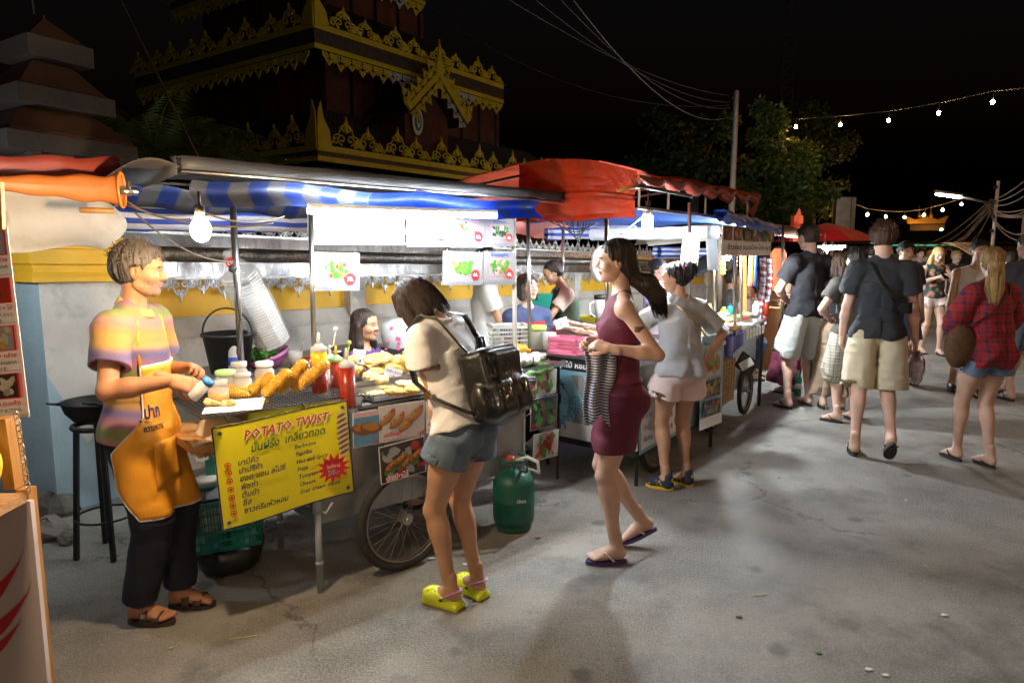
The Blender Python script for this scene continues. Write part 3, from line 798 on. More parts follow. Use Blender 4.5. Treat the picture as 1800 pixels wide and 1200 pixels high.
m=MB('wire');m.tube([D(x,y-10,24+.2*i)for i,(x,y)in enumerate([(1462,350)]+low+[(1744,345)])],.014,5);tag(m.build('festoon_cable'),'sagging cable of the low festoon between two poles','cable')
ts=thing('street_tube_lamp','glowing white tube lamp on an arm left of the cable pole','street lamp',D(1744,358,17))
m=MB('tube_street');m.tube([D(1645,341,17.2),D(1688,347,17.1)],.035,8);m.build('tube',ts)
m=MB('steel_dull');m.tube([D(1690,346,17.1),D(1744,358,17)],.03,6);m.tube([D(1643,337,17.2),D(1692,343,17.1)],.05,6);m.build('arm',ts)
M('far_roof',(.05,.05,.055),.8,var=.3);M('far_wall',(.14,.11,.08),.9,var=.3,scale=1)
M('green_led',(0,.4,.25),.5,var=0,emit=(.02,.75,.4),estr=.6)
fb=thing('shop_row','low dark shop row with a faint green light strip at the end of the street','building',D(1650,440,36)*V((1,1,0)))
m=MB('far_wall');a=D(1480,440,36);b=D(1900,440,34)
m.extr([V((a.x,a.y,-.05)),V((b.x,b.y,-.05)),V((b.x,b.y,1.9)),V((a.x,a.y,1.9))],(0,3,0));m.build('wall',fb)
m=MB('far_roof');m.extr([V((a.x-1,a.y-1,1.95)),V((b.x+1,b.y-1,1.95)),V((b.x+1,b.y+2,2.6)),V((a.x-1,a.y+2,2.6))],(0,0,.1));m.build('roof',fb)
m=MB('green_led');m.bar(D(1555,431,34),D(1705,431,33),.04);m.bar(D(1530,427,34.5),D(1555,431,34),.03);m.build('light_strip',fb)
m=MB('black');
for k in range(7):c=D(1520+40*k,452,35.5);m.box((c.x,c.y-.2,1.0),(.9,.1,1.5))
m.build('doorway',fb)
M('gold_roof',(.75,.5,.12),.4,.5,emit=None);
pg=thing('golden_pagoda_roof','small floodlit golden roof with spires glowing in the distance','temple roof',D(1628,395,60))
m=MB('gold_roof');c=D(1628,393,60)
m.extr([c+V((-1.6,0,.0)),c+V((1.6,0,.0)),c+V((1.9,0,.7)),c+V((1.0,0,.35)),c+V((0,0,.6)),c+V((-1.0,0,.35)),c+V((-1.9,0,.7))],(0,1.2,0))
for dx in(-.5,0,.5):m.lathe([(.22,0),(.16,.3),(.05,.5),(.02,1.0+.3*(dx==0)),(0,1.2)],c+V((dx,.3,.5)),10)
m.build('roof',pg)
m=MB('far_wall');m.box(c+V((0,.8,-c.z/2-.1)),(3,2,c.z));m.build('hall',pg)
bulb('flood_lamp',c+V((0,-2.2,-.6)),.09,'tiny warm flood lamp lighting the distant golden roof','bulb_warm',None,0,'lamp')
wd=bpy.data.worlds.new('World');SC.world=wd;wd.use_nodes=True
Nn,Ll=wd.node_tree.nodes,wd.node_tree.links
sk=Nn.new('ShaderNodeTexSky');sk.sky_type='NISHITA';sk.sun_disc=False;sk.sun_elevation=R(-3.6);sk.sun_rotation=R(180)
Ll.new(sk.outputs[0],Nn['Background'].inputs['Color']);Nn['Background'].inputs['Strength'].default_value=.05
cam=bpy.data.cameras.new('camera');co=bpy.data.objects.new('camera',cam);COL.objects.link(co)
cam.lens=24;cam.sensor_width=36;cam.clip_end=500;cam.clip_start=.05
co.location=(0,0,CAMH);co.rotation_euler=(R(90)-PITCH,0,0);SC.camera=co
SC.view_settings.view_transform='Standard';SC.view_settings.look='None';SC.view_settings.exposure=0;SC.view_settings.gamma=1
SC.cycles.max_bounces=6;SC.cycles.diffuse_bounces=3;SC.cycles.glossy_bounces=3;SC.cycles.transmission_bounces=5;SC.cycles.transparent_max_bounces=8
SC.cycles.sample_clamp_indirect=6
M('paper',(.78,.77,.74),.6,var=.04)
M('paper_glow',(.22,.22,.22),.45,var=0,coat=.4)
for n_,c_ in dict(ink_red=(.55,.02,.03),ink_blue=(.02,.06,.42),ink_navy=(.01,.015,.10),ink_green=(.01,.10,.04),ink_black=(.012,.012,.015),ink_pink=(.75,.12,.3),ink_white=(.85,.85,.85),p_green=(.07,.30,.03),p_leaf=(.16,.45,.06),p_brown=(.20,.08,.025),p_fry=(.50,.20,.035),p_gold=(.72,.40,.08),p_cream=(.72,.60,.42),p_red=(.50,.05,.03),p_pale=(.72,.66,.60),p_dark=(.05,.035,.03),p_blue=(.10,.30,.45),p_grey=(.4,.4,.4),p_pink=(.75,.45,.42),p_orange=(.75,.25,.03),p_sky=(.30,.60,.72),p_shade=(.16,.40,.50)).items():
 M(n_,tuple(q*(.7 if n_[0]=='p' else 1)for q in c_),.4,var=.10 if n_[0]=='p' else 0,scale=60)
M('banner_yellow',(.74,.66,.015),.45,var=.08,scale=3,bump=.15,bscale=5)
M('wood_plank',(.45,.22,.07),.55,var=.35,scale=5,stretch=(1,14,14),bump=.3)
M('wood_post',(.42,.19,.04),.5,var=.3,scale=8,stretch=(8,8,1))
M('tarp_grey',(.045,.045,.05),.6,var=.3,scale=4,bump=.3,bscale=6,wr=.6,wscale=3)
M('tarp_orange',(.40,.115,.02),.5,var=.12,scale=4,bump=.2,bscale=8,wr=.4,transl=.25)
M('tarp_maroon',(.16,.02,.012),.6,var=.2,bump=.3,bscale=8)
M('tarp_red',(.50,.065,.018),.5,var=.3,scale=3,bump=.45,bscale=7,wr=.9,wscale=3,dirt=.4,dirtcol=(.1,.02,.01),transl=.3)
M('tarp_pink',(.45,.13,.10),.55,var=.15,bump=.3,bscale=7,transl=.3)
M('tarp_white',(.62,.56,.47),.55,var=.1,bump=.3,bscale=6,wr=.9,wscale=2.5,dirt=.5,dirtcol=(.25,.2,.14),transl=.3)
M('tarp_blue',(.025,.07,.28),.4,var=.25,bump=.5,bscale=14,transl=.15)
M('plastic_clear',(.75,.77,.78),.25,var=.1,bump=.6,bscale=12,transl=.5)
stripes('tarp_check',[(.006,.02,.13),(.055,.058,.07)],axis=(.7,.7,0),period=.19,axis2=None,transl=.12)
stripes('tarp_stripe',[(.035,.08,.45),(.55,.55,.60),(.03,.07,.38),(.6,.6,.66)],axis=2,period=.115,transl=.2)
M('plastic_basket',(.01,.20,.14),.35,var=.08);M('plastic_pink',(.75,.18,.30),.35,var=.05);M('plastic_purple',(.42,.12,.30),.4)
M('plastic_black',(.02,.02,.022),.4,var=.1);M('plastic_white',(.72,.72,.70),.4,var=.05)
M('plastic_lime',(.45,.65,.10),.35,var=.05);M('plastic_teal',(.02,.45,.48),.35,var=.05)
M('clear_jar',(.80,.78,.74),.15,var=.05,transl=.5);M('sauce_red',(.28,.022,.008),.25,var=.15,coat=.4);M('sauce_yellow',(.85,.50,.01),.25,coat=.4)
M('sauce_nozzle',(.85,.55,.40),.35);M('lid_green',(.40,.75,.25),.4);M('lid_white',(.8,.82,.84),.4)
M('powder_orange',(.70,.36,.12),.6,var=.15)
M('fried',(.66,.38,.09),.65,var=.45,scale=28,bump=1.,bscale=60)
M('fried_pale',(.72,.52,.22),.7,var=.4,scale=28,bump=1.,bscale=60)
M('potato',(.80,.40,.045),.45,var=.25,scale=35,bump=.8,bscale=90,coat=.3)
M('squid_skin',(.72,.46,.38),.35,var=.3,scale=25,bump=.4,coat=.4);M('dumpling',(.72,.70,.64),.5,var=.2,scale=30,bump=.6)
M('foam',(.82,.82,.80),.55,var=.04,bump=.2,bscale=60)
M('papaya',(.80,.36,.03),.4,var=.3,scale=9,coat=.3);M('banana',(.80,.62,.05),.45,var=.18,scale=10)
M('banana_leaf',(.10,.26,.03),.4,var=.3,stretch=(1,10,1));M('herb',(.06,.20,.02),.6,var=.5,scale=30)
M('noodle',(.74,.58,.30),.55,var=.3,scale=60,bump=.6)
M('tyre',(.03,.029,.028),.8,var=.3,bump=.8,bscale=70);M('rim',(.33,.30,.27),.35,.9,var=.25)
M('gas_green',(.008,.095,.065),.45,var=.3,dirt=.6,bump=.2);M('wicker',(.40,.25,.10),.7,var=.3,scale=20,bump=.4)
M('lantern_red',(.80,.14,.05),.5,var=.1,emit=(1.,.16,.06),estr=.9)
def foodpic(s,u,v,w,h,pal,seed=0,n=26,bg='p_pale',big=.16):
 r0=random.Random(seed);s.rect(u,v,w,h,bg)
 for i in range(n):
  a=r0.uniform(.05,big)*w;b=r0.uniform(.04,big*.6)*w
  x=u+a+r0.random()*(w-2*a);y=v+min(h/2,a)+r0.random()*max(0,h-2*min(h/2,a))
  s.ell(x,y,a,b,r0.choice(pal),r0.uniform(0,3),9,.35)
 return s
def tex_lines(s,rows,mat,size,width=None):
 for t,u,v in rows:s.text(t,u,v,size,mat)
A_=G(378,751,.9);C1=(G(757,690,.9)-A_).normalized();CB=V((-C1.y,C1.x,0))
def cp(s,d,z):q=A_+C1*s+CB*d;return V((q.x,q.y,z))
def cbox(mb,s0,s1,d0,d1,z0,z1):
 vs=[cp(s,d,z)for z in(z0,z1)for d in(d0,d1)for s in(s0,s1)]
 mb.add(vs,[(0,2,3,1),(4,5,7,6),(0,1,5,4),(2,6,7,3),(0,4,6,2),(1,3,7,5)],False)
cart=thing('food_cart','grey metal push cart with the yellow potato banner and a bicycle wheel','food cart',cp(.8,.3,0))
mb=MB('steel_dull');cbox(mb,.447,1.80,.03,.66,.33,.85)
for s in(.447,1.12,1.79):mb.bar(cp(s,.022,.33),cp(s,.022,.85),.012)
mb.build('body',cart)
mb=MB('steel_dull');cbox(mb,.30,1.86,-.01,.70,.852,.893);mb.build('counter_top',cart)
mb=MB('black_iron');mb.tube([cp(.66,-.04,.885),cp(1.82,-.04,.885)],.008,6)
for s in(.68,1.25,1.8):mb.tube([cp(s,-.04,.885),cp(s,0,.87)],.006,5)
mb.build('hanging_rail',cart)
for(s,d)in((.447,.005),(1.7,.6),(.5,.62)):
 mb=MB('steel_paint');mb.cyl(cp(s,d,0),cp(s,d,.45),.017,seg=8);mb.cyl(cp(s,d,.40),cp(s,d,.50),.024,seg=8);mb.cyl(cp(s,d,.14),cp(s,d,.16),.021,seg=8)
 if d<.1:mb.tube([cp(s,d,.42),cp(s+.03,d-.03,.40),cp(s+.06,d-.04,.45)],.007,5);mb.tube([cp(s-.1,d,.5),cp(s,d,.48)],.006,5)
 mb.build('leg',cart)
def wheel(c,r,ax,parent,name='wheel'):
 c=V(c);ax=V(ax).normalized();e1=V((0,0,1));e2=ax.cross(e1).normalized()
 def P(a,q,o=0):return c+e1*(q*math.cos(a))+e2*(q*math.sin(a))+ax*o
 mb=MB('tyre');n=36
 ring=[P(2*math.pi*k/n,r-.022)for k in range(n+1)];mb.tube(ring,.024,8,False);w=mb.build(name,parent)
 mb=MB('rim')
 for o in(-.012,.012):mb.tube([P(2*math.pi*k/n,r-.048,o)for k in range(n+1)],.006,6,False)
 mb.build('rim',w)
 mb=MB('rim');mb.cyl(c-ax*.045,c+ax*.045,.014,seg=10);mb.cyl(c-ax*.03,c-ax*.022,.03,seg=12);mb.cyl(c+ax*.022,c+ax*.03,.03,seg=12);mb.build('hub',w)
 mb=MB('rim')
 for k in range(28):
  a=2*math.pi*k/28;o=.025 if k%2 else-.025;mb.tube([P(a+(.5 if k%4<2 else-.5),.026,o),P(a,r-.046,0)],.0014,3,False)
 mb.build('spokes',w)
wc=G(714,998,0)
wheel(wc+V((0,0,.275)),.275,-CB,cart)
mb=MB('wood_plank');
for i in range(5):cbox(mb,-.10,.32,-.01+.095*i,.08+.095*i,.80,.835)
for d in(.05,.38):cbox(mb,-.06,.44,d,d+.04,.765,.799)
mb.build('side_shelf',cart)
mb=MB('steel_paint');mb.tube([cp(0,.3,.77),cp(.42,.3,.42)],.012,6);mb.tube([cp(0,.05,.77),cp(.44,.05,.42)],.012,6);mb.build('shelf_brace',cart)
rk=thing('wire_rack','wire cooling rack on a metal tray holding the twisted potatoes','rack',cp(.3,.2,.9))
mb=MB('steel');cbox(mb,.14,.70,.01,.46,.894,.905);cbox(mb,.14,.70,.0,.012,.894,.94);cbox(mb,.14,.70,.455,.465,.894,.94);cbox(mb,.69,.70,.0,.46,.894,.94);cbox(mb,.14,.15,.0,.46,.894,.94);mb.build('tray',rk)
mb=MB('black_iron')
for i in range(34):s=-.06+.78*i/33;mb.tube([cp(s,-.02,.95),cp(s,.49,.95)],.0016,4,False)
for i in range(20):d=-.02+.51*i/19;mb.tube([cp(-.06,d,.952),cp(.72,d,.952)],.0016,4,False)
mb.tube([cp(-.06,-.02,.951),cp(.72,-.02,.951),cp(.72,.49,.951),cp(-.06,.49,.951),cp(-.06,-.02,.951)],.003,5,False)
for s in(.05,.4,.71):mb.tube([cp(s-.02,-.02,.95),cp(s,-.025,.92),cp(s+.02,-.02,.95)],.003,4,False)
mb.build('grid',rk)
mb=MB('paper');a,b,c,d=cp(-.04,.04,.956),cp(.19,-.035,.957),cp(.30,.20,.956),cp(.05,.26,.956)
mb.extr([a,b,c,d],(0,0,.002));tag(mb.build('paper_sheet'),'white greasy paper sheet at the near end of the wire rack','paper')
mb=MB('p_cream');mb.grid(lambda u,v:cp(-.1+.3*u,-.03+.25*v,.838+.012*math.sin(u*7+v*5)+(.05*v if u>.3 else 0)),8,8,True,.002);tag(mb.build('brown_paper'),'crumpled brown wrapping paper on the wooden shelf of the cart','paper')
def twist(p0,p1,r,label):
 p0=V(p0);p1=V(p1);ax=p1-p0;L=ax.length;n=19;pr=[]
 for i in range(n*4+1):
  f=i/(n*4);w=(i%4)/4;env=min(1,.45+f*4,.6+(1-f)*5)
  pr.append((r*env*(.62+.46*math.sin(math.pi*w)),f*L))
 q=V((0,0,1)).rotation_difference(ax.normalized()).to_matrix();vs=[];fs=[];seg=16
 for i,(rr,z)in enumerate(pr):
  for k in range(seg):
   a=2*math.pi*k/seg;z2=z+L/n*.9*(k/seg)+.004*math.sin(3*a+i*.11);r2=rr*(1+.10*math.sin(2*a+i*.21))
   vs.append(p0+q@V((r2*math.cos(a),r2*math.sin(a),z2)))
 N_=len(pr)
 for i in range(N_-1):
  for k in range(seg):k2=(k+1)%seg;fs.append((i*seg+k,i*seg+k2,(i+1)*seg+k2,(i+1)*seg+k))
 fs+=[tuple(range(seg))[::-1],tuple((N_-1)*seg+k for k in range(seg))]
 m=MB('potato');m.add(vs,fs,True);o=m.build('twisted_potato');tag(o,label,'fried potato','twisted potatoes on the wire rack')
zr=.955
tw=[((398,686),(468,708),.98,.985,'twisted potato lying flat on the paper sheet, nearest the man in the apron'),((438,690),(480,660),.975,1.03,'short twisted potato leaning right behind the flat one'),((462,697),(508,653),.98,1.07,'middle one of the three leaning twisted potatoes'),((487,690),(536,636),.98,1.10,'twisted potato leaning highest at the back of the row'),((514,686),(574,637),.985,1.09,'twisted potato in front of the yellow and red sauce bottle')]
for a,b,z0,z1,lb in tw:
 p=G(*a,z0);e=D(b[0],b[1],p.y+.06)
 if e.z>1.12:e.z=1.12
 twist(p,e,.029,lb)
m=MB('fried_pale');c=G(385,712,.96)
for k in range(9):m.sphere(c+V((rnd.uniform(-.05,.07),rnd.uniform(-.02,.03),rnd.uniform(.0,.03))),rnd.uniform(.012,.024),8,6,(1.3,.9,.6),Euler((rnd.random(),rnd.random(),rnd.random()*3)).to_matrix(),.2)
tag(m.build('potato_scraps'),'small heap of broken potato spiral on the white paper','food scraps')
def sheet_px(mb,p0,n,BL,BR,TL,**k):return Sheet(mb,PL(*BL,p0,n),PL(*BR,p0,n),PL(*TL,p0,n),**k)
bp0=cp(0,-.045,.9);m=MB('banner_yellow')
s=Sheet(m,PL(391,933,bp0,CB),PL(622,863,bp0,CB),PL(380,750,bp0,CB),bend=.010,off=.0035);s.base('banner_yellow',.002);W,H=s.w,s.h
print('banner',W,H)
for(u,v,w,h)in((0,0,W,.006),(0,H-.006,W,.006),(0,0,.006,H),(W-.006,0,.006,H)):
 m.mat('ink_navy');k=14 if w>h else 1;m.grid(lambda a,b:s.P(u+a*w,v+b*h,.0022),k,1,False)
for(u,v)in((.03,.03),(W-.03,.03),(.03,H-.03),(W-.03,H-.03)):s.ell(u,v,.010,.010,'steel');s.ell(u,v,.005,.005,'black')
s.text('POTATO TWIST',.2*W+.001,H-.081,.060,'ink_white',width=W*.64,bold=.045,shear=.25)
s.text('POTATO TWIST',.2*W,H-.08,.060,'ink_red',width=W*.635,bold=.015,shear=.25)
s.text('มันฝรั่ง  เกลียวทอด',.24*W,H-.138,.05,'ink_green',width=W*.56,bold=.015,shear=.15)
for i,(a,b)in enumerate([('บาบีคิว','Barbeque'),('ปาปริก้า','Paprika'),('ฮอต แอน สไปซี่','Hot and Spicy'),('พิซซ่า','Pizza'),('ต้มยำ','Tomyam'),('ชีส','Cheese'),('ซาวครีมหัวหอม','Sour cream onion')]):
 v=H-.185-i*(H-.225)/6.6
 s.ell(.075*W,v+.012,.0135,.0135,'ink_red');s.ell(.075*W,v+.012,.0095,.0095,'banner_yellow');s.ell(.075*W,v+.012,.0065,.0065,'ink_red')
 s.text(a,.14*W,v,.034,'ink_navy',bold=.02,shear=.2);s.text(b,.56*W,v+.008,.027,'ink_navy',bold=.02,shear=.25)
for i in range(17):f=i/16;s.ell(.925*W,H-.05-.20*f,.022+.010*math.sin(f*3),.0065,'p_brown' if i%2 else 'p_cream',.35)
s.star(.83*W,H*.335,.075,'ink_red',13,.6,1.15)
s.text('Big size',.83*W,H*.335+.022,.03,'ink_black',align='C');s.text('ไซส์ใหญ่',.83*W,H*.335+.002,.02,'ink_white',align='C');s.text('30.-',.83*W,H*.335-.032,.035,'ink_white',align='C',bold=.05);s.text('30.-',.83*W,H*.335-.032,.035,'ink_black',align='C',bold=.01)
tag(m.build('banner'),'bright yellow POTATO TWIST banner hanging on the front of the cart','banner')
def pic(BL,BR,TL,p0,n,label,fn,name='food_picture',base='paper',grp='food pictures hanging on the stalls'):
 m=MB(base);s=sheet_px(m,p0,n,BL,BR,TL);s.base(base);fn(s);m.mat('black_iron')
 for u in(.1,.9):m.tube([s.P(s.w*u,s.h,.001),s.P(s.w*u,s.h+.02,.01)],.0015,4)
 return tag(m.build(name),label,'picture',grp)
pp=cp(0,-.06,.9)
def rolls(s,n=4,mat='p_fry',th='ปอเปี๊ยะผัก',en='Spring rolls with Vegetables',pr='10฿'):
 w,h=s.w,s.h;foodpic(s,.004,.004,w-.008,h-.008,['p_pale','p_cream','p_pale'],3,10,'p_pale',.2)
 for i in range(n):
  u=w*(.18+.2*i);v=h*(.75-.12*(i%3));s.ell(u,v-.02,w*.2,h*.12,'p_brown',.6,12,.08);s.ell(u,v-.015,w*.19,h*.105,mat,.6,12,.06);s.ell(u-.01,v-.01,w*.13,h*.05,'p_gold',.6,10,.1);s.ell(u+w*.12,v+h*.09,h*.07,h*.07,'p_red',.6,9,.3)
  for j in range(16):q=rnd.uniform(-.16,.14);s.ell(u+q*w*.8,v+q*w*.52+rnd.uniform(-.03,.03)*h,rnd.uniform(.004,.01),.004,rnd.choice(['p_fry','p_gold','p_cream','p_brown']),rnd.random()*3,7,.5)
 s.text(th,.02,h*.16,h*.13,'ink_red',bold=.03);s.text(en,.02,h*.06,h*.07,'ink_red');s.text(pr,w*.96,h*.06,h*.15,'ink_red',align='R',bold=.02)
def wings(s):
 w,h=s.w,s.h;s.rect(.004,.004,w-.008,h-.008,'p_blue')
 for u in(.35,.68):s.ell(u*w,h*.5,w*.2,h*.36,'p_brown',1.4,14,.2);s.ell(u*w,h*.55,w*.14,h*.27,'p_fry',1.4,12,.3)
 s.rect(.004,h*.85,w-.008,h*.14,'p_pink');s.text('20฿',w*.95,h*.05,h*.13,'ink_red',align='R',bold=.02)
pic((621,788),(668,779),(617,727),pp,CB,'picture of fried chicken wings on a blue plate right of the yellow banner',wings)
pic((666,779),(746,764),(663,715),pp,CB,'picture of cut spring rolls in the upper row below the fried food tray',lambda s:rolls(s))
def rolls2(s):
 w,h=s.w,s.h;foodpic(s,.004,.004,w-.008,h-.008,['p_dark','p_green','p_grey','p_red'],5,30,'p_dark')
 for i in range(4):
  u=w*(.25+.17*i);v=h*(.45+.1*(i%2));s.ell(u,v,w*.2,h*.11,'p_brown',.5,12,.08);s.ell(u,v+.004,w*.17,h*.08,'p_fry',.5,12,.08);s.ell(u+.005,v+.01,w*.1,h*.03,'p_gold',.5,9)
  for j in range(14):q=rnd.uniform(-.14,.14);s.ell(u+q*w*.85,v+q*w*.45+rnd.uniform(-.03,.03)*h,rnd.uniform(.003,.008),.003,rnd.choice(['p_fry','p_gold','p_brown','p_dark']),rnd.random()*3,7,.5)
 s.text('ปอเปี๊ยะไก่',.02,h*.07,h*.17,'ink_white',bold=.1);s.text('ปอเปี๊ยะไก่',.02,h*.07,h*.17,'ink_red',bold=.02);s.text('10฿',w*.96,h*.22,h*.17,'ink_red',align='R',bold=.03)
pic((670,852),(749,828),(667,786),cp(0,-.075,.9),CB,'picture of brown spring rolls in the lower row in front of the wheel',rolls2)
def seaweed(s):
 w,h=s.w,s.h
 for i in range(6):s.ell(w*(.15+.12*i),h*(.75-.06*i),.018,.014,'p_leaf' if i%2 else 'p_grey',i,9,.3)
 s.text('ยำสาหร่าย',.01,h*.2,h*.14,'ink_red',bold=.02);s.text('Fried mushroom',.01,h*.06,h*.08,'ink_red')
pic((750,762),(800,751),(746,697),pp,CB,'white picture sheet half hidden behind the girl with the black backpack',seaweed)
ft=MB('steel');cbox(ft,.76,1.42,.0,.34,.90,.908);cbox(ft,.76,1.42,-.006,.006,.90,.925);cbox(ft,.755,.765,0,.34,.90,.925);cbox(ft,1.415,1.425,0,.34,.90,.925)
tag(ft.build('food_tray'),'front metal tray holding flat golden fried pieces','tray')
ft=MB('steel');cbox(ft,.80,1.75,.36,.68,.90,.908);cbox(ft,.80,1.75,.354,.362,.90,.935);cbox(ft,.795,.803,.36,.68,.90,.935)
tag(ft.build('food_tray'),'back metal tray heaped with fried pieces behind the price cards','tray')
def nug(sc,seed,mat):
 r0=random.Random(seed);S=SDF(.006);L=sc[0]
 for k in range(7):S.ball((r0.uniform(-L,L)*.75,r0.uniform(-1,1)*sc[1]*.5,r0.uniform(-.3,.3)*sc[2]),sc[2]*r0.uniform(.8,1.15),.02)
 S.ell((0,0,0),sc,None,.015)
 P,Q=S.mesh(lambda p:vnoise(p*60)*.004+vnoise(p*150)*.002)
 me=MB(mat);me.add([tuple(x)for x in P],[tuple(q)for q in Q],True);return me
nm_=[nug((.085,.05,.012),1,'fried'),nug((.10,.045,.014),2,'fried'),nug((.05,.026,.022),3,'fried'),nug((.045,.03,.022),4,'fried_pale'),nug((.085,.055,.010),5,'fried_pale'),nug((.07,.022,.02),6,'fried')]
protos=[]
def put(k,p,rz,label,grp,tilt=(0,0),name='fried_piece',cat='fried food'):
 if k>=len(protos)or protos[k]is None:
  while len(protos)<=k:protos.append(None)
  o=nm_[k].build(name,base=(0,0,0));protos[k]=o
 else:o=protos[k].copy();COL.objects.link(o)
 o.location=p;o.rotation_euler=(tilt[0],tilt[1],rz);tag(o,label,cat,grp);return o
for i,(px,py,k,rz)in enumerate([(655,692,4,.5),(705,688,1,.7),(738,682,0,.4),(690,683,0,.9),(745,672,5,.2),(722,674,4,.5),(668,668,3,0),(651,662,3,1),(660,655,2,.6)]):
 put(k,G(px,py,.925+.012*(i%3)),rz,'flat golden fried piece on the front tray of the cart','fried pieces on the front tray',(.1*(i%3-1),.15*(i%2)))
r0=random.Random(12)
for i in range(34):
 s=r0.uniform(.84,1.7);d=r0.uniform(.40,.64);z=.93+r0.random()**1.5*.09+(d-.4)*.1
 put(r0.choice([2,3,5,1,2,5]),cp(s,d,z),r0.uniform(0,3),'crisp fried piece heaped on the back tray behind the price cards','fried pieces on the back tray',(r0.uniform(-.6,.6),r0.uniform(-.6,.6)))
for i in range(7):
 a=D(672+5*i,645+(i%3)*3,4.05+.03*i);m=MB('fried');m.tube([a-V((0,0,.09)),a,a+V((.004,0,.045))],[.011,.016,.012],8);tag(m.build('fried_stick'),'upright fried stick standing behind the price cards','fried food','upright fried sticks')
def card(px,py,w,h,Y,rows,label,rot=0.,tilt=.5):
 c=D(px,py,Y);W2=w*Y/1200;H2=h*Y/1200;ux=(C1*.75+V((.6,-.2,0))).normalized();ux=Matrix.Rotation(rot,3,'Y')@ux;n_=ux.cross(V((0,0,1))).normalized();uy=(n_.cross(ux)*-1).normalized()
 if uy.z<0:uy=-uy
 m=MB('ink_white');o=c-ux*W2/2-uy*H2/2;s=Sheet(m,o,o+ux*W2,o+uy*H2);s.base('ink_white',.001)
 for t,v,sz,mt in rows:s.text(t,W2/2,H2*v,H2*sz,mt,align='C')
 m.mat('wood_post');zb=.93;b=c-uy*H2*.45+V((.01,.004,0));m.tube([b,V((b.x+.015,b.y+.01,zb))],.0022,5)
 tag(m.build('price_card'),label,'price card','handwritten price cards')
card(631,627,22,26,3.95,[('BACON',.55,.3,'ink_pink'),('10฿',.12,.3,'ink_blue')],'price card with pink BACON writing behind the sauce bottles',.15)
card(652,632,32,15,4.05,[('★CHICKEN',.52,.36,'ink_blue'),('10฿',.08,.36,'ink_navy')],'price card reading CHICKEN in blue, in front of the purple blouse',-.15)
card(682,630,34,18,4.1,[('cheese',.5,.36,'ink_pink'),('10฿',.1,.3,'ink_pink')],'blank looking white price card tilted up in the middle of the row',.5)
card(691,656,31,19,3.9,[('CHICKEN',.52,.38,'ink_blue'),('10฿',.08,.36,'ink_red')],'lowest price card reading CHICKEN with a red price, in the fried food',.35)
card(728,630,34,22,4.2,[('ปอเปี๊ยะ',.72,.22,'ink_blue'),('SPRING ROLL',.4,.26,'ink_red'),('CHICKEN CURRY',.08,.26,'ink_navy')],'price card reading SPRING ROLL beside the sleeve of the girl with the backpack',.1)
def bottle(px,py,z0,r,h,mat,cap,label,top=None,noz='sauce_nozzle',cat='sauce bottle',tail=None,sx=1.):
 c=G(px,py,z0);t=thing('sauce_bottle',label,cat,c,None)
 m=MB(mat);m.lathe([(r*.92,0),(r,.006),(r,h*(.52 if top else .8))],c,20)
 if top:m.mat(top);m.lathe([(r,h*.52),(r,h*.8)],c,20)
 m.build('bottle',t)
 m=MB(cap);m.lathe([(r*1.02,h*.8),(r*1.02,h*.88),(r*.55,h*.92),(r*.5,h*.95)],c,16);m.build('cap',t)
 m=MB(noz);m.lathe([(r*.3,h*.95),(r*.12,h*1.17)],c,10)
 if tail:m.mat(tail);m.tube([c+V((r,0,h*.85)),c+V((r*1.9,0,h*.92)),c+V((r*2.2,0,h*1.2))],.004,5);m.sphere(c+V((r*2.2,0,h*1.23)),.012,8,6)
 m.build('nozzle',t)
bottle(563,690,.945,.040,.26,'sauce_red','clear_jar','tall sauce bottle, red below and yellow above, on the wire rack','sauce_yellow','plastic_white',tail='plastic_white')
bottle(593,697,.90,.032,.23,'sauce_red','lid_green','slim red sauce bottle with green cap in the middle of the bottles',None,'sauce_yellow',tail='plastic_lime')
bottle(612,716,.893,.038,.25,'sauce_red','clear_jar','red sauce bottle with an orange tip nearest the fried food',None,'sauce_nozzle')
bottle(582,690,.895,.030,.22,'clear_jar','clear_jar','pale mayonnaise bottle hidden between the red bottles',None,'plastic_white')
def jar(px,py,z0,r,h,body,lid,label):
 c=G(px,py,z0);t=thing('plastic_jar',label,'jar',c,'jars at the back of the wire rack')
 m=MB('clear_jar');m.lathe([(r*.95,0),(r,.008),(r,h*.62),(r*.8,h*.76),(r*.8,h*.82)],c,18);m.mat(body);m.lathe([(r*1.003,.01),(r*1.003,h*.45)],c,18);m.build('jar',t)
 m=MB(lid);m.lathe([(r*.92,h*.82),(r*.94,h*.84),(r*.94,h*1.0),(r*.88,h*1.02)],c,18);m.build('lid',t)
jar(398,690,.955,.052,.11,'powder_orange','lid_green','seasoning jar with a light green lid beside the shaking hand')
jar(385,706,.955,.045,.10,'powder_orange','clear_jar','seasoning jar with written label, nearest the flat potato')
jar(427,690,.955,.045,.10,'powder_orange','clear_jar','clear lidded seasoning jar between the green and white lids')
jar(422,680,.955,.042,.13,'powder_orange','clear_jar','tallest clear jar in front of the steel pole')
jar(466,676,.955,.048,.12,'powder_orange','lid_white','seasoning jar with a wide white lid behind the leaning potatoes')
m=MB('plastic_pink');m.box(G(505,664,.93),(.12,.1,.03),.6);tag(m.build('plastic_tub'),'flat pink plastic tub behind the leaning twisted potatoes','tub')
m=MB('clear_jar');c=G(412,652,.90);m.lathe([(.032,0),(.034,.02),(.034,.13),(.014,.18),(.013,.21)],c,14);m.mat('ink_blue');m.lathe([(.0345,.04),(.0345,.09)],c,14);tag(m.build('water_bottle'),'small clear water bottle with blue label beside the black bucket','bottle')
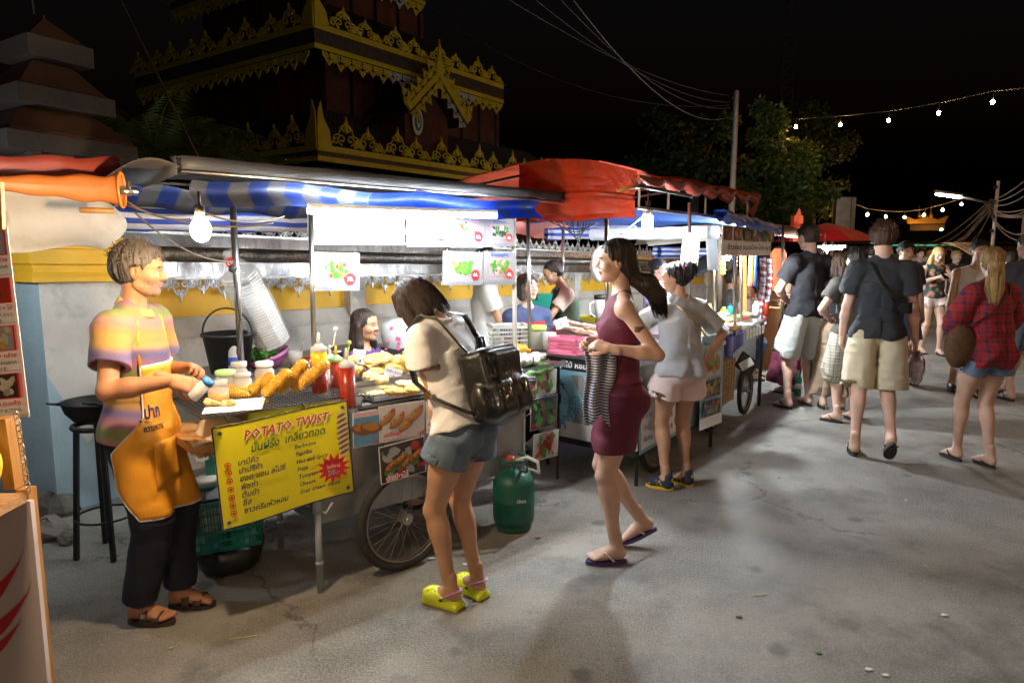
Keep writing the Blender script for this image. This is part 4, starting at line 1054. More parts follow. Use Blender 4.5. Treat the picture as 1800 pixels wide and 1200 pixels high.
def mesh_basket(c,w,d,h,rot,mat,name,label,rows=5,colsn=12,flare=1.15,cat='basket',handle=True):
 t=thing(name,label,cat,c);m=MB(mat);q=Matrix.Rotation(rot,3,'Z')
 def P(x,y,z):f=1+(flare-1)*z/h;return V(c)+q@V((x*f,y*f,z))
 for(a,b,k)in(((-w/2,-d/2),(w/2,-d/2),colsn),((w/2,-d/2),(w/2,d/2),int(colsn*d/w)),((w/2,d/2),(-w/2,d/2),colsn),((-w/2,d/2),(-w/2,-d/2),int(colsn*d/w))):
  for i in range(k+1):f=i/k;x=a[0]+(b[0]-a[0])*f;y=a[1]+(b[1]-a[1])*f;m.bar(P(x,y,0),P(x,y,h),.006,.004)
  for j in range(rows+1):z=h*j/rows;m.bar(P(*a,z),P(*b,z),.004,.008 if 0<j<rows else .022)
 m.add([P(-w/2,-d/2,.003),P(w/2,-d/2,.003),P(w/2,d/2,.003),P(-w/2,d/2,.003)],[(0,1,2,3)],False);m.build('mesh_side',t)
 m=MB(mat);R4=[P(-w/2,-d/2,h),P(w/2,-d/2,h),P(w/2,d/2,h),P(-w/2,d/2,h)]
 for i in range(4):m.bar(R4[i],R4[(i+1)%4],.022,.02)
 m.build('rim',t)
 if handle:m=MB('plastic_black');m.tube([P(-w/2,-d*.1,h),P(-w*.48,-d*.42,h+.02),P(w*.48,-d*.42,h+.02),P(w/2,-d*.1,h)],.009,6);m.build('handle',t)
 return t
bc=V((-1.50,3.38,.16))
mesh_basket(bc+V((0,0,.0)),.34,.24,.24,.5,'plastic_basket','shopping_basket','green mesh shopping basket under the wooden shelf of the cart')
m=MB('plastic_black');m.lathe([(.10,0),(.15,.03),(.18,.15),(.175,.15),(.14,.04),(0,.03)],(bc.x+.02,bc.y+.02,0),20);tag(m.build('dark_basin'),'dark round basin under the green shopping basket','basin')
m=MB('plastic_clear');m.sphere(bc+V((.03,0,.22)),.10,12,8,(1,.8,.7),None,.2);tag(m.build('plastic_bag'),'crumpled clear plastic bag in the green shopping basket','bag')
m=MB('plastic_white');c=V((-1.66,3.75,0));m.lathe([(.11,0),(.13,.34),(.14,.35),(.14,.37),(0,.37)],c,20);tag(m.build('white_bucket'),'white lidded bucket behind the green shopping basket','bucket')
m=MB('gas_green');m.box(V((-1.72,3.9,.28)),(.16,.2,.55),.4);m.mat('ink_white');s=Sheet(m,D(362,812,3.74),D(366,700,3.74),D(343,812,3.74));s.text('ยูตา',.0,.01,.085,'ink_white',bold=.03);tag(m.build('green_sack'),'green upright sack with white writing under the cart shelf','sack')
gc=G(903,926,0);gt=thing('gas_cylinder','green gas cylinder with red regulator behind the girl with the backpack','gas cylinder',gc)
m=MB('gas_green');m.lathe([(.105,0),(.11,.02),(.105,.04),(.12,.05),(.125,.08),(.125,.17),(.128,.175),(.128,.19),(.125,.195),(.125,.28),(.10,.34),(.03,.365)],gc,24);m.build('tank',gt)
m=MB('ink_white');m.ell=None
s=Sheet(m,gc+V((.02,-.131,.20)),gc+V((.10,-.131,.20)),gc+V((.02,-.131,.28)));s.text('ปตท',0,0,.03,'ink_white');m.build('lettering',gt)
m=MB('gas_green');
for a in(0,1.57,3.14,4.71):m.bar(gc+V((.08*math.cos(a),.08*math.sin(a),.33)),gc+V((.08*math.cos(a),.08*math.sin(a),.43)),.03,.01)
m.tube([gc+V((.085*math.cos(a/3),.085*math.sin(a/3),.43))for a in range(20)],.009,6,False);m.build('collar',gt)
m=MB('p_red');m.sphere(gc+V((-.02,0,.42)),.035,10,7,(1,1,.7));m.build('regulator',gt)
m=MB('plastic_white');m.tube([gc+V((0,0,.41)),gc+V((.08,-.05,.45)),gc+V((.14,-.05,.42)),gc+V((.15,.0,.34)),gc+V((.06,.1,.34)),gc+V((-.1,.3,.5))],.010,6);m.build('hose',gt)
sc_=G(162,985,0)+V((.03,.10,0));st=thing('iron_stool','tall black iron stool carrying the oily pan beside the pillar','stool',sc_)
for i,a in enumerate((.6,2.2,3.8,5.4)):
 m=MB('black_iron');m.bar(sc_+V((.15*math.cos(a),.15*math.sin(a),0)),sc_+V((.10*math.cos(a),.10*math.sin(a),.72)),.022);m.build('leg',st)
m=MB('black_iron');m.tube([sc_+V((.145*math.cos(a/4),.145*math.sin(a/4),.22))for a in range(26)],.007,5,False);m.build('foot_ring',st)
m=MB('black_iron');m.tube([sc_+V((.12*math.cos(a/4),.12*math.sin(a/4),.72))for a in range(26)],.014,6,False);m.build('top_ring',st)
m=MB('black_iron');c=sc_+V((.0,0,.735));m.lathe([(.05,0),(.11,.02),(.15,.07),(.165,.12),(.172,.122),(.158,.11),(.14,.07),(.1,.03),(0,.02)],c,24)
for s_ in(-1,1):m.tube([c+V((s_*.17*.7,-.17*.7,.12)),c+V((s_*.13*.7-.03,-.21,.15)),c+V((s_*.13*.7+.03,-.21,.15)),c+V((s_*.17*.7+.02,-.12,.12))],.005,5)
tag(m.build('frying_pan'),'big oily black frying pan on the iron stool','pan')
F0=D(318,299,3.08);F1=D(990,354,4.95);FD=(F1-F0).normalized();FB=V((-FD.y,FD.x,0)).normalized()
aw=thing('grey_awning','long dark grey awning with rolled blue check valance over the potato stall','awning',(F0+F1)/2*1.0-V((0,0,2)))
LA=(F1-F0).length
m=MB('tarp_grey')
def af(u,v):
 p=F0+(F1-F0)*u+FB*(1.25*v);z=.06+.02*math.sin(min(1,v*1.4)*1.6)+.008*math.sin(u*23+v*9)
 return p+V((0,0,z))
m.grid(af,40,10,True,.004)
m.grid(lambda u,v:F0+(F1-F0)*u-FB*(.012+.008*math.sin(u*31))+V((0,0,.062-.058*v)),40,2,True,.003)
m.grid(lambda u,v:F0+FD*-.02+FB*(1.25*u)+V((0,0,.06+.02*math.sin(min(1,u*1.4)*1.6)-v*(.08+.05*math.sin(u*3)))),12,2,True,.004)
m.build('roof_sheet',aw)
m=MB('steel');m.tube([F0+V((0,0,-.003)),F1+V((0,0,-.003))],.010,8);m.tube([F0+FB*1.2+V((0,0,.05)),F1+FB*1.2+V((0,0,.05))],.012,6)
for u in(0.02,.33,.66,.98):m.tube([F0+(F1-F0)*u,F0+(F1-F0)*u+FB*1.2+V((0,0,.05))],.010,6)
m.build('frame',aw)
m=MB('tarp_check')
stripes('tarp_royal',[(.002,.026,.36),(.008,.03,.20)],axis=(.7,.7,0),period=.19,transl=.65)  # same valance cloth; the tube's glow is put into this brighter blue
va,vb=D(336,337,3.17),D(944,373,4.72)
def roll(mb,a,b,r,n=40,seg=14,lump=.12,sq=1.):
 a=V(a);b=V(b);d=(b-a).normalized();x=d.cross(V((0,0,1))).normalized();y=V((0,0,1))
 def f(u,v):
  t=v*2*math.pi;rr=r*(1+lump*math.sin(u*37+3*math.sin(t))*.5+lump*math.sin(t*3+u*11)*.5)
  return a.lerp(b,u)+x*(rr*math.cos(t))+y*(rr*math.sin(t)*sq)
 mb.grid(f,n,seg,True)
vf=lambda u,v:va.lerp(vb,u)+FB*(.045*math.sin(v*4.2)-.02+.012*math.sin(u*31))+V((0,0,.062-.118*v-.012*math.sin(u*17+1)))
m.grid(lambda u,v:vf(u*.42,v),24,8,True);m.mat('tarp_royal');m.grid(lambda u,v:vf(.42+u*.58,v),30,8,True);m.build('rolled_valance',aw)
m=MB('tower_grey');q=F0+V((-.02,.0,.0))
m.grid(lambda u,v:q+FD*(-.28+.30*u)+FB*(-.0+.3*v)+V((0,0,.01+.06*math.sin(math.pi*min(1,u*.95))*(1-.3*v)-.06*(1-u))),12,5,True,.003);m.build('bent_flashing',aw)
bl=MB('tarp_stripe');roll(bl,D(205,382,3.75),D(545,388,4.45),.075,30,14,.08);tag(bl.build('striped_roll'),'rolled blue and white striped tarpaulin hanging behind the bare bulb','tarpaulin')
m=MB('tarp_check');m.grid(lambda u,v:D(222,325,3.3).lerp(D(560,352,4.3),u)+V((0,0,.05*math.sin(u*12)*.3-v*.10))+FB*(.15*v),20,3,True,.003);tag(m.build('check_tarpaulin'),'sagging blue check tarpaulin edge above the striped roll','tarpaulin')
def steel_pole(a,b,r,label,mat='steel',grp='steel awning poles'):
 m=MB(mat);m.cyl(a,b,r,seg=10);return tag(m.build('awning_pole'),label,'pole',grp)
pb=D(427,690,3.62);pt_=D(408,345,3.62);steel_pole(pb-V((0,0,.05)),pt_,.017,'steel awning pole rising behind the seasoning jars')
m=MB('wire');m.tube([D(412,480,3.58),D(423,560,3.58),D(418,620,3.57),D(428,650,3.58)],.008,5);m.tube([D(405,470,3.58),D(414,475,3.58)],.022,6);tag(m.build('taped_cable'),'dark cable taped down the pole behind the jars','cable')
steel_pole(D(553,655,3.86),D(546,362,3.86),.014,'steel awning pole between the lime pork sign and the yellow sauce bottle')
steel_pole(D(906,700,4.72),D(903,380,4.72),.016,'wooden coloured awning pole at the right edge of the hanging menu','concrete_pole')
steel_pole(D(931,612,4.78),D(928,380,4.78),.013,'bright steel pole in front of the woman with the red apron')
steel_pole(D(1068,625,4.75),D(1066,385,4.75),.016,'steel pole just left of the face of the walking woman')
bulb('hanging_bulb',D(353,404,2.5),.036,'big glowing bare bulb hanging over the man in the apron','bulb_glass',None,.05)
tb=thing('tube_light','long white tube light behind the blue rolled valance','tube light',D(540,372,3.72))
m=MB('tube_white');ta,tbb=D(542,371,3.42),D(872,380,4.30);m.tube([ta,tbb],.013,8);m.build('tube',tb)
m=MB('plastic_white');m.bar(ta+V((0,0,.026)),tbb+V((0,0,.026)),.03,.02);m.build('fitting',tb)
m=MB('wire_tan')
for(a,b,s_)in(((220,352,3.1),(335,385,3.2),.03),((222,360,3.1),(480,392,3.4),.05),((235,372,3.1),(410,460,3.6),.06),((355,372,3.2),(500,380,3.6),.04)):m.tube(sag(D(*a),D(*b),s_),.0045,5)
tag(m.build('loose_wiring'),'tan lamp wiring looped between the orange roll and the bare bulb','wiring')
HS0=D(540,440,3.87);HS1=D(905,440,4.68);HD=(HS1-HS0);HD.z=0;HD.normalize();HN=V((HD.y,-HD.x,0))
def menu(x0,x1,y0,y1,th,pal,price,en,cn,label,glow=False,seed=0):
 m=MB('paper_glow');k=(y1[1]-y0[1])if False else 0
 p0=HS0+(HN*(.004*(seed%2)))
 s=sheet_px(m,p0,HN,(x0,y1),(x1,y1),(x0,y0));s.base('paper_glow',.0015);w,h=s.w,s.h
 s.text(th,w*.5,h*.85,h*.13,'ink_blue',bold=.02,align='C')
 s.rect(w*.17,h*.27,w*.66,h*.53,'ink_pink');foodpic(s,w*.185,h*.285,w*.63,h*.50,pal+pal[:2],seed,46,'p_grey',.16)
 s.star(w*.80,h*.32,h*.17,'ink_red',14,.78);s.text(price,w*.80,h*.26,h*.15,'ink_white',align='C',bold=.03)
 s.text(cn,w*.17,h*.15,h*.09,'p_pink');s.text(en,w*.5,h*.04,h*.085,'ink_navy',align='C')
 m.mat('steel');
 for u in(.1,.9):m.tube([s.P(w*u,h*.98,.002),s.P(w*u,h*1.06,.0)],.002,4)
 tag(m.build('menu_sign'),label,'menu sign','laminated menu signs')
menu(542,628,372,430,'หมูมะนาว',['p_green','p_leaf','p_cream','p_pale','p_red'],'50.','Lime pork salad','青檬猪肉','upper menu sign at the left end of the row, priced 50',seed=1)
menu(629,712,372,431,'ยำวุ้นเส้น',['p_pink','p_pale','p_cream','p_green'],'40.','Glass noodle salad','凉拌粉丝','upper menu sign, second from the left, priced 40',seed=2)
menu(715,790,373,434,'ยำรวมมิตร',['p_green','p_leaf','p_pale','p_red'],'50.','Mixed Salad','凉拌什锦','upper menu sign in the middle with pale 50 price star',seed=3)
menu(791,852,374,435,'ยำหมูยอ',['p_pale','p_cream','p_red','p_green'],'40.','White Sausage Salad','凉拌香肠','upper menu sign, second from the right, priced 40',seed=4)
menu(853,904,384,433,'ยำปลาหมึก',['p_dark','p_grey','p_pale','p_green','p_dark'],'60.','Thai Squid Salad','凉拌鱿鱼','upper menu sign at the right end showing dark squid, priced 60',seed=5)
menu(544,632,442,511,'หมูมะนาว',['p_leaf','p_green','p_pink','p_pale','p_red'],'50.','Boiled Pork With Lime Garlic and Chili Sauce','青檬蒸猪肉','lower menu sign hanging alone beside the steel pole, priced 50',seed=6)
menu(778,848,441,501,'หมูคำหวาน',['p_leaf','p_green','p_cream','p_gold'],'40.','Fried Pork With Kale and Spicy Sauce','三味猪肉','lower menu sign with green kale, left one of the joined pair',seed=7)
menu(849,905,441,500,'ยำคอหมูย่าง',['p_orange','p_green','p_brown','p_pale','p_leaf'],'40.','Spicy Charcoal-boiled Pork Neck Salad','凉拌酸辣猪肉','lower menu sign with a salad bowl, right one of the joined pair',seed=8)
bt=G(560,642,.86);bx=thing('back_table','steel work table against the wall behind the seasoning jars','table',(bt.x-.2,bt.y+.1,0))
m=MB('steel_dull');m.box(bt+V((-.25,.18,0)),(1.9,.5,.03),math.atan2(U.y,U.x));m.build('top',bx)
for q in(-.8,.0,.8):
 for r_ in(-.2,.2):m=MB('steel_dull');c=bt+V((-.25,.18,0))+U*q+NN*r_;m.bar((c.x,c.y,0),(c.x,c.y,.84),.03);m.build('leg',bx)
zt=.877
def bucket(c,r,h,mat,name,label,hmat='black',up=True):
 t=thing(name,label,'bucket',c);m=MB(mat);m.lathe([(r*.74,0),(r*.98,h*.93),(r*1.06,h*.93),(r*1.06,h),(r*.99,h),(r*.72,.02),(0,.02)],c,26);m.build('bucket_body',t)
 m=MB(hmat);c=V(c);m.tube([c+V((math.cos(a)*r*1.03,-.01,h*.95+math.sin(a)*r*1.1))for a in[math.pi*k/14 for k in range(15)]],.006,6);m.build('handle',t)
c=D(405,660,4.32);bucket(V((c.x,c.y,zt)),.155,1.11-zt+.02,'plastic_black','black_bucket','black plastic bucket with raised handle behind the seasoning jars')
fb0=D(480,600,4.55);fb1=D(418,478,4.30);ax=(fb1-fb0).normalized();t=thing('foam_box_bag','clear bag of stacked white foam boxes leaning on the wall, printed JT-316','bag',fb0)
m=MB('foam');n=26;q=V((0,0,1)).rotation_difference(ax).to_matrix();LL=(fb1-fb0).length
for i in range(n):
 c=fb0+ax*(LL*i/n);rr=.118
 m.lathe([(rr*.93,0),(rr,.003),(rr,LL/n*.6),(rr*.93,LL/n*.75)],c,8,ax,False)
m.build('foam_boxes',t)
m=MB('plastic_clear');m.lathe([(.125,-.01),(.128,LL*.4),(.126,LL*.85),(.10,LL*1.0),(.05,LL*1.15),(.025,LL*1.28)],fb0,16,ax)
for k in range(len(m.sm)):pass
MATS['plastic_film']=None;del MATS['plastic_film']
M('plastic_film',(.85,.85,.86),.2,var=0,alpha=.28)
m.mats=[MATS['plastic_film']];m.build('plastic_film',t)
m=MB('ink_red');s=Sheet(m,fb0+V((.02,-.135,.09))+ax*.2,fb0+V((.02,-.135,.09))+ax*-.05,fb0+V((.07,-.135,.14))+ax*.2);s.text('JT-316',0,0,.055,'ink_red',bold=.02);m.build('lettering',t);m=MB('ink_red')
s2=Sheet(m,fb1+V((-.03,-.115,.05)),fb1+V((.06,-.115,.02)),fb1+V((-.03,-.115,.12)));s2.ell(.03,.02,.03,.035,'ink_red');s2.text('LT',.015,.005,.03,'ink_white',bold=.03);m.build('logo',t)
m=MB('plastic_purple');c=D(476,640,4.5);c.z=zt;m.lathe([(.07,0),(.12,.04),(.15,.10),(.155,.10),(.11,.035),(0,.02)],c,20,(-.25,-.2,1));tag(m.build('pink_bowl'),'tilted pink bowl of green herbs on the back table','bowl')
m=MB('herb');leaf_cloud(m,c+V((-.03,-.02,.09)),(.11,.09,.05),260,.035,3);tag(m.build('herbs'),'heap of fresh green herbs in the pink bowl','herbs')
for i,(px,r_,h_,mt,lb)in enumerate([(520,.05,.10,'clear_jar','clear cup with spoons on the back table'),(541,.045,.07,'sauce_red','small tub of red chilli paste on the back table'),(535,.035,.05,'plastic_white','small white funnel lying on the back table')]):
 c=D(px,640,4.55-.1*i);c.z=zt;m=MB(mt);m.lathe([(r_*.8,0),(r_,h_),(r_*.9,h_),(r_*.7,.01),(0,.01)],c,16)
 if i==0:m.mat('steel');m.tube([c+V((0,0,.02)),c+V((-.06,0,.15))],.003,5);m.tube([c+V((0,0,.02)),c+V((.06,0,.16))],.003,5)
 tag(m.build('small_tub'),lb,'tub')
c=D(588,650,4.3);c.z=zt;m=MB('steel');m.lathe([(.055,0),(.057,.13),(.062,.13),(.062,.145),(.02,.15),(0,.16)],c,20);tag(m.build('steel_pot'),'lidded steel pot behind the sauce bottles','pot')
c=D(700,600,5.0);m=MB('plastic_white');m.lathe([(.10,-.10),(.125,.05),(.12,.14),(.04,.17)],c,18);m.mat('ink_pink');s=Sheet(m,c+V((-.08,-.128,-.06)),c+V((.05,-.128,-.06)),c+V((-.08,-.128,.12)))
for i in range(7):s.ell(rnd.uniform(0,.12),rnd.uniform(0,.18),.014,.014,'ink_pink',0,8,.5)
tag(m.build('flowered_pail'),'white pail with pink flowers behind the bent head of the girl','pail')
c=D(690,628,4.75);m=MB('black_iron');m.lathe([(.05,0),(.16,.02),(.20,.05),(.19,.05),(.04,.01),(0,.01)],c,20);m.mat('wood_post');m.tube([c+V((-.1,-.1,.05)),c+V((-.2,-.14,.07))],.014,6);tag(m.build('wok'),'black frying wok with wooden handle behind the price cards','wok')
st2=thing('stove_table','dark steel stove table behind the fried food tray','stove',(c.x,c.y,0));m=MB('steel_dull');m.box((c.x+.1,c.y+.15,.85),(1.0,.45,.06),.6);m.build('top',st2)
m=MB('steel_dull');m.box((c.x+.1,c.y+.15,.41),(.9,.4,.82),.6);m.build('cabinet',st2)
BS=thing('banana_stall','white fronted stall with red feather marks at the left edge of the picture','food stall',(-1.8,2.2,0))
cc=G(46,866,.86);bb=G(66,1190,.12);cy=cc.y
fr=V((.35,-.94,0)).normalized();sd=V((-.94,-.35,0)).normalized()
fo=V((cc.x,cc.y,0));ln=1.2
m=MB('wood_plank');m.extr([fo+V((0,0,.86)),fo+V((0,0,.86))+V((-1.2,-.02,0)),fo+V((-1.2,-1.,.86)),fo+V((0.03,-1.,.86))],(0,0,-.03));m.build('counter_top',BS)
M('stall_front',(.60,.50,.47),.35,var=.05,coat=.2)
m=MB('stall_front');s=Sheet(m,V((cc.x-1.2,cc.y-.02,.02)),V((cc.x+.01,cc.y-.0,.02)),V((cc.x-1.2,cc.y-.02,.83)),off=.004);s.base('stall_front',.02);W=s.w
for(u,v,L,wd_)in((W-.03,.66,.24,.085),(W-.015,.545,.22,.07),(W-.055,.43,.17,.05)):
 pts_=[];
 for k in range(11):f=k/10;pts_.append((u-L*(1-f),v-L*.95*(1-f)**.62))
 lowp=[(x,y-wd_*math.sin(math.pi*min(1,(k/10)*.9+.1))*(1-k/10)**.4)for k,(x,y)in enumerate(pts_)][::-1]
 s.poly(pts_+lowp,'ink_red')
s.ell(W-.08,.80,.008,.008,'steel');m.build('front_panel',BS)
m=MB('wood_post');m.bar(V((cc.x-.035,cc.y+.05,0)),V((cc.x-.035,cc.y+.05,.86)),.04);m.build('leg',BS)
m=MB('wood_post');pc=D(22,800,cc.y+.06);m.bar(V((pc.x,pc.y,.86)),V((pc.x-.01,pc.y,1.10)),.06,.04);m.build('post',BS)
m=MB('wood_post');m.bar(D(3,403,cc.y+.12),D(0,320,cc.y+.12),.016);m.build('frame_bar',BS)
m=MB('steel')
for k in range(13):
 z=1.12-k*.021;c=V((D(38,740,cc.y+.02).x+k*.0012,cc.y+.0,z));r_=.009
 ring=[c+(V((math.cos(a),0,math.sin(a)*1.5))if k%2 else V((0.2*math.cos(a),math.cos(a),math.sin(a)*1.5)))*r_ for a in[2*math.pi*j/8 for j in range(9)]];m.tube(ring,.0022,4,False)
tag(m.build('chain'),'short steel chain hanging beside the bananas','chain')
for i in range(7):
 m=MB('banana');c=V((cc.x-.075-.035*(i%3)-.02*(i//3),cc.y-.03-.05*(i//3),.865));a0=-.5+.25*i
 pts_=[];rs_=[]
 for k in range(11):f=k/10;an=-1.2+2.0*f;pts_.append(c+V((.07*math.cos(an)-.07+.01*i,.02*math.sin(i+f),.105+.10*math.sin(an)+.025*(i%3))));rs_.append([.005,.014,.018,.020,.020,.020,.019,.017,.013,.007,.005][k])
 m.tube(pts_,rs_,8);tag(m.build('banana'),'yellow banana in the bunch on the left edge stall','banana','bunch of bananas')
m=MB('paper');mp0=D(20,560,2.33);s=Sheet(m,D(-60,742,2.30),D(52,732,2.30),D(-88,408,2.36));s.base('paper',.002);W,H=s.w,s.h
rowsT=[('เนยถั่ว + กล้วย','BUTTER + BANANA',''),('กล้วย + ไข่','BANANA + EGG','35 B.'),('(เนยถั่ว) + กล้วย','PEANUT BUTTER + BANANA','40 B.'),('นม ช็อคโกแลต (เนยถั่ว)','PEANUT BUTTER','40 B.')]
for i,(a,b,c_)in enumerate(rowsT):
 v=H*(1-(i+1)/4);hh=H/4
 s.rect(W*.12,v+hh*.42,W*.84,hh*.53,'ink_red');foodpic(s,W*.14,v+hh*.44,W*.79,hh*.49,[['p_cream','p_pink','p_pale'],['p_red','p_brown','p_pink'],['p_cream','p_gold','p_pale'],['p_grey','p_pale','p_cream']][i],30+i,30,['p_grey','p_red','p_grey','p_dark'][i],.12)
 s.text(a,W*.96,v+hh*.28,hh*.12,'ink_red',align='R',bold=.02);s.text(b,W*.96,v+hh*.14,hh*.10,'p_dark',align='R');s.text(c_,W*.8,v+hh*.02,hh*.10,'p_dark',align='R')
 m.mat('p_grey');s.rect(0,v,W,.002,'p_grey')
tag(m.build('menu_strip'),'long laminated banana menu hanging at the left edge of the picture','menu sign')
m=MB('tarp_orange')
def orr(u,v):
 a=D(-70,318,2.35).lerp(D(212,334,2.98),u);r_=.018+.046*u;t_=v*2*math.pi;return a+V((.3*r_*math.cos(t_),-.9*r_*math.cos(t_),r_*math.sin(t_)*(1+.1*math.sin(u*20))))
m.grid(orr,24,16,True);m.mat('p_orange');m.tube([D(214,334,2.98)+V((.3*.074*math.cos(a/3),-.9*.074*math.cos(a/3),.074*math.sin(a/3)))for a in range(20)],.006,5,False)
tag(m.build('orange_roll'),'rolled orange tarpaulin widening toward the bare bulb','tarpaulin')
m=MB('steel');m.cyl(D(205,335,3.0),D(242,337,3.06),.018,seg=10);m.cyl(D(228,318,3.03),D(228,345,3.03),.006,seg=6);tag(m.build('pipe_end'),'steel pipe end sticking out of the orange roll','pipe')
m=MB('tarp_maroon');m.grid(lambda u,v:D(-80,300,2.4).lerp(D(208,300,3.05),u)+V((0,.05*v,.055-.12*v-.02*u*v+.006*math.sin(u*15))),20,4,True,.004);tag(m.build('maroon_canopy'),'maroon canopy edge above the orange roll','canopy')
m=MB('tarp_white');m.grid(lambda u,v:D(-60,325,2.9).lerp(D(176,345,3.35),u)+V((.10*math.sin(v*3.1)*.3,.16*math.sin(math.pi*v),-.26*v-.02*math.sin(u*6)*v)),20,10,True,.004);tag(m.build('white_tarpaulin'),'sagging cream tarpaulin below the orange roll','tarpaulin')
m=MB('p_red');m.bar(D(28,416,3.2),D(150,400,3.35),.02,.03);tag(m.build('red_bar'),'red metal bar under the cream tarpaulin','bar')
m=MB('wood_post');m.cyl(D(140,369,3.0),D(200,371,3.1),.012,seg=8);tag(m.build('bamboo_stick'),'short brown stick tied below the orange roll','stick')
dt=thing('dumpling_table','small steel table with a banana leaf of white dumplings behind the black backpack','table',G(960,800,0))
Da=G(900,662,.84);Db=G(992,641,.84);dd=(Db-Da).normalized();dn=V((-dd.y,dd.x,0))
m=MB('steel');m.extr([Da,Db,Db+dn*.45,Da+dn*.45],(0,0,.02));m.extr([Da-dn*.01,Db-dn*.01,Db,Da],(0,0,.035));m.build('top',dt)
for q in(Da+dd*.03+dn*.03,Db-dd*.03+dn*.03,Db-dd*.03+dn*.42,Da+dd*.03+dn*.42):m=MB('black_iron');m.bar((q.x,q.y,0),(q.x,q.y,.84),.02);m.build('leg',dt)
m=MB('banana_leaf');m.grid(lambda u,v:Da+dd*(.02+.40*u)+dn*(-.04+.42*v)+V((0,0,.03+.02*math.sin(v*3.1)+.008*math.sin(u*19)-.03*(abs(v-.5)*2)**3)),16,6,True,.002);tag(m.build('banana_leaf'),'green banana leaf under the white dumplings','leaf')
nd=nug((.030,.018,.016),21,'dumpling');d0=None
for i in range(26):
 if d0 is None:d0=nd.build('dumpling',base=(0,0,0));o=d0
 else:o=d0.copy();COL.objects.link(o)
 k=i%9;o.location=Da+dd*(.05+.038*k)+dn*(.02+.055*(i//9)+.02*(k%2))+V((0,0,.905-.84+.012*(k%3)));o.rotation_euler=(rnd.uniform(-.4,.4),rnd.uniform(-.4,.4),rnd.uniform(0,3));tag(o,'white dumpling in the heap on the green banana leaf','dumpling','white dumplings on the leaf')
dpn=-dn
def salad(s,pal=('p_green','p_leaf','p_red','p_pale','p_cream'),t='ยำวุ้นเส้น',bg='p_pale',pr='40฿'):
 foodpic(s,.003,.003,s.w-.006,s.h-.006,list(pal),hash(t)%7+2,46,bg,.16);s.text(t,.01,s.h*.14,s.h*.1,'ink_red',bold=.03);s.text(pr,s.w*.96,s.h*.06,s.h*.12,'ink_red',align='R',bold=.02);s.text('Spicy Pork Salad',.01,s.h*.05,s.h*.06,'ink_red')
pic((932,758),(979,702)if False else(978,746),(930,664)if False else(932,702),Da-dn*.03,dpn,'dark picture of green herbs and meat hanging right of the black backpack, lower one',lambda s:salad(s,('p_dark','p_green','p_leaf','p_brown'),'น้ำตกหมู','p_dark'))
pic((928,701),(977,691),(928,655),Da-dn*.02,dpn,'picture of red and green salad hanging right of the black backpack, upper one',lambda s:salad(s))
pic((936,812),(980,800),(936,764),Da-dn*.02,dpn,'lowest of the salad pictures right of the black backpack',lambda s:salad(s,('p_red','p_pink','p_green'),'ยำทะเล'))
pic((876,715),(922,703),(874,668),Da-dn*.02,dpn,'salad picture mostly behind the black backpack',lambda s:salad(s,('p_brown','p_cream','p_green'),'ลาบหมู'))
m=MB('papaya');c=G(905,615,.93);m.lathe([(0,-.13),(.035,-.11),(.052,-.03),(.048,.05),(.025,.11),(0,.125)],c,18,(.93,-.3,.02));tag(m.build('papaya'),'ripe orange papaya above the flap of the black backpack','papaya')
E0=V((.21,5.13,0));E1=V((.87,4.60,0));ED=(E1-E0).normalized();EN=V((ED.y,-ED.x,0));SD=V((.64,.768,0)).normalized();SN=V((SD.y,-SD.x,0))
sq=thing('squid_stall','squid stall with a pale blue panel printed Export and a wheel behind the walking woman','food stall',(.7,5.2,0))
def ep(a,b,z):q=E1-ED*a+SD*b;return V((q.x,q.y,z))
def ebox(mb,a0,a1,b0,b1,z0,z1):
 vs=[ep(a,b,z)for z in(z0,z1)for b in(b0,b1)for a in(a1,a0)]
 mb.add(vs,[(0,2,3,1),(4,5,7,6),(0,1,5,4),(2,6,7,3),(0,4,6,2),(1,3,7,5)],False)
m=MB('steel_dull');ebox(m,.01,.84,.012,1.35,.26,.87);m.build('body',sq)
m=MB('steel');ebox(m,-.03,.88,-.03,1.40,.87,.90);m.build('counter_top',sq)
m=MB('black_iron');ebox(m,.0,.85,.0,.03,.22,.26);ebox(m,-.002,.02,.0,1.35,.22,.26)
for(a,b)in((.03,.05),(.8,.05),(.03,1.3),(.8,1.3)):m.bar(ep(a,b,0),ep(a,b,.24),.025)
m.build('frame',sq)
wheel(ep(.08,.42,.24),.24,SN,sq)
m=MB('p_sky');s=Sheet(m,ep(.845,-.006,.27),ep(-.005,-.006,.27),ep(.845,-.006,.875));s.base('p_sky',.004);W,H=s.w,s.h
s.rect(0,H-.10,W,.10,'ink_black');s.text('อร่อยทุกไม้ หอมย่างเตาถ่าน',.03,H-.078,.055,'ink_white',width=W*.8,bold=.02)
for(p,q)in(((.62,.48),(.40,.06)),((.36,.46),(.66,.02)),((.2,.44),(.33,.3)),((.33,.3),(.30,.02)),((.76,.5),(.60,.30))):
 w_=.008;s.poly([(p[0]*W-w_,p[1]*H/.6),(p[0]*W+w_*3,p[1]*H/.6),(q[0]*W+w_,q[1]*H/.6),(q[0]*W-w_,q[1]*H/.6)],'p_shade')
s.poly([(.34*W,.78*H),(.46*W,.80*H),(.52*W,.62*H),(.6*W,.80*H),(.7*W,.8*H),(.56*W,.5*H),(.7*W,.12*H),(.6*W,.12*H),(.51*W,.4*H),(.42*W,.1*H),(.32*W,.1*H),(.47*W,.5*H)],'paper_glow')
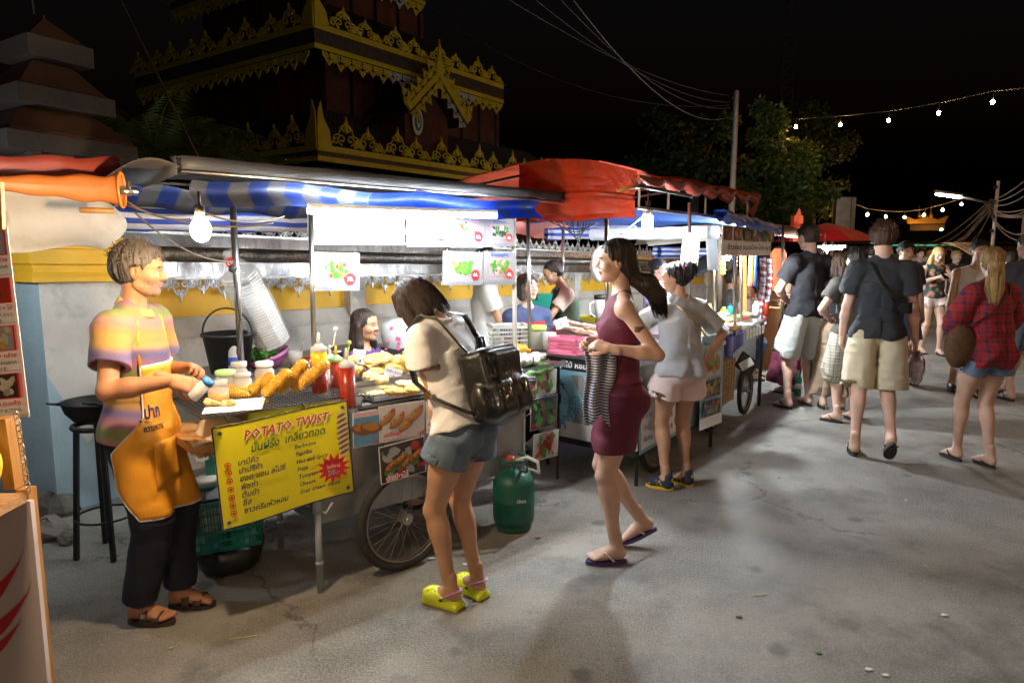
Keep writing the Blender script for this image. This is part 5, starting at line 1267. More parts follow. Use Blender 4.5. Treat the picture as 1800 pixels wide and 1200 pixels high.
s.rect(.0,.0,W,.12,'p_pale');s.text('Export',.03,H*.60,.075,'ink_black',bold=.02);s.text('นุ่ม',.05,H*.40,.14,'ink_navy',bold=.03);s.text('แต่ไร้...',.23,H*.42,.08,'p_blue',bold=.02);s.text('สุข',.26,H*.30,.10,'p_blue',bold=.03);s.text('สิงห์',.04,H*.1,.13,'p_blue',bold=.03)
m.build('front_panel',sq)
m=MB('paper');s=Sheet(m,ep(-.012,.01,.24),ep(-.012,.62,.27),ep(-.012,.01,.66),off=.002);s.base('p_sky',.002);W,H=s.w,s.h;s.rect(.02,.03,W-.04,H-.06,'ink_white')
for i,(a,b)in enumerate([('เล็ก','20฿'),('กลาง','30฿'),('ใหญ่','50฿'),('พิเศษ','60฿')]):s.text(a,.05,H*(.78-.2*i),.06,'ink_blue');s.rect(.24,H*(.76-.2*i),.10,.06,'p_green');s.text(b,.40,H*(.78-.2*i),.06,'ink_red')
m.build('price_banner',sq)
t=thing('squid_tray','tilted metal tray of pale pink squid on skewers','tray',G(1000,606,.95));a,b,c,d=G(968,583,1.0),G(1062,606,.97),G(1080,580,1.05),G(1000,566,1.05)
m=MB('steel');m.extr([a,b,c,d],(0,0,.008))
for p,q in((a,b),(b,c),(c,d),(d,a)):m.bar(p+V((0,0,.015)),q+V((0,0,.015)),.006,.03)
m.build('tray',t)
sq_=SDF(.005);sq_.cone((0,0,0),(.10,0,0),.018,.010,.01)
for k in range(4):sq_.cone((-.01,0,0),(-.05-.01*(k%2),.012*(k-1.5),.004*(-1)**k),.005,.003,.008)
P,Q=sq_.mesh();sm=MB('squid_skin');sm.add([tuple(x)for x in P],[tuple(q)for q in Q],True);sm.mat('wood_post');sm.tube([(-.16,0,0),(.0,0,.0)],.0025,4);so=None
for i in range(16):
 f=(i%8)/7;r_=i//8;p=(a.lerp(b,.12+.8*f)).lerp(d.lerp(c,.12+.8*f),.22+.4*r_)+V((0,0,.025+.008*(i%3)))
 if so is None:so=sm.build('squid_skewer',base=(0,0,0));o=so
 else:o=so.copy();COL.objects.link(o)
 o.location=p;o.rotation_euler=(0,.05,-.75+rnd.uniform(-.2,.2));tag(o,'pale pink squid on a skewer lying on the tilted tray','squid','squid skewers on the tray')
def cyl_obj(px,py,z,prof,mat,name,label,cat,extra=None,grp=None):
 c=G(px,py,z);m=MB(mat);m.lathe(prof,c,18)
 if extra:m.mat(extra[0]);m.lathe(extra[1],c,18)
 return tag(m.build(name),label,cat,grp)
cyl_obj(940,612,.905,[(.075,0),(.085,.14),(.085,.145),(0,.15)],'clear_jar','food_tub','clear food tub with a lime green lid on the squid stall counter','tub',('plastic_lime',[(.088,.14),(.09,.175),(.0,.178)]))
cyl_obj(965,614,.905,[(.045,0),(.055,.13),(.05,.13),(.04,.01),(0,.01)],'clear_jar','plastic_cup','clear plastic cup beside the lime lidded tub','cup')
pc_=G(998,618,.905);mesh_basket(pc_,.25,.17,.10,-.6,'plastic_pink','pink_basket','pink plastic mesh basket below the squid tray',4,14,.92,handle=False)
bj=G(1057,575,1.0);t=thing('blender','blender jug with black lid behind the squid tray','blender',bj)
m=MB('clear_jar');m.lathe([(.05,.05),(.065,.24),(.06,.24),(.045,.06)],bj,8);m.build('jug',t);m=MB('black');m.lathe([(.065,.24),(.066,.275),(0,.28)],bj,12);m.lathe([(.06,-.08),(.055,.05),(0,.05)],bj,12);m.build('lid',t)
m=MB('plastic_white');m.tube([bj+V((-.06,0,.22)),bj+V((-.10,0,.2)),bj+V((-.10,0,.12)),bj+V((-.05,0,.09))],.008,6);m.build('handle',t)
cyl_obj(1088,575,1.0,[(.035,0),(.045,.07),(.04,.07),(0,.01)],'plastic_teal','teal_cup','teal cup nearest the blender','cup');cyl_obj(1103,573,1.0,[(.035,0),(.045,.07),(.04,.07),(0,.01)],'plastic_teal','teal_cup','teal cup next to the face of the walking woman','cup')
m=MB('herb');leaf_cloud(m,G(1085,590,1.0)+V((0,0,.03)),(.10,.07,.04),150,.04,8);tag(m.build('herbs'),'bundle of green herbs beside the squid','herbs')
card(987,568,24,18,5.4,[('45',.2,.6,'ink_blue')],'price card with blue 45 standing in front of the yellow box',-.3)
m=MB('banner_yellow');c=G(1010,560,1.02);m.box(c,(.5,.14,.05),-.15);m.mat('black');m.box(c+V((-.2,-.01,.03)),(.1,.15,.02),-.15);m.box(c+V((.2,-.01,.03)),(.1,.15,.02),-.15);tag(m.build('yellow_box'),'flat yellow and black box behind the squid tray','box')
m=MB('plastic_lime');m.mat('plastic_basket');c=D(952,528,5.9);m.extr([c+V((-.12,0,.06)),c+V((.10,0,.06)),c+V((.06,.02,-.12)),c+V((-.08,.02,-.12))],(0,.02,0));tag(m.build('green_board'),'bright green plastic board beside the head of the woman with the red apron','board')
m=MB('plastic_white');c=D(893,595,5.2);mesh_basket((c.x,c.y,c.z-.1),.25,.2,.2,.2,'plastic_white','white_basket','white mesh basket behind the backpack girl',6,10,1.1,handle=False)
rc=thing('red_canopy','big red tarpaulin canopy with scalloped street edge over the squid stall','canopy',(.6,5.4,0))
K0=V((.84,4.65,2.17));KB=-ED;KL=2.55
ENDP=D(1322,352,6.65);KD=(ENDP-K0);KD.z=0;KL=KD.length;KD.normalize()
def rz(b):return[(0,2.17),(.35,2.27),(.72,2.31),(1.25,2.27),(1.75,2.20)]
def rprof(b):
 q=rz(0)
 for i in range(len(q)-1):
  if b<=q[i+1][0]:f=(b-q[i][0])/(q[i+1][0]-q[i][0]);return q[i][1]+(q[i+1][1]-q[i][1])*f
 return q[-1][1]
def rcan(a,b,dz=0):q=K0+KD*a+KB*b;return V((q.x,q.y,rprof(b)+dz))
m=MB('tarp_red');m.grid(lambda u,v:rcan(u*KL,v*1.75,.012*math.sin(u*13)*math.sin(v*9)-.03*math.sin(u*math.pi*3)**2+(.02*vnoise(np.array([u*6,v*7,1.])))),40,18,True,.004);m.build('roof_sheet',rc)
m=MB('tarp_red')
def flap(u,v):
 b=u*1.0;zt_=rprof(b);zb2=1.862+.008*math.sin(u*9)
 q=K0+KB*b+ED*0-KD*(.02+.012*math.sin(u*17+v*3)+.018*abs(vnoise(np.array([u*9+v*3,v*6,4.])))+(.025 if .52<v<.60 else 0));return V((q.x,q.y,zt_+(zb2-zt_)*v))
m.grid(flap,44,22,False,.004);m.build('end_flap',rc)
m=MB('tarp_maroon')
m.cur=0;m.mat('tarp_pink')
m.grid(lambda u,v:rcan(u*KL,1.72,-.42*v+.02*math.sin(u*21)),30,4,True,.004);m.build('back_flap',rc)
m=MB('tarp_maroon')
def scal(u,v):
 s_=abs(math.sin(u*math.pi*6.5));r_=.016+.022*s_+.01*vnoise(np.array([u*31,1.,2.]));t_=v*2*math.pi
 p=rcan(u*KL,-.02,-.02-.035*s_+.02*vnoise(np.array([u*20,v*2,2.])));return p+KB*(r_*math.cos(t_))+V((0,0,r_*1.2*math.sin(t_)))
m.grid(scal,70,10,True);m.extr([rcan(KL,0,.06),rcan(KL+.14,-.05,.02),rcan(KL+.06,0,-.22),rcan(KL-.02,.1,-.05)],(0,.02,0));m.build('scalloped_edge',rc)
m=MB('steel')
for a,b in(((.05,.02),(KL,.02)),((.05,.7),(KL,.7)),((.05,1.7),(KL,1.7))):m.bar(rcan(*a,-.035),rcan(*b,-.035),.022)
for a in(.1,.9,1.7,2.4):m.bar(rcan(a,.0,-.05),rcan(a,.7,-.05),.02);m.bar(rcan(a,.7,-.05),rcan(a,1.7,-.05),.02)
m.bar(rcan(.06,.02,-.24),rcan(KL,.02,-.24),.02)
for a in(.06,.55,1.3,2.4):m.bar(rcan(a,.02,-.24),rcan(a,.02,-.04),.014)
m.build('frame',rc)
m=MB('wood_post');m.cyl(D(1085,335,4.58),D(1135,326,4.66),.012,seg=8);m.mat('black_iron');m.cyl(D(1120,326,4.6),D(1215,345,5.0),.012,seg=8);m.build('cross_pole',rc)
t=thing('energy_lamp','glowing white spiral lamp hanging under the edge of the red canopy','light bulb',D(1138,392,4.85))
m=MB('cfl');c=D(1138,394,4.85)
for dx in(-.02,.02):m.cyl(c+V((dx,0,-.055)),c+V((dx,0,.055)),.016,seg=8)
m.build('tube',t);m=MB('plastic_white');m.cyl(c+V((0,0,.055)),c+V((0,0,.10)),.032,seg=12);m.mat('black');m.cyl(c+V((0,0,.10)),c+V((0,0,.16)),.018,seg=8);m.tube([c+V((0,0,.16)),c+V((0,0,.24))],.006,5);m.build('socket',t)
m=MB('wire')
for k in range(6):m.tube(sag(D(966+10*k,388,4.9),D(1050-6*k,392,4.8),.05+.02*k),.004,4)
m.tube(sag(D(1138,375,4.9),D(1090,412,4.9),.0),.004,4);tag(m.build('loose_cable'),'tangled pale lamp cables under the red canopy end flap','cable')
steel_pole(D(1212,560,5.4),D(1212,356,5.4),.014,'steel canopy pole rising above the hair bun of the girl in grey')
steel_pole(D(988,540,6.3),D(990,400,6.3),.014,'steel pole crossing the woman with the green vest')
m=MB('plastic_white');c=D(1056,465,5.6);m.sphere(c,.11,12,9,(.8,.8,1.35),None,.16);m.mat('p_red');m.sphere(c+V((.07,-.02,.1)),.03,8,6,(1,1,3));tag(m.build('hanging_bag'),'white plastic bag hanging left of the walking womans hair','bag')
T0=V((1.68,5.70,0));TD=(V((2.66,7.19,0))-T0);TLn=TD.length;TD.normalize();TNn=V((TD.y,-TD.x,0))
def t3(a,b,z):q=T0+TD*a-TNn*b;return V((q.x,q.y,z))
def t3box(mb,a0,a1,b0,b1,z0,z1):
 vs=[t3(a,b,z)for z in(z0,z1)for b in(b0,b1)for a in(a0,a1)]
 mb.add(vs,[(0,2,3,1),(4,5,7,6),(0,1,5,4),(2,6,7,3),(0,4,6,2),(1,3,7,5)],False)
ns=thing('noodle_stall','long metal counter stall with wicker box and small wheel beyond the girl in grey','food stall',t3(.9,.3,0))
m=MB('steel');t3box(m,-.1,TLn+.02,-.03,.75,.905,.93);m.build('counter_top',ns)
m=MB('steel_paint');t3box(m,.85,TLn-.06,.05,.7,.3,.90);m.build('body',ns)
m=MB('wicker');t3box(m,.22,.72,.02,.5,.26,.66)
for k in range(9):z=.28+.045*k;m.bar(t3(.21,.0,z),t3(.73,.0,z),.012)
for k in range(7):m.bar(t3(.22+.083*k,-.005,.26),t3(.22+.083*k,-.005,.66),.012)
m.build('wicker_box',ns)
wheel(t3(.42,.10,.26),.26,TNn,ns);wheel(t3(1.25,.02,.25),.24,TNn,ns)
m=MB('black_iron');m.bar(t3(TLn-.03,.0,0),t3(TLn-.03,.0,.9),.03);m.build('leg',ns)
m=MB('black_iron');m.bar(t3(.1,.6,0),t3(.1,.6,.9),.03);m.build('leg',ns)
M('tarp_purple',(.05,.03,.28),.35,var=.3,bump=.6,bscale=12);m=MB('tarp_purple');m.grid(lambda u,v:t3(.28+.55*u,-.04-.02*math.sin(u*9),.90-v*(.17+.05*math.sin(u*5))),12,4,True,.004);m.build('purple_sheet',ns)
m=MB('black');pt=Sheet(m,D(1308,650,6.3),D(1318,633,6.3),D(1298,640,6.3));m.mat('black');c=D(1312,640,6.35);m.box(c,(.20,.03,.16),.3,Euler((0,.6,0)))
s=Sheet(m,D(1305,652,6.28),D(1326,640,6.28),D(1297,640,6.28));s.base('paper',.002);s.text('กจม',.02,s.h*.55,s.h*.35,'ink_black');s.text('657',.02,s.h*.1,s.h*.4,'ink_black');tag(m.build('licence_plate'),'small tilted number plate leaning under the far end of the metal counter','number plate')
for k in range(6):
 m=MB('paper');a=.95+.12*k;s=Sheet(m,t3(a,-.045,.80),t3(a+.085,-.045,.80),t3(a,-.045,.89));s.base('paper',.001);s.text('20',.02,.03,.035,'ink_blue');tag(m.build('price_tag'),'small white price tag hanging from the edge of the metal counter','price tag','price tags on the counter edge')
m=MB('p_sky');s=Sheet(m,D(1229,757,5.30),D(1268,742,5.62),D(1231,592,5.30),off=.002);s.base('p_sky',.003);W,H=s.w,s.h
s.rect(0,0,W,H*.12,'ink_white');s.text('Yogurt',.02,H*.88,H*.08,'ink_blue',width=W*.8,bold=.03);foodpic(s,W*.1,H*.55,W*.8,H*.26,['p_orange','p_leaf','p_gold','p_red'],3,20,'p_pale',.2);foodpic(s,W*.1,H*.33,W*.75,H*.19,['p_red','p_gold','p_leaf'],5,20,'p_dark',.14);foodpic(s,W*.1,H*.13,W*.75,H*.17,['p_orange','p_leaf','p_red'],7,20,'p_dark',.14);s.text('YOGURT',.01,H*.2,H*.06,'ink_blue',width=W*.55,bold=.04)
tag(m.build('fruit_banner'),'blue and white fruit yogurt banner right of the girl in grey','banner')
for i,(px,py,r_,h_,mt,cp_,lb)in enumerate([(1238,548,.03,.20,'sauce_yellow','plastic_white','yellow and white bottle nearest the girls bun'),(1246,550,.035,.18,'clear_jar','sauce_yellow','clear bottle with yellow shoulder'),(1272,545,.04,.12,'sauce_yellow','lid_green','round yellow sauce jar with green top'),(1283,540,.03,.13,'plastic_teal','ink_blue','small blue bottle in the row of sauces'),(1293,540,.03,.14,'sauce_red','lid_green','red sauce bottle with green top'),(1303,538,.035,.18,'p_sky','plastic_white','pale blue packet beside the child'),(1328,540,.04,.16,'plastic_white','plastic_white','white jar right of the child'),(1346,541,.03,.18,'sauce_red','plastic_white','red bottle beside the patterned cloth')]):
 c=G(px,py+14,.932);m=MB(mt);m.lathe([(r_,0),(r_,h_*.7),(r_*.5,h_*.85)],c,12);m.mat(cp_);m.lathe([(r_*.52,h_*.85),(r_*.4,h_),(0,h_)],c,12);tag(m.build('condiment_bottle'),lb+' on the metal counter','bottle')
m=MB('noodle');c=G(1245,590,.935)
for k in range(130):
 a=rnd.uniform(0,6.28);r_=rnd.uniform(.02,.17);p=c+V((r_*math.cos(a),r_*math.sin(a)*.8+.1,.03+.14*(1-r_/.17)*rnd.random()));q=p+V((rnd.uniform(-.07,.07),rnd.uniform(-.07,.07),rnd.uniform(-.02,.02)));m.tube([p,p.lerp(q,.5)+V((0,0,.02)),q],.004,4,False)
m.sphere(c+V((0,.1,.03)),.14,12,6,(1,.8,.6));tag(m.build('noodle_heap'),'big heap of pale yellow noodles in front of the smiling woman','noodles')
m=MB('noodle');m.sphere(G(1222,585,.94)+V((0,.1,.03)),.11,12,6,(1,.8,.8),None,.1);tag(m.build('noodle_heap'),'smaller heap of noodles half hidden behind the bun','noodles')
for i in range(16):
 c=t3(.75+.06*i,.15+.2*(i%3),.945+.02*(i%2));m=MB(['fried','p_gold','p_red','noodle','p_leaf'][i%5]);m.lathe([(.05,0),(.07,.02),(.055,.035),(0,.05)],c,10);tag(m.build('food_plate'),'small plate of snacks among the others on the metal counter','plate','snack plates on the metal counter')
m=MB('plastic_white');m.lathe([(.05,0),(.10,.06),(.095,.06),(0,.01)],G(1305,580,.935),16);tag(m.build('white_bowl'),'white bowl near the price tags on the metal counter','bowl')
m=MB('wicker');m.lathe([(.09,0),(.11,.05),(.10,.05),(0,.02)],G(1285,580,.935),16);tag(m.build('round_basket'),'shallow brown basket beside the white bowl','basket')
m=MB('plastic_clear');m.sphere(G(1262,590,.95)+V((0,0,.04)),.08,10,8,(1.2,1,.8),None,.3);tag(m.build('plastic_bag'),'lime tinted plastic bag at the near corner of the metal counter','bag')
for px,py,yt,Y,r_,lb in((1292,590,405,6.1,.018,'steel pole standing on the near end of the metal counter'),(1304,585,408,6.6,.013,'second steel pole behind the near counter pole'),(1376,610,395,7.4,.015,'bluish steel pole in front of the orange lantern'),(1256,560,420,7.2,.016,'pale blue steel pole behind the yellow sauce bottles'),(1265,560,415,7.6,.03,'dark wooden post behind the yellow flower garland')):
 steel_pole(D(px-(1 if px>1300 else 0),py,Y),D(px,yt,Y),r_,lb,'bark' if 'wooden' in lb else 'steel')
m=MB('tarp_blue');cz=1.90
def bc_(u,v):q=t3(-.15+2.1*u,-.05+1.9*v,cz+.10*math.sin(math.pi*min(1,v*1.1)*.9)+.02*math.sin(u*14+v*5)-.04*u);return q
bt_=thing('blue_canopy','blue tarpaulin canopy with crinkled roll beyond the red canopy','canopy',t3(.8,.5,0));m.grid(bc_,24,12,True,.004);m.build('roof_sheet',bt_)
m=MB('tarp_blue');roll(m,t3(-.1,-.06,1.93),t3(1.95,-.06,1.86),.05,50,12,.35);m.build('crinkled_roll',bt_)
m=MB('plastic_clear');roll(m,D(1040,412,6.4),D(1262,408,5.7),.055,30,12,.1);m.grid(lambda u,v:D(1240,412,5.75)+V((.12*u,.1*u,-.30*v))+V((.03*v,0,0)),3,6,True,.002);tag(m.build('clear_roll'),'rolled clear plastic sheet between the glowing lamp and the blue canopy','plastic roll')
m=MB('tarp_stripe');roll(m,D(960,412,6.6),D(1115,405,6.9),.06,20,12,.1);tag(m.build('striped_roll'),'distant blue striped roll below the red end flap','tarpaulin')
m=MB('tarp_stripe');roll(m,D(1155,443,8.6),D(1260,447,9.4),.075,20,12,.05);tag(m.build('striped_roll'),'distant blue striped roll behind the hanging vegetable menu','tarpaulin')
m=MB('tarp_white');m.grid(lambda u,v:D(1140,432,8.6).lerp(D(1270,420,9.8),u)+V((0,1.0*v,.12*math.sin(v*3))),8,4,True,.004);tag(m.build('small_awning'),'small cream awning behind the hanging vegetable menu','awning')
m=MB('paper');s=Sheet(m,t3(.05,-.04,1.60),t3(1.78,-.04,1.60),t3(.05,-.04,1.86),off=.003);s.base('paper',.003);W,H=s.w,s.h
for i in range(6):foodpic(s,W*(.02+.165*i),H*.52,W*.14,H*.44,[['p_red','p_brown','p_gold'],['p_gold','p_red','p_cream'],['p_green','p_leaf','p_red'],['p_brown','p_pale'],['p_dark','p_green'],['p_gold','p_brown']][i],i,16,'p_brown',.2)
s.text('ข้าวซอย ขนมเบื้อง-ไทย-ญวน',.03,H*.22,H*.22,'ink_black',width=W*.9,bold=.03);s.text('Thai crepe and noodle',.03,H*.05,H*.11,'ink_red',width=W*.6);tag(m.build('stall_banner'),'long cream banner with dark Thai lettering under the blue canopy','banner')
m=MB('black');s=Sheet(m,D(1194,473,5.3),D(1226,475,5.3),D(1194,408,5.3));s.base('black',.004);W,H=s.w,s.h;s.rect(.004,.03,W-.008,H-.034,'paper')
for k in range(5):s.text(['ผักสด','ส้มตำ','ยำผัก','MENU','ผลไม้'][k],W*.5,H*(.86-.1*k),H*.055,['ink_blue','ink_red'][k%2],align='C')
for k in range(14):s.ell(W*(.12+.13*(k%7)),H*(.17+.12*(k//7)),.006,.012,['p_red','p_green','p_orange','p_gold','p_brown'][k%5])
tag(m.build('vegetable_menu'),'hanging vegetable menu board above the girl in grey','menu sign')
bulb('hanging_bulb',D(1277,447,6.7),.05,'glowing bulb under the cream banner of the noodle stall','cfl',None,.12)
bulb('hanging_bulb',D(1418,432,9.5),.05,'glowing lamp behind the shoulder of the tall man in black','cfl',None,.12)
bulb('hanging_bulb',D(1449,441,11.0),.055,'bright lamp seen between the tall man and the man in the brown shirt','cfl',None,.15)
t=thing('paper_lantern','glowing red orange paper lantern beside the tall man in black','lantern',D(1367,500,8.2));c=D(1367,474,8.2)
m=MB('lantern_red');m.lathe([(.05,-.25),(.085,-.20),(.10,-.08),(.10,.10),(.085,.20),(.05,.25)],c,16);m.build('shade',t);m=MB('black');m.lathe([(.052,-.27),(.052,-.25)],c,12);m.build('lower_rim',t);m=MB('black');m.lathe([(.052,.25),(.052,.275)],c,12);m.tube([c+V((0,0,.27)),c+V((0,0,.5))],.004,4);m.build('rim',t)
stripes('pattern_cloth',[(.6,.58,.55),(.02,.02,.03),(.45,.02,.03),(.02,.02,.03),(.65,.6,.6)],axis=(.6,.2,.8),period=.07,axis2=2)
m=MB('pattern_cloth');m.grid(lambda u,v:D(1335,452,7.6)+V((.13*u+.02*math.sin(v*5),.03*math.sin(u*12),-.78*v)),10,12,True,.004);tag(m.build('hanging_cloth'),'long black white and red patterned cloth hanging beside the lantern','cloth')
for k,(px,mt,lb)in enumerate([(1317,'p_pink','pink ribbon'),(1321,'p_orange','orange ribbon'),(1327,'ink_blue','blue ribbon')]):m=MB(mt);m.grid(lambda u,v:D(px,440,7.3)+V((.03*u,0,-.38*v)),1,6,True,.002);tag(m.build('ribbon'),lb+' hanging under the end of the cream banner','ribbon')
m=MB('sauce_yellow')
for k in range(5):m.sphere(D(1271,460+5*k,6.9),.025+.006*(k%2),8,6,(1,1,.7),None,.2)
tag(m.build('flower_garland'),'yellow flower garland hanging below the glowing bulb','garland')
m=MB('wood_post');m.bar(D(1306,560,7.6),D(1306,445,7.6),.06);tag(m.build('wooden_post'),'orange lit wooden post between the steel poles and the child','post')
m=MB('tarp_grey');m.grid(lambda u,v:D(1225,486,8.0).lerp(D(1300,448,8.6),u)+V((0,.6*v,.12*v)),6,3,True,.004);tag(m.build('slanting_sheet'),'slanting grey sheet with frayed edge behind the sauce bottles','tarpaulin')
fs1=thing('far_stall','tan roofed stall with hanging goods behind the tall man in black','food stall',(3.6,9.3,0))
m=MB('tarp_white');m.mats=[M('tarp_tan',(.30,.17,.12),.6,var=.2,bump=.3)];m.grid(lambda u,v:D(1340,417,8.9).lerp(D(1445,414,10.6),u)+V((-1.2*v,.9*v,.18*math.sin(v*3)+.02*math.sin(u*9))),14,6,True,.004);m.build('roof_sheet',fs1)
m=MB('wood_plank');p,q=D(1385,560,9.4),D(1450,535,11.);m.extr([V((p.x,p.y,.0)),V((q.x,q.y,.0)),V((q.x-.6,q.y+.4,.0)),V((p.x-.6,p.y+.4,.0))],(0,0,.85));m.build('counter',fs1)
for k in range(10):
 c=D(1380+8*k,440,9.3+.15*k);m=MB(['p_red','p_cream','p_green','p_blue','p_gold'][k%5]);m.grid(lambda u,v:c+V((.09*u,0,-.1-.5*v)),1,2,True,.003);tag(m.build('hanging_garment'),'small coloured garment hanging at the back of the tan roofed stall','garment','garments hanging in the far stall')
for k in range(8):
 c=D(1388+9*k,520,9.4+.2*k);m=MB(['p_gold','p_red','p_leaf'][k%3]);m.lathe([(.06,0),(.07,.08),(0,.1)],V((c.x,c.y+.1,.852)),8);tag(m.build('goods_tub'),'small tub of goods on the far stall counter','tub','tubs on the far counter')
M('umbrella_red',(.65,.02,.02),.5,var=.1,transl=.5)
um=thing('market_umbrella','bright red market umbrella far behind the man in the brown shirt','umbrella',D(1455,440,14)*V((1,1,0)));c=D(1452,424,14);m=MB('umbrella_red');m.lathe([(1.05,0),(.55,.22),(.05,.36),(0,.37)],c,8,None,False);m.build('canopy',um);m=MB('steel');m.cyl((c.x,c.y,0),c+V((0,0,.36)),.02,seg=8);m.build('pole',um)
t=thing('tube_light','short white tube light under the far red umbrella','tube light',D(1462,437,12));m=MB('tube_far');m.tube([D(1446,438,12),D(1480,437,12)],.016,6);m.build('tube',t);m=MB('plastic_white');m.bar(D(1438,434,12),D(1486,433,12),.05);m.build('fitting',t)
m=MB('tarp_red');c=D(1400,402,11);m.box(c,(.14,.14,.4));m.extr([c+V((-.05,-.07,.2)),c+V((.05,-.07,.2)),c+V((0,-.07,.32))],(0,.02,0));tag(m.build('gate_finial'),'red painted block with a small point above the tall mans head','finial')
stripes('awning_stripe',[(.42,.24,.10),(.55,.48,.38)],axis=0,period=.28)
m=MB('awning_stripe');p,q=D(1708,448,12.),D(1775,446,12.6);m.grid(lambda u,v:p.lerp(q,u)+V((0,.9*v,.22*math.sin(v*1.57))),12,5,True,.01);tag(m.build('striped_awning'),'small orange and cream striped awning beside the grey haired man','awning')
for k in range(3):
 c=D(1540+60*k,452,20+k);m=MB('far_roof');m.box((c.x,c.y,.95),(1.2,.8,1.2));m.mat('far_wall');m.box((c.x,c.y-.42,1.0),(1.0,.03,.5));tag(m.build('parked_cart'),['dark parked cart under the green light strip','dark parked cart behind the blonde woman','dark parked cart near the striped awning'][k],'cart')
for i,(px,py,a,L)in enumerate([(403,1122,.35,.10),(1322,1046,.3,.05),(1010,905,.2,.03)]):m=MB('noodle');c=G(px,py,.004);m.bar(c,c+V((L*math.cos(a)*1.6,L*math.sin(a),0)),.003);tag(m.build('straw'),['long pale straw lying on the street in front of the sandal','short straw lying on the open street','tiny straw lying under the squid stall'][i],'straw')
M('skin_tan',(.50,.27,.16),.55,var=.22,scale=9,sss=.05,bump=.12,bscale=300);M('skin_brown',(.40,.18,.085),.55,var=.25,scale=9,sss=.05,bump=.12,bscale=300);M('skin_fair',(.62,.38,.28),.55,var=.2,scale=9,sss=.06,bump=.12,bscale=300);M('skin_pale',(.66,.46,.34),.45,var=.06,scale=14,sss=.15)
M('lips',(.42,.14,.11),.4,var=.05);M('brow',(.035,.025,.02),.8,var=0);M('eye_white',(.7,.68,.64),.2,var=0);M('iris',(.03,.018,.01),.15,var=0);M('nail',(.7,.45,.38),.3,var=0);M('stubble',(.22,.15,.11),.7,var=.3,scale=80)
def hairmat(n,c):
 return M(n,c,.5,var=.45,scale=45,stretch=(1,1,.12),bump=.8,bscale=110,spec=.3)
hairmat('hair_black',(.016,.012,.011));hairmat('hair_brown',(.055,.028,.016));hairmat('hair_dbrown',(.028,.017,.013));hairmat('hair_blond',(.48,.32,.13));hairmat('hair_dkblond',(.26,.15,.055));hairmat('hair_grey',(.075,.062,.052));hairmat('hair_ltbrown',(.10,.06,.035))
def cloth(n,c,rough=.85,**k):return M(n,c,rough,var=k.pop('var',.10),scale=k.pop('scale',9),bump=k.pop('bump',.35),bscale=k.pop('bscale',260),wr=k.pop('wr',.85),wscale=6.5,**k)
cloth('denim',(.12,.165,.225),var=.3,scale=14);cloth('denim_blue',(.16,.23,.34),var=.25);cloth('apron_orange',(.80,.33,.015),.6);cloth('trouser_navy',(.007,.009,.022));cloth('blouse_cream',(.78,.77,.77));cloth('dress_wine',(.12,.007,.028),.7);cloth('tee_grey',(.42,.42,.43));cloth('short_pink',(.72,.55,.50))
cloth('tee_black',(.010,.009,.012));cloth('tee_slate',(.024,.027,.033));cloth('short_cream',(.60,.52,.36));cloth('short_beige',(.44,.44,.40));cloth('tee_brown',(.07,.06,.05));cloth('skirt_tan',(.35,.24,.16));cloth('purple',(.08,.03,.14));cloth('red_apron',(.45,.02,.03));cloth('blue_dark',(.05,.07,.16));cloth('green_vest',(.06,.10,.06));cloth('white_tee',(.62,.62,.60));cloth('pink_tee',(.62,.42,.36));cloth('lav',(.42,.36,.62));cloth('jeans_blue',(.06,.09,.16));cloth('tank_white',(.62,.58,.54));cloth('tee_steel',(.05,.06,.085));cloth('trim_white',(.72,.70,.66));cloth('skirt_print',(.22,.04,.08),var=.6,scale=18)
stripes('polo',[(.42,.20,.06),(.34,.17,.14),(.17,.20,.06),(.28,.12,.16),(.12,.09,.20),(.40,.22,.06)],axis=(.12,.1,1),period=.26,rough=.85)
stripes('tartan',[(.36,.014,.016),(.05,.02,.025),(.36,.014,.016),(.30,.02,.03),(.02,.03,.06)],axis=0,period=.07,rough=.9,duty=[0,.28,.36,.62,.74],axis2=2,cols2=[(.36,.014,.016),(.03,.02,.03),(.36,.014,.016),(.25,.02,.03),(.02,.03,.06)])
stripes('check_short',[(.45,.40,.30),(.12,.12,.13),(.48,.43,.32),(.2,.18,.16)],axis=0,period=.06,rough=.9,duty=[0,.35,.5,.85],axis2=2)
stripes('shirt_stripe',[(.60,.60,.66),(.04,.04,.07)],axis=2,period=.014,rough=.9)
M('floral',(.03,.05,.03),.8,var=0)
def floral():
 m=MATS['floral'];N,L=nt(m);b=N['Principled BSDF'];tc=N.new('ShaderNodeTexCoord');v=N.new('ShaderNodeTexVoronoi');v.inputs['Scale'].default_value=13;L.new(tc.outputs['Object'],v.inputs['Vector'])
 r=N.new('ShaderNodeValToRGB');e=r.color_ramp.elements;e[0].position=.25;e[0].color=(.6,.10,.09,1);e[1].position=.55;e[1].color=(.02,.025,.03,1);x=e.new(.4);x.color=(.05,.16,.07,1);L.new(v.outputs['Distance'],r.inputs[0]);L.new(r.outputs[0],b.inputs['Base Color'])
floral()
M('croc',(.62,.66,.015),.45,var=.04);M('croc_strap',(.50,.25,.42),.5);M('sandal',(.045,.028,.018),.6,var=.2);M('flip_purple',(.10,.05,.20),.6);M('flip_white',(.7,.7,.68),.5);M('flip_dark',(.03,.025,.022),.7);M('shoe_navy',(.02,.03,.06),.8);M('shoe_yellow',(.70,.45,.02),.6);M('leather',(.010,.010,.011),.33,var=.1,bump=.3,bscale=60,coat=.2,wr=.5,wscale=8);M('brass',(.5,.36,.18),.3,1.)
M('fur_brown',(.14,.07,.035),.95,var=.4,scale=30,bump=1.,bscale=90)
def RX(a):return Matrix.Rotation(a,3,'X')
def RY(a):return Matrix.Rotation(a,3,'Y')
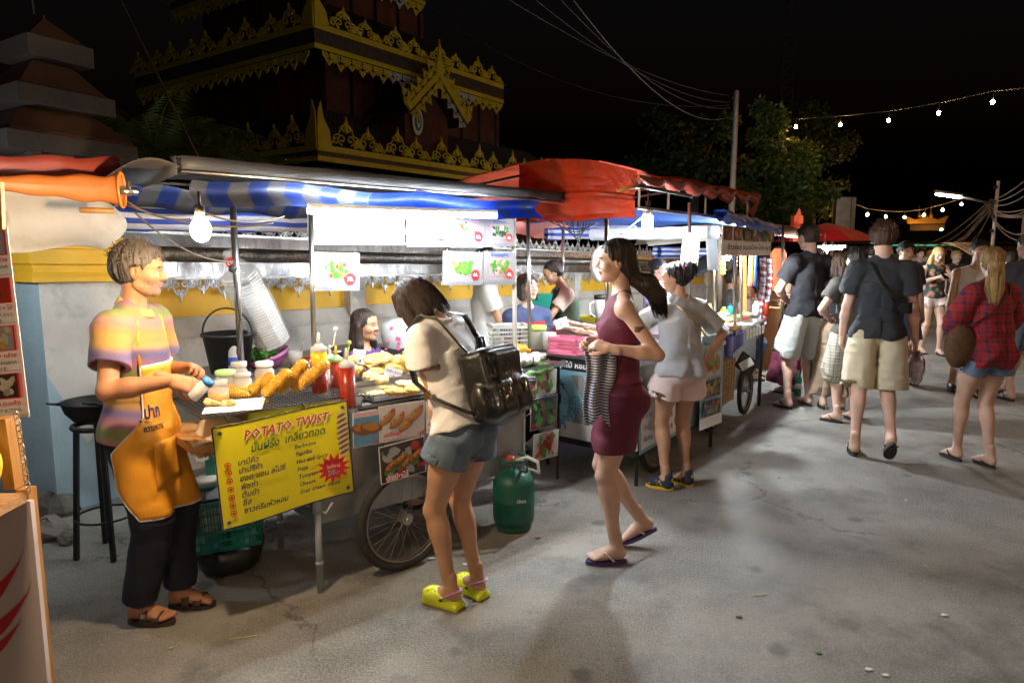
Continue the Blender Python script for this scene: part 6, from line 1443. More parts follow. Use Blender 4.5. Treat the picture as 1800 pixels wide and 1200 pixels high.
def RZ(a):return Matrix.Rotation(a,3,'Z')
def ik(a,c,l1,l2,pole):
 d=c-a;L=d.length
 if L>(l1+l2)*.998:c=a+d*((l1+l2)*.998/L);d=c-a;L=d.length
 x=(l1*l1-l2*l2+L*L)/(2*L);h=math.sqrt(max(0,l1*l1-x*x));u=d/L
 p=V(pole);p=p-u*p.dot(u);p=p.normalized()if p.length>1e-4 else u.orthogonal().normalized()
 return a+u*x+p*h,c
class Person:
 """local frame: x forward, y to the person's left, z up; built at the place between the feet"""
 def __init__(s,pos,head,H,label,fem=False,skin='skin_tan',lean=0.,twist=0.,side=0.,hp=(0,0),yaw=0.,hz=None,px=0.,py=0.,footL=None,footR=None,handL=None,handR=None,eL=(-.6,.5,-.5),eR=(-.6,-.5,-.5),q=.008,hq=.0045,cat='person',build=1.,kneeL=(1,.05,0),kneeR=(1,-.05,0),sitting=False,neckf=.45,group=None,arms='LR',curl=.5,legs=True):
  s.pos=V(pos);s.h=head;s.k=H/1.795;s.fem=fem;s.skin=skin;s.q=q;s.hq=hq;s.bw=build;k=s.k;s.legs=legs
  s.root=thing('person',label,cat,s.pos,group);s.W=RZ(head)
  hz=(.93 if hz is None else hz)*k
  s.P=V((px,py,hz));s.Rp=RZ(twist*.3)@RX(side*.5)@RY(lean*.5);s.Rs=RZ(twist)@RX(side)@RY(lean);s.Rn=RZ(twist+yaw*.4)@RX(side*.6)@RY(lean*.7+hp[0]*.55);s.Rh=RZ(yaw+twist*.4)@RX(hp[1])@RY(hp[0])
  s.waist=s.P+s.Rp@V((0,0,.13*k));s.C=s.waist+s.Rs@V((0.0,0,.22*k));s.N=s.waist+s.Rs@V((-.012*k,0,.41*k))
  sw=(.165 if fem else .190)*k*build;s.sw=sw
  s.S={1:s.waist+s.Rs@V((-.005,sw,.355*k)),-1:s.waist+s.Rs@V((-.005,-sw,.355*k))}
  s.Hc=s.N+s.Rn@V((.010*k,0,.085*k))+s.Rh@V((.018*k,0,.105*k))
  s.hip={1:s.P+s.Rp@V((0,.088*k,-.02*k)),-1:s.P+s.Rp@V((0,-.088*k,-.02*k))}
  s.E={};s.Wr={};s.K={};s.A={};s.foot={}
  for sg,h,e in((1,handL,eL),(-1,handR,eR)):
   t=V(h)*1. if h is not None else s.S[sg]+V((.06*k,sg*.07*k,-.54*k))
   s.E[sg],s.Wr[sg]=ik(s.S[sg],t,.29*k,.25*k,e if h is not None else(-1,sg*.3,0))
  for sg,f,kn in((1,footL,kneeL),(-1,footR,kneeR)):
   f=f or(0,sg*.10*k,0,0,0)
   a=V((f[0],f[1],f[2]+.08*k));s.K[sg],s.A[sg]=ik(s.hip[sg],a,.43*k,.42*k,kn);s.foot[sg]=(RZ(f[3])@RY(f[4]))
  s.parts=[]
 def w(s,p):return s.pos+s.W@V(p)
 def wm(s,m):return s.W@m
 def body(s,shoulder_bare=True):
  k=s.k;S=SDF(s.q);fem=s.fem;c=lambda a,b,ra,rb=None,kk=.02:S.cone(s.w(a),s.w(b),ra*k,(ra if rb is None else rb)*k,kk);b=s.bw
  if s.legs:
   S.ell(s.w(s.P),(.095*k,(.155 if fem else .150)*k*b,.11*k),s.wm(s.Rp),.03)
  S.ell(s.w(s.waist),(.078*k*b,(.115 if fem else .13)*k*b,.13*k),s.wm(s.Rs),.03)
  S.ell(s.w(s.C+s.Rs@V((0,0,.02*k))),(.098*k*b,(.135 if fem else .158)*k*b,.17*k),s.wm(s.Rs),.04)
  c(s.S[1]+s.Rs@V((0,-.04*k,.0)),s.S[-1]+s.Rs@V((0,.04*k,0)),.055*b,None,.04)
  if fem:
   for g in(1,-1):S.ball(s.w(s.C+s.Rs@V((.062*k,g*.060*k,.02*k))),.046*k,.04)
  for g in(1,-1):
   c(s.N+s.Rs@V((0,g*.02*k,.02*k)),s.S[g]+s.Rs@V((0,-g*.03*k,.01*k)),.042,.042,.03)
  nr=.047 if fem else .056
  c(s.N-s.Rs@V((0,0,.02*k)),s.Hc+s.Rh@V((-.022*k,0,-.05*k)),nr,nr*.96,.025)
  af=.9 if fem else 1.08
  for g in(1,-1):
   e,wr=s.E[g],s.Wr[g];sh=s.S[g]
   S.ball(s.w(sh),.054*k*af,.02);c(sh,e,.046*af,.036*af,.02)
   c(e,e.lerp(wr,.35),.037*af,.040*af,.015);c(e.lerp(wr,.3),wr,.039*af,.026*af,.015)
   if s.legs:
    kn,an=s.K[g],s.A[g];hp=s.hip[g];d=(an-kn).normalized();th=(kn-hp).normalized()
    fw=(kn-hp.lerp(an,.5));fw=(fw.normalized()if fw.length>.02 else V((1,0,0)));tf=1.06 if fem else 1.
    bk=-(V((1,0,0))-d*d.x).normalized();bk=-(s.foot[g]@V((1,0,0))-d*d.dot(s.foot[g]@V((1,0,0)))).normalized()
    c(hp+V((0,0,-.02))*k,hp.lerp(kn,.5),.090*tf,.073*tf,.03);c(hp.lerp(kn,.45),kn,.074*tf,.053,.02);c(kn,kn.lerp(an,.25),.052,.050,.02)
    S.ell(s.w(kn.lerp(an,.30)+bk*.016*k),(.046*k,.046*k,.125*k),s.W@V((0,0,1)).rotation_difference(d).to_matrix(),.03)
    c(kn.lerp(an,.2),an,.047,.033,.02);S.ball(s.w(kn+(-bk)*.018*k),.036*k,.02)
    S.ball(s.w(an+V((0,.02*k,0))),.022*k,.012);S.ball(s.w(an-V((0,.02*k,0))),.022*k,.012)
  if fem and s.legs:
   for g in(1,-1):S.ball(s.w(s.P+s.Rp@V((-.055*k,g*.07*k,-.02*k))),.085*k,.03)
  s.parts.append(S.mesh());s.nb=len(s.parts[0][1])
  if s.legs:
   for g in(1,-1):s.mkfoot(g)
 def fp(s,g,x,y,z):
  return s.w(s.A[g]+s.foot[g]@(V((x,y*g,z))*s.k))
 def mkfoot(s,g):
  k=s.k;S=SDF(min(.006,s.q));f=lambda x,y,z:s.fp(g,x,y,z);c=lambda a,b,ra,rb,kk=.02:S.cone(f(*a),f(*b),ra*k,rb*k,kk)
  c((0,0,.06),(-.005,0,-.02),.034,.036);c((-.03,0,-.045),(-.005,0,-.03),.031,.035);c((0,0,-.02),(.07,-.005,-.045),.034,.026);c((-.02,.0,-.05),(.09,.018,-.058),.027,.022);c((.03,-.012,-.045),(.10,-.022,-.057),.026,.023)
  for i,(x,y,r)in enumerate([(.150,-.030,.0135),(.150,-.010,.0100),(.143,.006,.0095),(.134,.021,.009),(.122,.034,.009)]):c((.085,y*.85,-.055),(x,y,-.067),.013,r,.006)
  s.parts.append(S.mesh())
 def hand(s,g,d=None,palm=None,curl=.5,spread=.12,thumb=.5,fine=True):
  """d: direction of the fingers, palm: direction the palm faces (local frame)"""
  k=s.k*(.92 if s.fem else 1.03);wr=s.Wr[g];d=(V(d)if d else(wr-s.E[g])).normalized();p=V(palm)if palm else V((0,-g,0));p=(p-d*p.dot(d)).normalized();x=d.cross(p).normalized()
  if g<0:th=-x
  else:th=x
  if(th.dot(V((1,0,0)))<0 and abs(th.x)>.3):th=-th
  S=SDF(.0042 if fine else .006);P=lambda a,b,c_:s.w(wr+(d*a+th*b+p*c_)*k)
  S.cone(P(-.05,0,0),P(.005,0,0),.027*k,.024*k,.01)
  for b in(-.024,-.008,.010,.026):S.cone(P(.012,b*.7,0),P(.082-abs(b-.008)*.25,b,0),.0155*k,.0125*k,.012)
  for i,(b,L)in enumerate([(.028,.070),(.010,.079),(-.009,.073),(-.026,.057)]):
   o=wr+(d*(.085-abs(b-.008)*.25)+th*b)*k;an=0;pts=[o];dd_=(d+th*(b*spread*14)).normalized()
   for j,f in enumerate((.45,.31,.24)):
    an+=curl*(.75 if j==0 else 1.0)*(1+.10*i);v=dd_*math.cos(an)+p*math.sin(an);pts.append(pts[-1]+v*L*f*k)
   r=[.0095,.0088,.008,.0072]if i<3 else[.0085,.0078,.0072,.0065]
   for j in range(3):S.cone(s.w(pts[j]),s.w(pts[j+1]),r[j]*k,r[j+1]*k,.003)
  t0=P(.022,.022,.006);t1=P(.052,.045,.012+.02*thumb);t2=P(.078,.050,.018+.035*thumb);t3_=P(.098,.046,.022+.045*thumb)
  S.cone(t0,t1,.0165*k,.0125*k,.01);S.cone(t1,t2,.012*k,.0105*k,.004);S.cone(t2,t3_,.0105*k,.0085*k,.004)
  s.parts.append(S.mesh());return wr+d*.09*k+p*.02*k
 def head(s,nose=1.,jaw=1.,beard=False,mouth=0.):
  k=s.k*(.97 if s.fem else 1.0);Rm=s.W@s.Rh;O=s.w(s.Hc);f=lambda x,y,z:O+Rm@(V((x,y,z))*k);S=SDF(s.hq);E=lambda p,r,kk=.02,op='u',m=None:S.ell(f(*p),[q*k for q in r],Rm if m is None else Rm@m,kk,op)
  E((-.012,0,.035),(.096,.075,.084));E((.022,0,-.018),(.066,.059,.088),.03);E((.026,0,-.066),(.054,.047*jaw,.040),.025);E((.066,0,-.090),(.021,.022,.018),.02);E((.028,0,.045),(.062,.063,.046),.02)
  S.cone(f(.077,-.034,.026),f(.077,.034,.026),.012*k,None,.018)
  S.cone(f(.084,0,.018),f(.100+.008*nose,0,-.020),.0075*k,.0115*k,.012)
  for g in(1,-1):
   S.ball(f(.094,g*.012,-.025),.0095*k,.008);S.ball(f(.058,g*.040,-.022),.026*k,.02);E((.0905,g*.030,.004),(.014,.0165,.0105),.010,'s')
   S.ball(f(.073,g*.030,.004),.0150*k,.006);E((.0885,g*.030,.003),(.0085,.0125,.0048),.003,'s')
   E((-.008,g*.073,-.004),(.020,.008,.031),.006,'u',RZ(g*.35)@RY(-.15));E((-.004,g*.081,.002),(.010,.006,.017),.004,'s')
  E((.089,0,-.050),(.011,.023,.0065),.006);E((.086,0,-.061),(.011,.019,.0075),.006);E((.100,0,-.0555),(.012,.021,.0014+.004*mouth),.002,'s');E((.094,0,-.036),(.008,.006,.008),.006,'s')
  if s.fem is False:S.cone(f(.0,-.045,-.062),f(.045,-.03,-.085),.018*k,.016*k,.02);S.cone(f(.0,.045,-.062),f(.045,.03,-.085),.018*k,.016*k,.02)
  P,Q=S.mesh();s.parts.append((P,Q));C=P[Q].mean(1);L=(C-np.array(O))@npm(Rm)/k
  x,y,z=L.T;mi=np.zeros(len(Q),int)
  mi[(x>.08)&(abs(y)<.024)&(z<-.045)&(z>-.068+.25*abs(y))]=1
  mi[(x>.06)&(abs(abs(y)-.031)<.017)&(abs(z-.0295+.12*(abs(y)-.03))<.0042)]=2
  if beard:mi[(x>.03)&(z<-.040-.3*(x-.09))&(mi==0)&(vnoise(C*160)>-.1)]=3
  s.hmi=mi;s.hO=O;s.hR=Rm;s.hk=k
 def finish(s,bodyname='body'):
  n=sum(len(q[1])for q in s.parts);mi=np.zeros(n,int)
  if hasattr(s,'hmi'):mi[n-len(s.hmi):]=s.hmi
  s.body_o=npbuild(bodyname,s.parts,s.root,[MATS[s.skin],MATS['lips'],MATS['brow'],MATS['stubble']],mi)
  if hasattr(s,'hmi'):
   for g in(1,-1):
    m=MB('eye_white');c=s.hO+s.hR@(V((.0738,g*.030,.004))*s.hk);fw=s.hR@V((1,0,0));m.sphere(c,.0125*s.hk,10,8);m.mat('iris');m.sphere(c+fw*.0075*s.hk,.0062*s.hk,8,6);m.build('eye',s.root)
 def hairmass(s,add,cut=(),mat='hair_black',strands=120,amp=.004,name='hair',length=.06,fine=.005):
  k=s.hk;f=lambda p:s.hO+s.hR@(V(p)*k);S=SDF(fine)
  for a in add:
   if a[0]=='e':S.ell(f(a[1]),[q*k for q in a[2]],s.hR if len(a)<5 else s.hR@a[4],a[3]if len(a)>3 else .015)
   elif a[0]=='c':S.cone(f(a[1]),f(a[2]),a[3]*k,a[4]*k,a[5]if len(a)>5 else .015)
   elif a[0]=='w':S.cone(s.w(a[1]),s.w(a[2]),a[3]*k,a[4]*k,.015)
  for a in cut:
   if a[0]=='e':S.ell(f(a[1]),[q*k for q in a[2]],s.hR,a[3]if len(a)>3 else .006,'s')
   elif a[0]=='h':S.half(f(a[1]),s.hR@V(a[2]))
  O=np.array(s.hO);Rm=npm(s.hR)
  def dsp(p):
   L=(p-O)@Rm/k;az=np.arctan2(L[:,1],L[:,0]+.01)*9;r=np.stack([az,L[:,2]*9,np.sqrt((L**2).sum(1))*4+7],1);r2=np.stack([az*3.2,L[:,2]*14,L[:,0]*10+3],1)
   return vnoise(r)*amp+vnoise(r2)*amp*.6
  P,Q=S.mesh(dsp);h=npbuild(name,[(P,Q)],s.root,MATS[mat])
  return h
 def locks(s,roots,mat,r=.004,name='hair_strands'):
  m=MB(mat)
  for pts in roots:
   n=len(pts);m.tube(pts,[r*(1-.75*i/(n-1))for i in range(n)],4,False)
  return m.build(name,s.root)
 def hp_(s,x,y,z):return s.hO+s.hR@(V((x,y,z))*s.hk)
 def short_hair(s,mat='hair_black',vol=.0,curly=0.,front=.055,seed=1,side=.02,nape=-.055):
  v=.010+vol
  s.hairmass([('e',(-.018,0,.040),(.094+v,.075+v,.086+v)),('e',(-.048,0,-.002),(.056+v,.064+v*.5,.062+v*.4))],[('e',(.088,0,-.030),(.085,.12,.105+.0)),('h',(.0,0,nape),(0,0,-1)),('e',(.05,0,-.06),(.045,.1,.075)),('e',(.006,.09,-.010),(.034,.045,.042)),('e',(.006,-.09,-.010),(.034,.045,.042))],mat,amp=.004+curly)
  r=random.Random(seed);L=[]
  for i in range(420):
   a=r.uniform(0,6.28);e=r.uniform(-.1,1.5);x,y,z=math.cos(a)*math.cos(e),math.sin(a)*math.cos(e),math.sin(e)
   p=V((-.016+x*(.094+v),y*(.075+v),.038+z*(.084+v)))
   if p.x>.03 and p.z<front:continue
   if p.x>-.01 and p.z<.02:continue
   tg=V((.5,y*.5,-.35 if z<.8 else .2)).normalized()if not curly else V((r.gauss(0,1),r.gauss(0,1),r.gauss(0,1))).normalized()
   nrm=V((x,y,z));pts=[];q=p.copy()
   for j in range(5):pts.append(s.hO+s.hR@(q*s.hk));q=q+tg*(.0085 if curly else .009)+nrm*(.0020-.0013*j);tg=(tg+V((r.gauss(0,.15+curly*60),r.gauss(0,.15+curly*60),-.12))).normalized()
   L.append(pts)
  s.locks(L,mat,.0021)
 def top(s,mat,sleeve=.5,hem=-.05,ease=.018,loose=0.,name='shirt',amp=.006,neck=.055,open_neck=0.,puff=0.,tank=False,hemr=None,cuts=(),q=None,vfreq=7.):
  k=s.k;b=s.bw;S=SDF(q or s.q);f=s.fem;Wd=s.wm(s.Rs)
  hz_=s.waist+s.Rs@V((0,0,hem*k));top_=s.waist+s.Rs@V((0,0,.30*k))
  rx=(.082+ease+loose*.5)*b;ry=((.120 if f else .138)+ease+loose)*b
  if hemr:rx,ry=hemr
  S.ecyl(s.w(hz_),s.w(s.waist+s.Rs@V((0,0,.06*k))),(rx*k,ry*k),((.083+ease+loose*.3)*k*b,((.118 if f else .136)+ease+loose*.5)*k*b),Wd,0)
  S.ecyl(s.w(s.waist+s.Rs@V((0,0,.03*k))),s.w(s.waist+s.Rs@V((0,0,.25*k))),((.083+ease+loose*.3)*k*b,((.118 if f else .136)+ease+loose*.5)*k*b),((.098+ease)*k*b,((.140 if f else .160)+ease)*k*b),Wd,.02)
  S.ell(s.w(s.C+s.Rs@V((0,0,.03*k))),((.098+ease)*k*b,((.138 if f else .160)+ease)*k*b,.165*k),Wd,.04)
  if f:
   for g in(1,-1):S.ball(s.w(s.C+s.Rs@V((.065*k,g*.060*k,.02*k))),(.046+ease*.7)*k,.045)
  sy=.06 if tank else .02
  S.cone(s.w(s.S[1]+s.Rs@V((0,-sy*k,.003*k))),s.w(s.S[-1]+s.Rs@V((0,sy*k,.003*k))),(.055+ease*.7)*k*b,None,.035)
  for g in(1,-1):S.cone(s.w(s.N+s.Rs@V((0,g*.03*k,.012*k))),s.w(s.S[g]+s.Rs@V((0,-g*(.03+sy)*k,.01*k))),(.042+ease*.6)*k,None,.03)
  if sleeve>0:
   for g in(1,-1):
    sh,e,wr=s.S[g],s.E[g],s.Wr[g];af=.9 if f else 1.08;end=sh.lerp(e,min(1,sleeve));d=(e-sh).normalized();x=d.orthogonal().normalized();y=d.cross(x);Mx=Matrix((x,y,d)).transposed()
    r0_,r1_=(.052*af+ease)*k,(.046*af+ease*1.1+loose*.3+puff)*k
    S.ball(s.w(sh),(.054*af+ease*.9)*k,.03)
    S.ecyl(s.w(sh),s.w(end),(r0_,r0_),(r1_,r1_),s.wm(Mx),.02)
    if puff:S.ell(s.w(sh.lerp(e,sleeve*.62)),((.060+puff)*k,)*2+(.07*k,),s.wm(Mx),.03)
    if sleeve>1:S.cone(s.w(e),s.w(e.lerp(wr,sleeve-1)),(.042+ease)*k,(.034+ease)*k,.02)
    else:S.ecyl(s.w(end-d*.03*k),s.w(end+d*.03),(r1_-.013,)*2,(r1_-.011,)*2,s.wm(Mx),.003,'s')
  up=s.Rs@V((0,0,1));xh=.016
  if hem<-.03 and s.legs:
   S.ell(s.w(s.P),((.100+ease+xh)*k,((.160 if f else .154)+ease+xh)*k*b,.16*k),s.wm(s.Rp),.03)
   if f:
    for g in(1,-1):S.ball(s.w(s.P+s.Rp@V((-.055*k,g*.07*k,-.02*k))),(.085+ease*.5+xh)*k,.03)
   elif hem<-.1:
    for g in(1,-1):S.ball(s.w(s.hip[g]),(.100+ease)*k,.03)
   S.half(s.w(hz_),-(s.W@up))
  S.ecyl(s.w(hz_-up*.03),s.w(hz_+up*.035*k),((rx-.013)*k,(ry-.013)*k),((rx-.014)*k,(ry-.014)*k),Wd,.003,'s')
  S.ell(s.w(s.N+s.Rs@V((.012*k,0,.045*k))),((neck+.012+open_neck)*k,(neck+.008+open_neck*.8)*k,(.035+open_neck)*k),Wd,.008,'s')
  for c in cuts:S.ell(s.w(c[0]),c[1],Wd,.006,'s')
  O=np.array(s.w(s.waist));Rm=npm(Wd)
  def dsp(p):
   L=(p-O)@Rm;a=np.arctan2(L[:,1],L[:,0]);fade=np.clip(1.3-(L[:,2]/(.34*k)),.35,1)
   n1=vnoise(np.stack([a*1.9,L[:,2]*5+L[:,0]*4,np.full(len(a),3.3)],1));n2=vnoise(np.stack([L[:,0]*11+9,L[:,1]*11,L[:,2]*vfreq+L[:,1]*9],1));rid=1-np.abs(vnoise(np.stack([L[:,0]*7+L[:,2]*9,L[:,1]*8,L[:,2]*5-L[:,1]*6+5],1)))*2
   return amp*fade*(n1*.9+n2*.6+rid*.55)
  o=npbuild(name,[S.mesh(dsp)],s.root,MATS[mat]);return o
 def shorts(s,mat,length=.6,ease=.018,flare=.02,top_=.10,name='shorts',amp=.005):
  """length: share of hip-to-knee (over 1: down the shin)"""
  k=s.k;b=s.bw;S=SDF(s.q);f=s.fem;Wd=s.wm(s.Rp)
  S.ell(s.w(s.P),((.098+ease*.6)*k,((.158 if f else .152)+ease*.6)*k*b,.12*k),Wd,.02)
  S.ecyl(s.w(s.P),s.w(s.P+s.Rp@V((0,0,top_*k))),((.095+ease)*k,(.152+ease)*k*b),((.084+ease*.5)*k*b,((.120 if f else .138)+ease*.5)*k*b),Wd,.02)
  if f:
   for g in(1,-1):S.ball(s.w(s.P+s.Rp@V((-.055*k,g*.07*k,-.02*k))),(.085+ease*.5)*k,.03)
  for g in(1,-1):
   hp,kn,an=s.hip[g],s.K[g],s.A[g];L1=min(1,length);hp=hp+V((0,g*.010,0))*k;end=hp.lerp(kn,L1)+s.Rp@V((0,g*(.012+flare*.35)*k,0));d=(end-hp).normalized();x=(V((1,0,0))-d*d.x).normalized();y=d.cross(x);Mx=Matrix((x,y,d)).transposed();rr=(.093*(1-L1)+.060*L1+ease+flare)*k
   S.ecyl(s.w(hp-d*.02*k),s.w(end),((.094+ease)*k,(.088+ease*.6)*k),(rr,rr*.95),s.wm(Mx),.010)
   if length>1:
    e2=kn.lerp(an,length-1);d2=(an-kn).normalized();x2=(V((1,0,0))-d2*d2.x).normalized();M2=Matrix((x2,d2.cross(x2),d2)).transposed();r2=(.052+ease+flare)*k;S.ecyl(s.w(kn-d2*.03),s.w(e2),(rr,rr),(r2,r2),s.wm(M2),.03);S.ball(s.w(kn),rr*.98,.02)
    S.ecyl(s.w(e2-d2*.03),s.w(e2+d2*.03),(r2-.013,)*2,(r2-.012,)*2,s.wm(M2),.003,'s')
   else:S.ecyl(s.w(end-d*.04*k),s.w(end+d*.05),(rr-.014,)*2,(rr-.012,)*2,s.wm(Mx),.003,'s')
  def dsp(p):return amp*(vnoise(p*np.array([13,13,6]))*.8+(1-2*np.abs(vnoise(p*np.array([8,8,15])+4)))*.5)
  return npbuild(name,[S.mesh(dsp)],s.root,MATS[mat])
 def skirt(s,mat,z1,r1,ease=.015,name='skirt',amp=.006,flutes=0,r0=None,top_=.10,sides=1.25,split=None):
  k=s.k;S=SDF(s.q);Wd=s.wm(s.Rp);e=s.P+V((0,0,0));bot=V(((s.K[1].x+s.K[-1].x)/2*min(1,(e.z-z1)/.45)*.8+s.P.x*.2,s.P.y,z1))
  S.ell(s.w(s.P),((.100+ease)*k,(.158+ease)*k,.12*k),Wd,.02)
  for g in(1,-1):S.ball(s.w(s.P+s.Rp@V((-.055*k,g*.07*k,-.02*k))),(.085+ease*.5)*k,.03)
  S.ecyl(s.w(s.P),s.w(s.P+s.Rp@V((0,0,top_*k))),((.095+ease)*k,(.155+ease)*k),((.084+ease*.5)*k,(.118+ease*.5)*k),Wd,.03)
  S.ecyl(s.w(s.P+V((0,0,.0))),s.w(bot),((.100+ease)*k,(.160+ease)*k),(r1*k,r1*sides*k),Wd,.03)
  for g in(1,-1):S.cone(s.w(s.hip[g]),s.w(s.K[g]),(.092+ease)*k,(.064+ease)*k,.04)
  S.half(s.w(bot),(0,0,-1))
  S.ecyl(s.w(bot+V((0,0,.03))),s.w(bot-V((0,0,.05))),((r1-.01)*k,(r1*sides-.01)*k),((r1-.008)*k,(r1*sides-.008)*k),Wd,.003,'s')
  O=np.array(s.w(s.P));
  def dsp(p):
   L=p-O;a=np.arctan2(L[:,1],L[:,0]);fz=np.clip(-L[:,2]/.5,0,1.4)
   return amp*((np.sin(a*flutes+vnoise(L*3)*2)*fz*2.2 if flutes else 0)+vnoise(L*np.array([8,8,16]))*.8+(1-2*np.abs(vnoise(L*np.array([5,5,22])+2)))*.6)
  return npbuild(name,[S.mesh(dsp)],s.root,MATS[mat])
 def flip(s,mat='flip_dark',strap='flip_dark',kind='thong',name='sandal'):
  for g in(1,-1):
   m=MB(mat);k=s.k;ol=[]
   for i in range(22):
    a=2*math.pi*i/22;x=.052+.118*math.cos(a);wd=.040+.010*math.cos(a)-.006*math.sin(a*2);ol.append((x,.002+wd*math.sin(a)))
   top_=[s.fp(g,x,y,-.083)for x,y in ol];bot=[s.fp(g,x,y,-.083-.020)for x,y in ol];n=len(ol)
   m.add(top_+bot,[tuple(range(n)),tuple(range(2*n-1,n-1,-1))]+[(i,n+i,n+(i+1)%n,(i+1)%n)for i in range(n)],False)
   m.mat(strap)
   if kind=='thong':
    for y0 in(-.042,.046):m.tube([s.fp(g,.105,-.014,-.07),s.fp(g,.095,-.010,-.045),s.fp(g,.065,y0*.75,-.030),s.fp(g,.015,y0,-.075)],.006*k,5)
   elif kind=='slide':
    for x0,x1 in((.02,.055),(.075,.115)):m.grid(lambda u,v:s.fp(g,x0+(x1-x0)*u,.050*math.cos(math.pi*v),-.080+(.062-.022*(x0>.05))*math.sin(math.pi*v)**.8),3,12,True,.004)
    m.mat('steel');m.box(s.fp(g,.04,.046,-.045),(.02,.006,.02),s.h)
   o=m.build(name,s.root)
 def shoe(s,mat,mat2,sole,name='shoe',croc=False):
  for g in(1,-1):
   k=s.k;S=SDF(.006);f=lambda x,y,z:s.fp(g,x,y,z)
   if croc:
    S.ell(f(.100,.004,-.058),(.068*k,.054*k,.042*k),s.wm(s.foot[g]),.02);S.cone(f(.0,0,-.07),f(.10,0,-.07),.044*k,.046*k,.02);S.cone(f(-.035,0,-.075),f(.03,0,-.075),.035*k,.04*k,.02);S.rbox(f(.045,.0,-.093),(.10*k,.036*k,.005),s.wm(s.foot[g]),.010,.012)
    S.cone(f(-.035,0,.0),f(.035,0,-.005),.044*k,.042*k,.004,'s');S.cone(f(-.025,0,-.045),f(.04,0,-.045),.030*k,.032*k,.004,'s');S.half(f(0,0,-.105),s.W@s.foot[g]@V((0,0,-1)))
    for(x,y)in((.10,-.022),(.10,0),(.10,.024),(.125,-.012),(.125,.012),(.075,.0),(.075,-.026),(.075,.026),(.148,0),(.148,.02),(.12,.034),(.12,-.034)):
     S.cone(f(x,y*1.1,-.0),f(x,y,-.06),.0055*k,.0055*k,.002,'s')
    o=npbuild(name,[S.mesh()],s.root,MATS[mat]);m=MB(mat2);pts=[f(.03,.043,-.055),f(.0,.046,-.030),f(-.04,.036,-.008),f(-.068,0,.0),f(-.04,-.036,-.008),f(0,-.046,-.030),f(.03,-.043,-.055)]
    m.tube(pts,.011*k,6,True,.45);m.mat('black');m.sphere(f(.03,.047,-.055),.009,8,6);m.sphere(f(.03,-.047,-.055),.009,8,6);m.build('strap',o)
   else:
    S.cone(f(-.02,0,.0),f(-.02,0,-.06),.040*k,.040*k,.02);S.cone(f(0,0,-.035),f(.09,0,-.055),.040*k,.034*k,.02);S.cone(f(.08,.003,-.062),f(.125,0,-.068),.038*k,.030*k,.02);S.cone(f(-.03,0,-.06),f(.1,.0,-.068),.036*k,.038*k,.02);S.half(f(0,0,-.098),s.W@s.foot[g]@V((0,0,-1)))
    o=npbuild(name,[S.mesh()],s.root,MATS[mat]);m=MB(sole);ol=[]
    for i in range(20):a=2*math.pi*i/20;ol.append((.050+.118*math.cos(a),(.042+.006*math.cos(a))*math.sin(a)))
    top_=[f(x,y,-.080)for x,y in ol];bot=[f(x,y,-.104)for x,y in ol];n=20;m.add(top_+bot,[tuple(range(n)),tuple(range(2*n-1,n-1,-1))]+[(i,n+i,n+(i+1)%n,(i+1)%n)for i in range(n)],False);m.build('sole',o)
    if mat2:
     m=MB(mat2);m.sphere(f(-.050,0,-.022),.022*k,8,6,(.5,1.1,1));
     for g2 in(1,-1):a,b_,c_,d_=f(.02,g2*.040,-.07),f(.035,g2*.040,-.03),f(.055,g2*.040,-.068),f(.065,g2*.037,-.034);m.tube([a,b_,c_,d_],.005,4)
     m.mat('flip_white')
     for x in(.035,.055,.075):m.tube([f(x,-.02,-.018-(x-.035)*.4),f(x,.02,-.018-(x-.035)*.4)],.004,4)
     m.build('trim',o)
PZ=.024
def loc(pos,head,p):return RZ(-head)@(V(p)-V(pos))
def at(x,y,Y):return D(x,y,Y)
pos=V((-1.64,2.92,PZ));hd=R(2);F=lambda p:loc(pos,hd,p)
p1_=Person(pos,hd,1.665,'grey haired man in striped polo and orange apron shaking seasoning over the potatoes',lean=.05,hp=(.10,0),yaw=.20,skin='skin_brown',footL=(.10,.07,0,.05,0),footR=(-.02,-.06,0,-.1,0),handR=F(at(302,668,2.70)),handL=F(at(318,645,3.02)),eR=(-.35,-.55,-.75),eL=(-.3,.6,-.7),q=.0065,hq=.0032,build=.98)
p1_.body();p1_.hand(-1,d=(.95,.05,-.28),palm=(.15,.75,-.6),curl=.75,thumb=.8);hl=p1_.hand(1,d=(.9,-.35,.1),palm=(.1,-.5,-.8),curl=.7)
p1_.head(nose=1.05,jaw=1.06,beard=True);p1_.finish()
p1_.short_hair('hair_grey',vol=.010,curly=.003,seed=3,front=.06,nape=-.07)
p1_.top('polo',sleeve=.62,hem=-.17,ease=.022,loose=.02,neck=.05,name='polo_shirt',amp=.008)
k=p1_.k;m=MB('plaster_yellow');m.mats=[cloth('collar_yellow',(.60,.40,.12))]
def nk(a,r,z):return p1_.w(p1_.N+p1_.Rn@V(((.012+r*math.cos(a))*k,r*1.0*math.sin(a)*k,z*k)))
m.grid(lambda u,v:nk(-2.75+5.5*u+math.pi*0,.060+.020*v,.052-.035*v-.05*(math.cos(-2.75+5.5*u)+.2)*.6),26,3,True,.004);m.build('collar',p1_.root)
p1_.shorts('trouser_navy',length=1.95,ease=.012,flare=.012,name='trousers',amp=.008);p1_.flip('sandal','sandal','slide')
from mathutils.bvhtree import BVHTree
_bv=[]
for o in p1_.root.children:
 if o.name.startswith(('polo_shirt','trousers')):off=worldloc(o);_bv.append(BVHTree.FromPolygons([v.co+off for v in o.data.vertices],[tuple(f.vertices)for f in o.data.polygons]))
_cache={}
